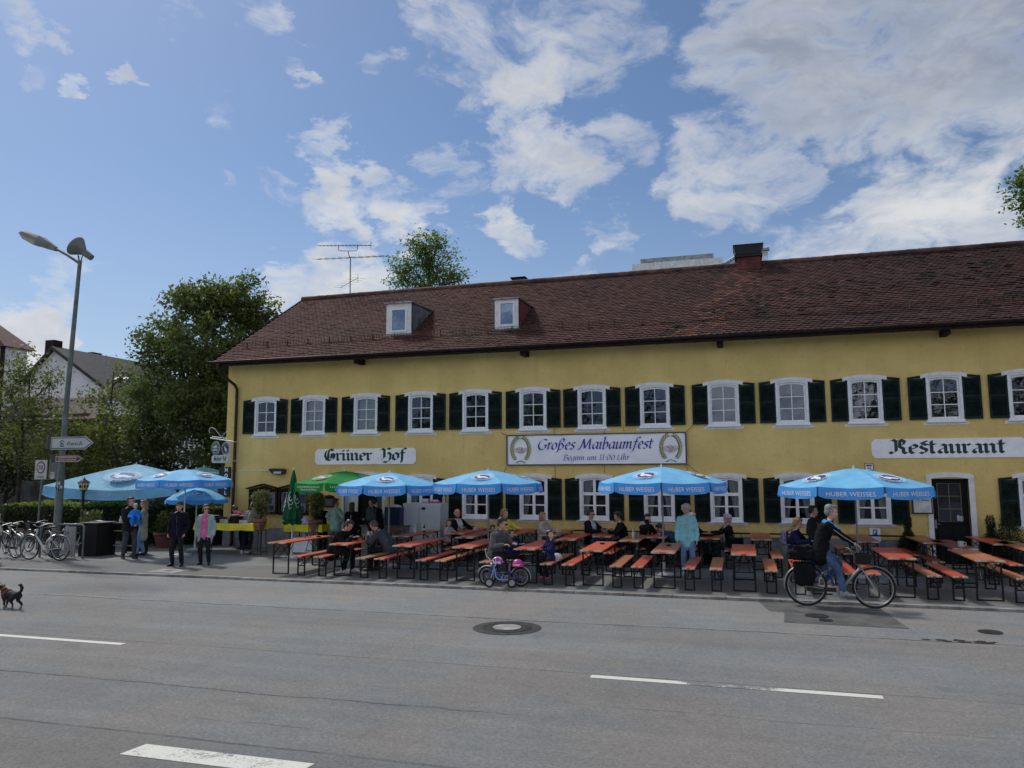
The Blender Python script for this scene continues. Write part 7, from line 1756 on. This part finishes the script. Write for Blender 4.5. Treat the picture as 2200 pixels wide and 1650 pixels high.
    if top:
        b = MB(); torso(b, 1.12 if inner else 1.03, hem, sleeves, 1.05 if not inner else .98)
        cut = None
        if inner:
            fx = tw @ V3((0, -1, 0)); cut = lambda c, n: n.dot(fx) > .12 and abs((c-H).x) < (.105+.02*noise.noise((0, 3, c.z*4)))*girth and c.z < neck.z-.0
        place('jacket' if hem > .03 else 'shirt', remesh(b, 'jacket', .016, [top], 3, .010, x*5, cut=cut), root)
    if shoe:
        for i in (0, 1):
            q = (-1, 1)[i]; fd = Matrix.Rotation(R(10*q), 3, 'Z') @ V3((0, -1, 0)); b = MB(); dz = V3((0, 0, -.030))
            b.capsule(A[i]+V3((0, .02, .03)), A[i]-fd*.035+dz, .048, .042); b.capsule(A[i]-fd*.035+dz, A[i]+fd*.165+V3((0, 0, -.038)), .040, .034); b.capsule(A[i]+fd*.08+dz, A[i]+V3((0, 0, .02)), .040, .046)
            for k in range(len(b.v)):
                v = b.v[k]
                if v[2] < A[i].z-.068: b.v[k] = (v[0], v[1], A[i].z-.068)
            place('shoe', remesh(b, 'shoe', .013, [shoe], 2), root)
    # hair and headgear
    b = MB(); hm = HAIRC[hair]; ball = lambda c, r_: b.ball(c, r_, 14, 0, M4)
    if hairst in ('short', 'long', 'pony', 'bob', 'curly'):
        ball((0, .026, .058), (.083, .092, .078)); ball((0, .062, .0), (.072, .054, .066)); ball((0, -.040, .098), (.058, .044, .030))
        for q in (-1, 1): ball((q*.062, .022, .018), (.022, .046, .055))
    if hairst == 'long': ball((0, .07, -.09), (.074, .045, .12)); [ball((q*.062, .035, -.08), (.026, .045, .12)) for q in (-1, 1)]
    if hairst == 'pony': ball((0, .105, .0), (.035, .035, .04)); ball((0, .115, -.09), (.030, .030, .10))
    if hairst == 'bob': ball((0, .06, -.05), (.082, .050, .07)); [ball((q*.068, .012, -.03), (.024, .050, .075)) for q in (-1, 1)]
    if hairst == 'curly': [ball((.080*math.cos(a_), .03+.072*math.sin(a_), (.075 if math.sin(a_) < -.2 else .03)+.03*math.sin(a_*5)), (.034, .034, .034)) for a_ in np.linspace(0, 6.0, 12)]; ball((0, .02, .085), (.075, .085, .055)); ball((0, .06, -.05), (.08, .05, .06))
    if hairst == 'bald': ball((0, .075, -.005), (.066, .036, .045)); [ball((q*.066, .035, -.0), (.016, .040, .036)) for q in (-1, 1)]
    if b.v: place('hair', remesh(b, 'hair', .0125, [hm], 2, .006, x*7), root)
    if hat:
        kind, hmats = hat; b = MB()
        if kind == 'cap':
            ball((0, .015, .062), (.087, .104, .072)); place('cap', remesh(b, 'cap', .011, [hmats[0]], 2, cut=lambda c, n: False), root)
            b = MB(); b.add([(-.06, -.085, .062), (.06, -.085, .062), (.045, -.165, .045), (0, -.18, .044), (-.045, -.165, .045), (-.06, -.085, .052), (.06, -.085, .052), (.045, -.165, .037), (0, -.18, .036), (-.045, -.165, .037)], [(0, 1, 2, 3, 4), (9, 8, 7, 6, 5), (1, 2, 7, 6), (2, 3, 8, 7), (3, 4, 9, 8), (4, 0, 5, 9)], 0, M4); b.build('cap_peak', hmats[1], root)
        else:
            ball((0, .018, .050), (.090, .104, .088)); ball((0, -.05, .055), (.065, .05, .035)); place('beanie', remesh(b, 'beanie', .011, [hmats[0]], 2), root)
    if glasses:
        b = MB()
        for q in (-1, 1): b.ball((q*.032, -.092, .008), (.027, .010, .020), 8, 0, M4); b.add([(q*.055, -.085, .012), (q*.055, -.085, .018), (q*.078, .01, .012), (q*.078, .01, .018)], [(0, 1, 3, 2)], 0, M4)
        b.build('sunglasses', M_BLK, root, smooth=179)
    root['_j'] = 0; del root['_j']
    return root, dict(H=H, chest=chest, sh=sh, hc=hc, S=S, sp2=sp2, Rh=Rh, M4=M4, W=Wr, E=E)
def _nose():
    return ([(0, -.080, .018), (-.015, -.082, -.030), (.015, -.082, -.030), (0, -.112, -.026), (0, -.07, -.04), (-.02, -.06, -.02), (.02, -.06, -.02)], [(0, 1, 3), (0, 3, 2), (1, 4, 3), (2, 3, 4), (0, 5, 1), (0, 2, 6), (5, 0, 6), (1, 5, 4), (2, 4, 6), (5, 6, 4)])
def backpack(root, J, mat, w_=.15, hgt=.22, name='rucksack', ymul=1.0):
    c = J['chest']; b = MB(); b.box(-w_, w_, .12, .25, c.z-hgt*.9, c.z+hgt*.75); b.box(-w_*.7, w_*.7, .25, .29, c.z-hgt*.75, c.z+.0)
    me = remesh(b, name, .02, [mat], 4, .008); o = bpy.data.objects.new(name, me); COL.objects.link(o); o.parent = root
    b = MB()
    for q in (-1, 1): b.tube([(q*.10, .15, c.z+hgt*.7), (q*.12, .0, c.z+.20), (q*.13, -.13, c.z+.08), (q*.15, -.05, c.z-.15), (q*.14, .14, c.z-.2)], .016, 6)
    b.build('strap', mat, o)
K_ = cloth('black', (.010, .010, .012)); K2 = cloth('charcoal', (.020, .021, .025)); NAVY = cloth('navy', (.012, .016, .055)); JEANS = cloth('jeans', (.07, .115, .22), .22); JEANSL = cloth('pale jeans', (.20, .30, .52), .14); GREYC = cloth('grey', (.10, .105, .115)); GREYT = cloth('grey trousers', (.060, .066, .080))
MINT = cloth('mint knit', (.33, .47, .46), .07); PINK = cloth('pink', (.68, .17, .38)); CREAM = cloth('cream wool', (.36, .35, .31), .2); SKYB = cloth('sky blue', (.025, .22, .68)); TURQ = cloth('turquoise fleece', (.30, .66, .72), .045); REDC = cloth('salmon red', (.52, .10, .12)); YELT = cloth('lemon', (.62, .56, .09)); TEAL = cloth('teal', (.018, .060, .095)); BEIGE = cloth('beige', (.40, .37, .33)); WHITEC = cloth('white', (.55, .56, .58)); BROWNC = cloth('brown', (.06, .035, .022)); DGREEN = cloth('dark patterned', (.025, .040, .040), .6); MINTH = cloth('mint hoodie', (.27, .42, .42)); BABYP = cloth('baby pink', (.46, .34, .36))
SH_B = mt('black leather shoe', (.010, .010, .010), .45); SH_W = mt('white trainer', (.48, .49, .50), .6, var=.15, vs=20); SH_T = mt('tan shoe', (.28, .13, .06), .6)
def fx(px, py, Y, z): return at(px, py, Y)
# --- standing on the left
p = onz(275, 1200)
person('man in dark jacket and grey trousers carrying the child in the blue snowsuit', p.x, p.y, 65, 1.78, skin='b', hair='dark', top=K2, bottom=GREYT, shoe=SH_B, hem=.10, inner=None, hands=[(-.02, -.30, 1.10), (.06, -.30, 1.02)], elbows=[(-.7, .1, -.6), (.7, .1, -.6)], feet=[(-.12, .08, .07), (.11, -.10, .07)], yaw=15)
p2 = onz(289, 1200); d_ = V3((math.sin(R(65)), -math.cos(R(65)), 0))
person('small child in bright blue snowsuit and pale cap held by a man', p.x+d_.x*.33, p.y+d_.y*.33, 50, 1.02, z=.99, sit=True, hip=(0, 0, .20), top=SKYB, bottom=SKYB, shoe=SKYB, hem=.06, girth=1.18, kid=True, hands=[(-.18, -.26, .42), (.16, -.28, .40)], feet=[(-.14, -.26, .02), (.14, -.26, .02)], hat=('beanie', [mt('pale blue knit', (.38, .48, .56), .9, var=.2, vs=30)]), hairst='none', nod=6)
p = onz(302, 1194)
person('woman with long blond hair in a cream knitted coat, jeans and black boots', p.x+.05, p.y, -55, 1.68, hair='blond', hairst='long', top=CREAM, bottom=JEANSL, shoe=SH_B, hem=.34, hands=[(-.12, -.28, 1.05), (.14, -.30, 1.02)], feet=[(-.10, .03, .07), (.16, -.14, .07)], girth=1.0, nod=8)
p = onz(380, 1216)
r_, J = person('elderly man in navy jacket and dark cap standing with hands in pockets', p.x, p.y, 12, 1.72, skin='b', hair='grey', top=NAVY if False else cloth('midnight navy', (.010, .011, .022)), bottom=K2, shoe=SH_B, hem=.14, girth=1.04, hands=[(-.235, -.08, .88), (.235, -.08, .88)], feet=[(-.14, .0, .07), (.16, -.05, .07)], hat=('cap', [cloth('cap grey green', (.05, .065, .065)), cloth('cap peak', (.03, .035, .035))]), yaw=8, hairst='bald')
b = MB(); b.tube([(0.02, -.16, 1.38), (.02, -.165, 1.2), (.03, -.17, 1.0), (.03, -.16, .82)], .004, 4); b.build('zip', GREYC, r_)
p = onz(438, 1213)
person('elderly woman in pink jumper, open mint knitted jacket and black trousers', p.x, p.y, 22, 1.62, skin='a', hair='brown', hairst='bob', top=MINT, inner=PINK, bottom=K2, shoe=SH_B, hem=.24, girth=1.0, hands=[(-.245, -.05, .86), (.245, -.05, .86)], feet=[(-.10, .02, .07), (.15, -.06, .07)], yaw=25, glasses=True)
q = at(512, 1120, .85)
person('person in a salmon red jumper bending over the buffet table by the downpipe', q.x+.30, .85, -100, 1.75, hair='brown', skin='b', top=REDC, bottom=K_, shoe=SH_B, lean=52, bow=12, hands=[(-.16, -.62, .96), (.16, -.60, .96)], nod=22, hip=(0, .06, .90))
p = onz(530, 1190)
person('girl with dark hair in grey hoodie and dark leggings leaning over the yellow buffet', p.x, p.y, 195, 1.64, hair='dark', hairst='pony', top=cloth('light grey hoodie', (.20, .215, .24)), bottom=cloth('dark leggings', (.016, .018, .026)), shoe=SH_W, hem=.10, lean=24, bow=14, hands=[(-.14, -.46, .98), (.16, -.44, .98)], feet=[(-.09, .0, .07), (.10, .14, .07)], girth=.94, nod=14)
q = at(690, 1078, .75)
person('person in black reading the notices behind the second climbing plant', q.x+.05, .75, 172, q.z-.0, hair='dark', top=K_, bottom=K_, shoe=SH_B, hem=.12, hands=[(-.12, -.36, 1.32), (.2, -.2, .95)])
q = at(722, 1071, .45)
person('queuing person in a pale mint hoodie seen from behind with hands on hips', q.x, .45, 160, q.z, hair='brown', skin='b', top=MINTH, bottom=GREYC, shoe=SH_W, hem=.12, hands=[(-.20, -.08, 1.02), (.20, -.06, 1.02)], elbows=[(-1, .35, 0), (1, .35, 0)], girth=1.06, yaw=-35)
q = at(757, 1079, .25)
person('queuing woman with long dark brown hair in a black jacket seen from behind', q.x, .25, 185, q.z, hair='brown', hairst='long', top=K_, bottom=K2, shoe=SH_B, hem=.12)
q = at(806, 1068, -.35)
r_, J = person('queuing man with a grey rucksack in dark clothes seen from behind', q.x, -.35, 172, q.z, hair='dark', top=K_, bottom=K2, shoe=SH_B, hem=.10, girth=1.04); backpack(r_, J, cloth('rucksack grey', (.05, .058, .068)))
q = at(778, 1098, .9)
person('dim figure in the doorway of the entrance serving the queue', q.x+.03, 1.45, 5, 1.62, hair='dark', top=K2, bottom=K_, shoe=SH_B, hands=[(-.16, -.3, 1.1), (.16, -.3, 1.1)])
# --- seated at the front tables
def seat(label, px, x, y, rz, htop, **k):
    """seated: put so the crown reaches htop metres"""
    k.setdefault('hip', (0, 0, .57)); k['sit'] = True
    return person(label, x, y, rz, k.pop('h', 1.72), **k)
seat('man in black jacket and white trainers hunched over his beer at the second table', 737, 4.62, -3.72, 90, 1.25, h=1.78, skin='b', hair='dark', top=K_, bottom=K_, shoe=SH_W, hem=.16, lean=20, bow=22, nod=14, hands=[(-.10, -.52, .84), (.16, -.50, .84)], feet=[(-.10, -.30, .07), (.13, -.42, .07)], girth=1.08)
seat('man in grey jacket with white collar bending towards the man in black', 768, 5.84, -3.15, -90, 1.22, h=1.76, skin='b', hair='brown', top=GREYT, bottom=K2, shoe=SH_B, hem=.1, lean=26, bow=20, nod=18, hands=[(-.12, -.55, .84), (.16, -.52, .84)], inner=WHITEC, girth=1.05)
r_, J = seat('man in grey hoodie and glasses sitting with his back half turned', 1103, 8.92, -4.02, 62, 1.36, h=1.84, skin='b', hair='dark', top=GREYC, bottom=K2, shoe=SH_B, hem=.20, lean=12, bow=14, nod=-4, hands=[(-.20, -.46, .80), (.16, -.42, .80)], girth=1.08, yaw=25, glasses=True)
b = MB(); c = J['sh']; b.ball((c.x, c.y+.10, c.z+.01), (.125, .075, .07), 12); b.ball((c.x-.08, c.y+.03, c.z+.04), (.06, .09, .06), 10); b.ball((c.x+.08, c.y+.03, c.z+.04), (.06, .09, .06), 10); o = bpy.data.objects.new('hood', remesh(b, 'hood', .016, [GREYC], 3, .008)); COL.objects.link(o); o.parent = r_
seat('small boy in a blue jacket beside the man in the grey hoodie', 1128, 9.00, -3.05, 78, 1.1, h=1.16, hip=(0, 0, .78), skin='a', hair='brown', top=cloth('royal blue', (.02, .03, .15)), bottom=NAVY, shoe=SH_B, kid=True, hands=[(-.16, -.40, 1.12), (.14, -.40, 1.12)], feet=[(-.10, -.36, .32), (.10, -.36, .32)], yaw=15)
seat('dark-haired girl in a navy jacket on a bench end, holding the table edge', 1160, 10.20, -3.98, -40, 1.2, h=1.20, hip=(0, 0, .84), skin='a', hair='dark', hairst='long', top=cloth('navy anorak', (.016, .024, .10)), bottom=K2, shoe=mt('rose shoe', (.40, .16, .15), .6), kid=True, hem=.22, hands=[(-.24, -.26, 1.08), (.06, -.32, 1.08)], feet=[(-.06, -.28, .20), (.10, -.18, .18)], yaw=105, nod=-8)
b = MB(); b.lathe([(.13, 0), (.14, .05), (.10, .11), (.02, .13)], 16); tag(b.build('child_helmet', [M_CHINA], loc=(10.26, -3.62, .482), smooth=60), 'white child helmet lying on the bench beside the girl in navy', 'helmet')
# --- at the wall tables
seat('elderly bald man in a black jacket and grey shirt beside the small girl', 990, 6.28, .52, 68, 1.3, h=1.74, skin='b', hair='white', hairst='bald', top=K_, inner=WHITEC, bottom=K2, shoe=SH_B, hem=.05, hands=[(-.30, -.36, .84), (.26, -.42, .84)], girth=1.12, yaw=-25)
seat('small girl with light brown hair in a pale pink top', 978, 6.30, -.22, 62, 1.1, h=1.18, hip=(0, 0, .80), skin='a', hair='brown', hairst='long', top=BABYP, bottom=BABYP, shoe=SH_W, kid=True, hands=[(-.2, -.36, 1.10), (.2, -.36, 1.10)], feet=[(-.1, -.36, .35), (.1, -.36, .35)], yaw=-30)
seat('woman in a lemon yellow ruffled top with blond ponytail', 1087, 7.80, .35, 62, 1.38, h=1.76, skin='a', hair='blond', hairst='pony', top=YELT, bottom=JEANS, shoe=SH_T, hands=[(-.12, -.36, .84), (.2, -.38, .86)], yaw=22, girth=.94)
seat('toddler with light brown hair in dark clothes left of the woman in yellow', 1072, 7.66, -.35, 30, 1.05, h=1.02, hip=(0, 0, .86), skin='b', hair='brown', hairst='curly', top=K2, bottom=K_, shoe=SH_B, kid=True, hands=[(-.15, -.28, 1.16), (.15, -.3, 1.16)], feet=[(-.1, -.3, .4), (.1, -.3, .4)], nod=10)
seat('woman with short blond hair in a beige jacket looking right', 1178, 8.98, .20, 72, 1.32, h=1.66, skin='a', hair='blond', hairst='bob', top=BEIGE, bottom=K2, shoe=SH_B, hem=.1, hands=[(-.16, -.42, .86), (.18, -.42, .86)], yaw=10, girth=1.04)
seat('man in sunglasses, black jacket and white shirt at a wall table', 1298, 10.32, .30, 68, 1.34, h=1.78, skin='b', hair='dark', top=K_, inner=WHITEC, bottom=JEANS, shoe=SH_B, hem=.06, hands=[(-.14, -.42, .84), (.14, -.44, .84)], glasses=True, nod=8, girth=1.05)
seat('man in a black jumper leaning towards the man in sunglasses', 1345, 11.28, .18, -72, 1.3, h=1.76, skin='b', hair='dark', top=K_, bottom=K_, shoe=SH_B, hem=.04, lean=8, bow=10, nod=12, hands=[(-.14, -.44, .84), (.16, -.48, .84)])
seat('woman in black with dark bob smiling and resting her chin on her hand', 1397, 11.82, .12, 50, 1.28, h=1.68, skin='a', hair='dark', hairst='bob', top=K_, bottom=K_, shoe=SH_B, lean=10, bow=6, hands=[(-.10, -.24, 1.20), (.22, -.34, .84)], elbows=[(-.4, -.8, -.8), (.5, .5, -.3)], yaw=-15)
seat('person in a teal jacket turned away and leaning low, left of the standing woman', 1440, 12.70, -.05, -108, 1.2, h=1.62, skin='b', hair='dark', top=TEAL, bottom=K2, shoe=SH_B, lean=34, bow=26, nod=10, hands=[(-.2, -.5, .82), (.2, -.5, .82)], girth=1.1, hem=.12)
r_, J = person('elderly white-haired woman standing in a turquoise fleece jacket and pale jeans', 13.09, -2.0, 4, 1.69, skin='a', hair='white', hairst='curly', top=TURQ, bottom=JEANSL, shoe=SH_W, hem=.20, girth=.98, hands=[(-.235, -.10, .86), (.235, -.10, .86)], feet=[(-.08, .0, .07), (.13, -.06, .07)], nod=4)
b = MB(); b.tube([(0, -.105, 1.42), (.0, -.135, 1.2), (.0, -.135, 1.0), (.0, -.135, .78)], .004, 4); b.build('zip', mt('pale zip', (.38, .55, .58), .5), r_)
seat('white-haired woman half hidden behind the standing woman in turquoise', 1503, 13.08, .35, 70, 1.3, h=1.70, skin='a', hair='white', hairst='bob', top=K_, inner=CREAM, bottom=K_, shoe=SH_B, hands=[(-.16, -.42, .84), (.16, -.42, .84)], nod=6)
r_, J = seat('woman with lilac white hair in black top and dark patterned skirt', 1557, 14.00, .18, -72, 1.28, h=1.68, skin='b', hair='lilac', hairst='curly', top=K_, inner=BEIGE, bottom=DGREEN, shoe=SH_B, skirt=1, hem=.1, hands=[(-.16, -.44, .86), (.18, -.50, .92)], girth=1.05, nod=6)
b = MB(); b.box(-.14, .14, -.07, .07, 0, .24); b.tube([(-.1, 0, .22), (-.06, 0, .38), (.06, 0, .38), (.1, 0, .22)], .010, 6); tag(b.build('handbag', K_, loc=(14.25, .12, .482), smooth=40), 'black handbag beside the lilac-haired woman', 'bag')
r_, J = seat('woman with curly blond hair and a patterned rucksack, behind the rear of the cyclist', 1718, 15.52, -1.25, 72, 1.32, h=1.70, skin='a', hair='blond', hairst='curly', top=NAVY, bottom=JEANS, shoe=SH_B, hem=.12, lean=8, bow=6, hands=[(-.15, -.45, .84), (.15, -.45, .84)], nod=8)
backpack(r_, J, mt('patterned rucksack', (.16, .16, .30), .8, var=.9, vs=24), .13, .20)
person('man with cropped dark hair standing behind the cyclist', 16.02, -1.25, 60, 1.64, skin='b', hair='dark', top=K2, bottom=JEANS, shoe=SH_B, hem=.1, yaw=20)
q = onz(-22, 1212)
person('person in a white jacket cut by the left edge beside the bicycles', q.x, q.y, 100, 1.70, hair='brown', top=WHITEC, bottom=JEANS, shoe=SH_W, hem=.12, hands=[(-.2, -.08, .9), (.22, -.06, .9)])
# --- cyclist
cyc = (16.06, -5.42, -.045)
cb_ = bike('touring_bicycle', 'silver and blue touring bicycle with black panniers and front basket, ridden along the kerb', cyc, 0, r=.372, wb=1.16, frame=M_FGREY, basket=True, carrier=True, fork=M_FGREY, spokes=28, tw=.021)
b = MB(); r5 = .372
b.tube([(-.064, 0, .30), (-.235, 0, .76)], .024, 8); b.tube([(-.02, 0, .33), (-.064, 0, .30), (-.58, 0, .372)], .02, 8); b.tube([(-.21, 0, .70), (-.58, .0, .40)], .013, 6); b.build('rear_frame', M_FBLUE, cb_, smooth=50)
for s_ in (-1, 1):
    b = MB(); b.box(-.80, -.42, s_*.12-.07, s_*.12+.07, .46, .80); b.box(-.76, -.46, s_*.12-.06, s_*.12+.08, .38, .5); o = bpy.data.objects.new('pannier', remesh(b, 'pannier', .022, [K_], 14, .014, s_)); COL.objects.link(o); o.parent = cb_
b = MB(); b.box(-.86, -.30, -.17, .17, .86, 1.02); b.box(-.78, -.4, -.12, .12, 1.0, 1.10); o = bpy.data.objects.new('rack_bag', remesh(b, 'rack_bag', .022, [K_], 12, .03, 5)); COL.objects.link(o); o.parent = cb_
b = MB(); b.tube([(.30, -.24, 1.03), (.28, -.27, 1.14)], .006, 5); b.ball((.27, -.28, 1.17), (.025, .03, .04), 8); b.build('mirror', M_RIM, cb_, smooth=60)
sc_ = 1.76/1.75
r_, J = person('grey-haired cyclist in black and blue jacket and jeans riding to the right', cyc[0]-.29, cyc[1], 90, 1.78, z=-.045, hip=(0, 0, 1.05), lean=8, bow=20, skin='b', hair='grey', hairst='short', top=K_, bottom=JEANS, shoe=mt('grey trainer', (.30, .31, .33), .6, var=.2, vs=20), hem=.17, girth=1.12, nod=-10,
     hands=[(-.25, -.63, 1.10), (.25, -.63, 1.10)], elbows=[(-.8, .2, -.6), (.8, .2, -.6)], feet=[(-.15, -.34, .275), (.15, -.02, .43)], knees=[(-.1, -1, .4), (.1, -1, .4)])
for q in (-1, 1):                                 # bright blue shoulder panels
    b = MB(); S_ = J['S'][0 if q < 0 else 1]; E_ = J['E'][0 if q < 0 else 1]
    b.capsule(S_+V3((-q*.06, .0, .022)), S_.lerp(E_, .62)+V3((0, -.004, .018)), .082, .064)
    o = bpy.data.objects.new('shoulder_panel', remesh(b, 'shoulder_panel', .014, [cloth('bright cyan', (.03, .33, .68))], 2, cut=lambda c, n: n.z < -.05)); COL.objects.link(o); o.parent = r_
    b = MB(); W_ = J['W'][0 if q < 0 else 1]; b.tube([S_.lerp(E_, .35)+V3((q*.074, .0, .0)), E_+V3((q*.064, 0, 0)), E_.lerp(W_, .9)+V3((q*.045, 0, .0))], .005, 5); b.build('piping', SH_W, r_)
# --- dog at the left edge
p = onz(22, 1307, -.045); dg = thing('dog', 'small black and tan dog with curled tail walking out of the picture at left', 'dog', (p.x, p.y, -.045), R(180-6)); dg.scale = (.92,)*3
b = MB(); cp = b.capsule
cp((-.17, 0, .27), (-.02, 0, .275), .075, .080); cp((-.02, 0, .275), (.15, 0, .265), .080, .092); cp((.15, 0, .28), (.26, 0, .37), .068, .052); b.ball((.30, 0, .405), (.062, .054, .055), 12); cp((.33, 0, .395), (.40, 0, .38), .036, .022)
for y in (-.035, .035): b.add([(.28, y, .44), (.31, y*1.6, .44), (.285, y*1.9, .50), (.27, y*1.5, .43)], [(0, 1, 2), (1, 3, 2), (3, 0, 2), (0, 3, 1)])
for y, f in ((-.05, .05), (.05, -.05)):
    cp((.15, y, .24), (.15+f*.4, y, .13), .045, .026); cp((.15+f*.4, y, .13), (.15+f, y, .02), .024, .018); cp((.15+f, y, .018), (.185+f, y, .014), .020, .016)
for y, f in ((-.05, -.07), (.05, .06)):
    cp((-.17, y, .26), (-.10+f*.5, y, .16), .062, .036); cp((-.10+f*.5, y, .16), (-.20+f, y, .09), .030, .020); cp((-.20+f, y, .09), (-.18+f, y, .02), .019, .017); cp((-.18+f, y, .018), (-.145+f, y, .014), .019, .016)
b.tube([(-.22, 0, .30), (-.29, .0, .36), (-.31, 0, .44), (-.27, .01, .49), (-.22, .02, .48)], [.030, .030, .030, .028, .016], 8)
me = remesh(b, 'body', .009, [mt('black dog fur', (.012, .011, .011), .8, var=.4, vs=30), mt('tan dog fur', (.26, .17, .10), .8, var=.3, vs=30)], 3, .008, 2, matfn=lambda c: 1 if (c.z < .07 or (c.x > .36 and c.z < .39)) else 0)
o = bpy.data.objects.new('body', me); COL.objects.link(o); o.parent = dg
b = MB(); b.tube([(.215+.058*.45*math.cos(a)*-.8, .062*math.sin(a), .335+.06*math.cos(a)) for a in np.linspace(0, 2*PI, 18)[:-1]], .012, 6, closed=True); b.build('collar', mt('red collar', (.42, .03, .02), .6), dg)
b = MB(); b.tube([(.08+.0*a, .100*math.sin(a), .27+.098*math.cos(a)) for a in np.linspace(0, 2*PI, 20)[:-1]], .012, 6, closed=True); b.build('harness', mt('red harness', (.22, .02, .015), .6), dg)
b = MB(); b.tube([(.08, 0, .37), (.3, .1, .55), (.9, .3, .85), (1.3, .4, 1.0)], .006, 5); b.build('lead', mt('orange lead', (.55, .14, .03), .6), dg)
bpy.data.scenes.remove(TMP)
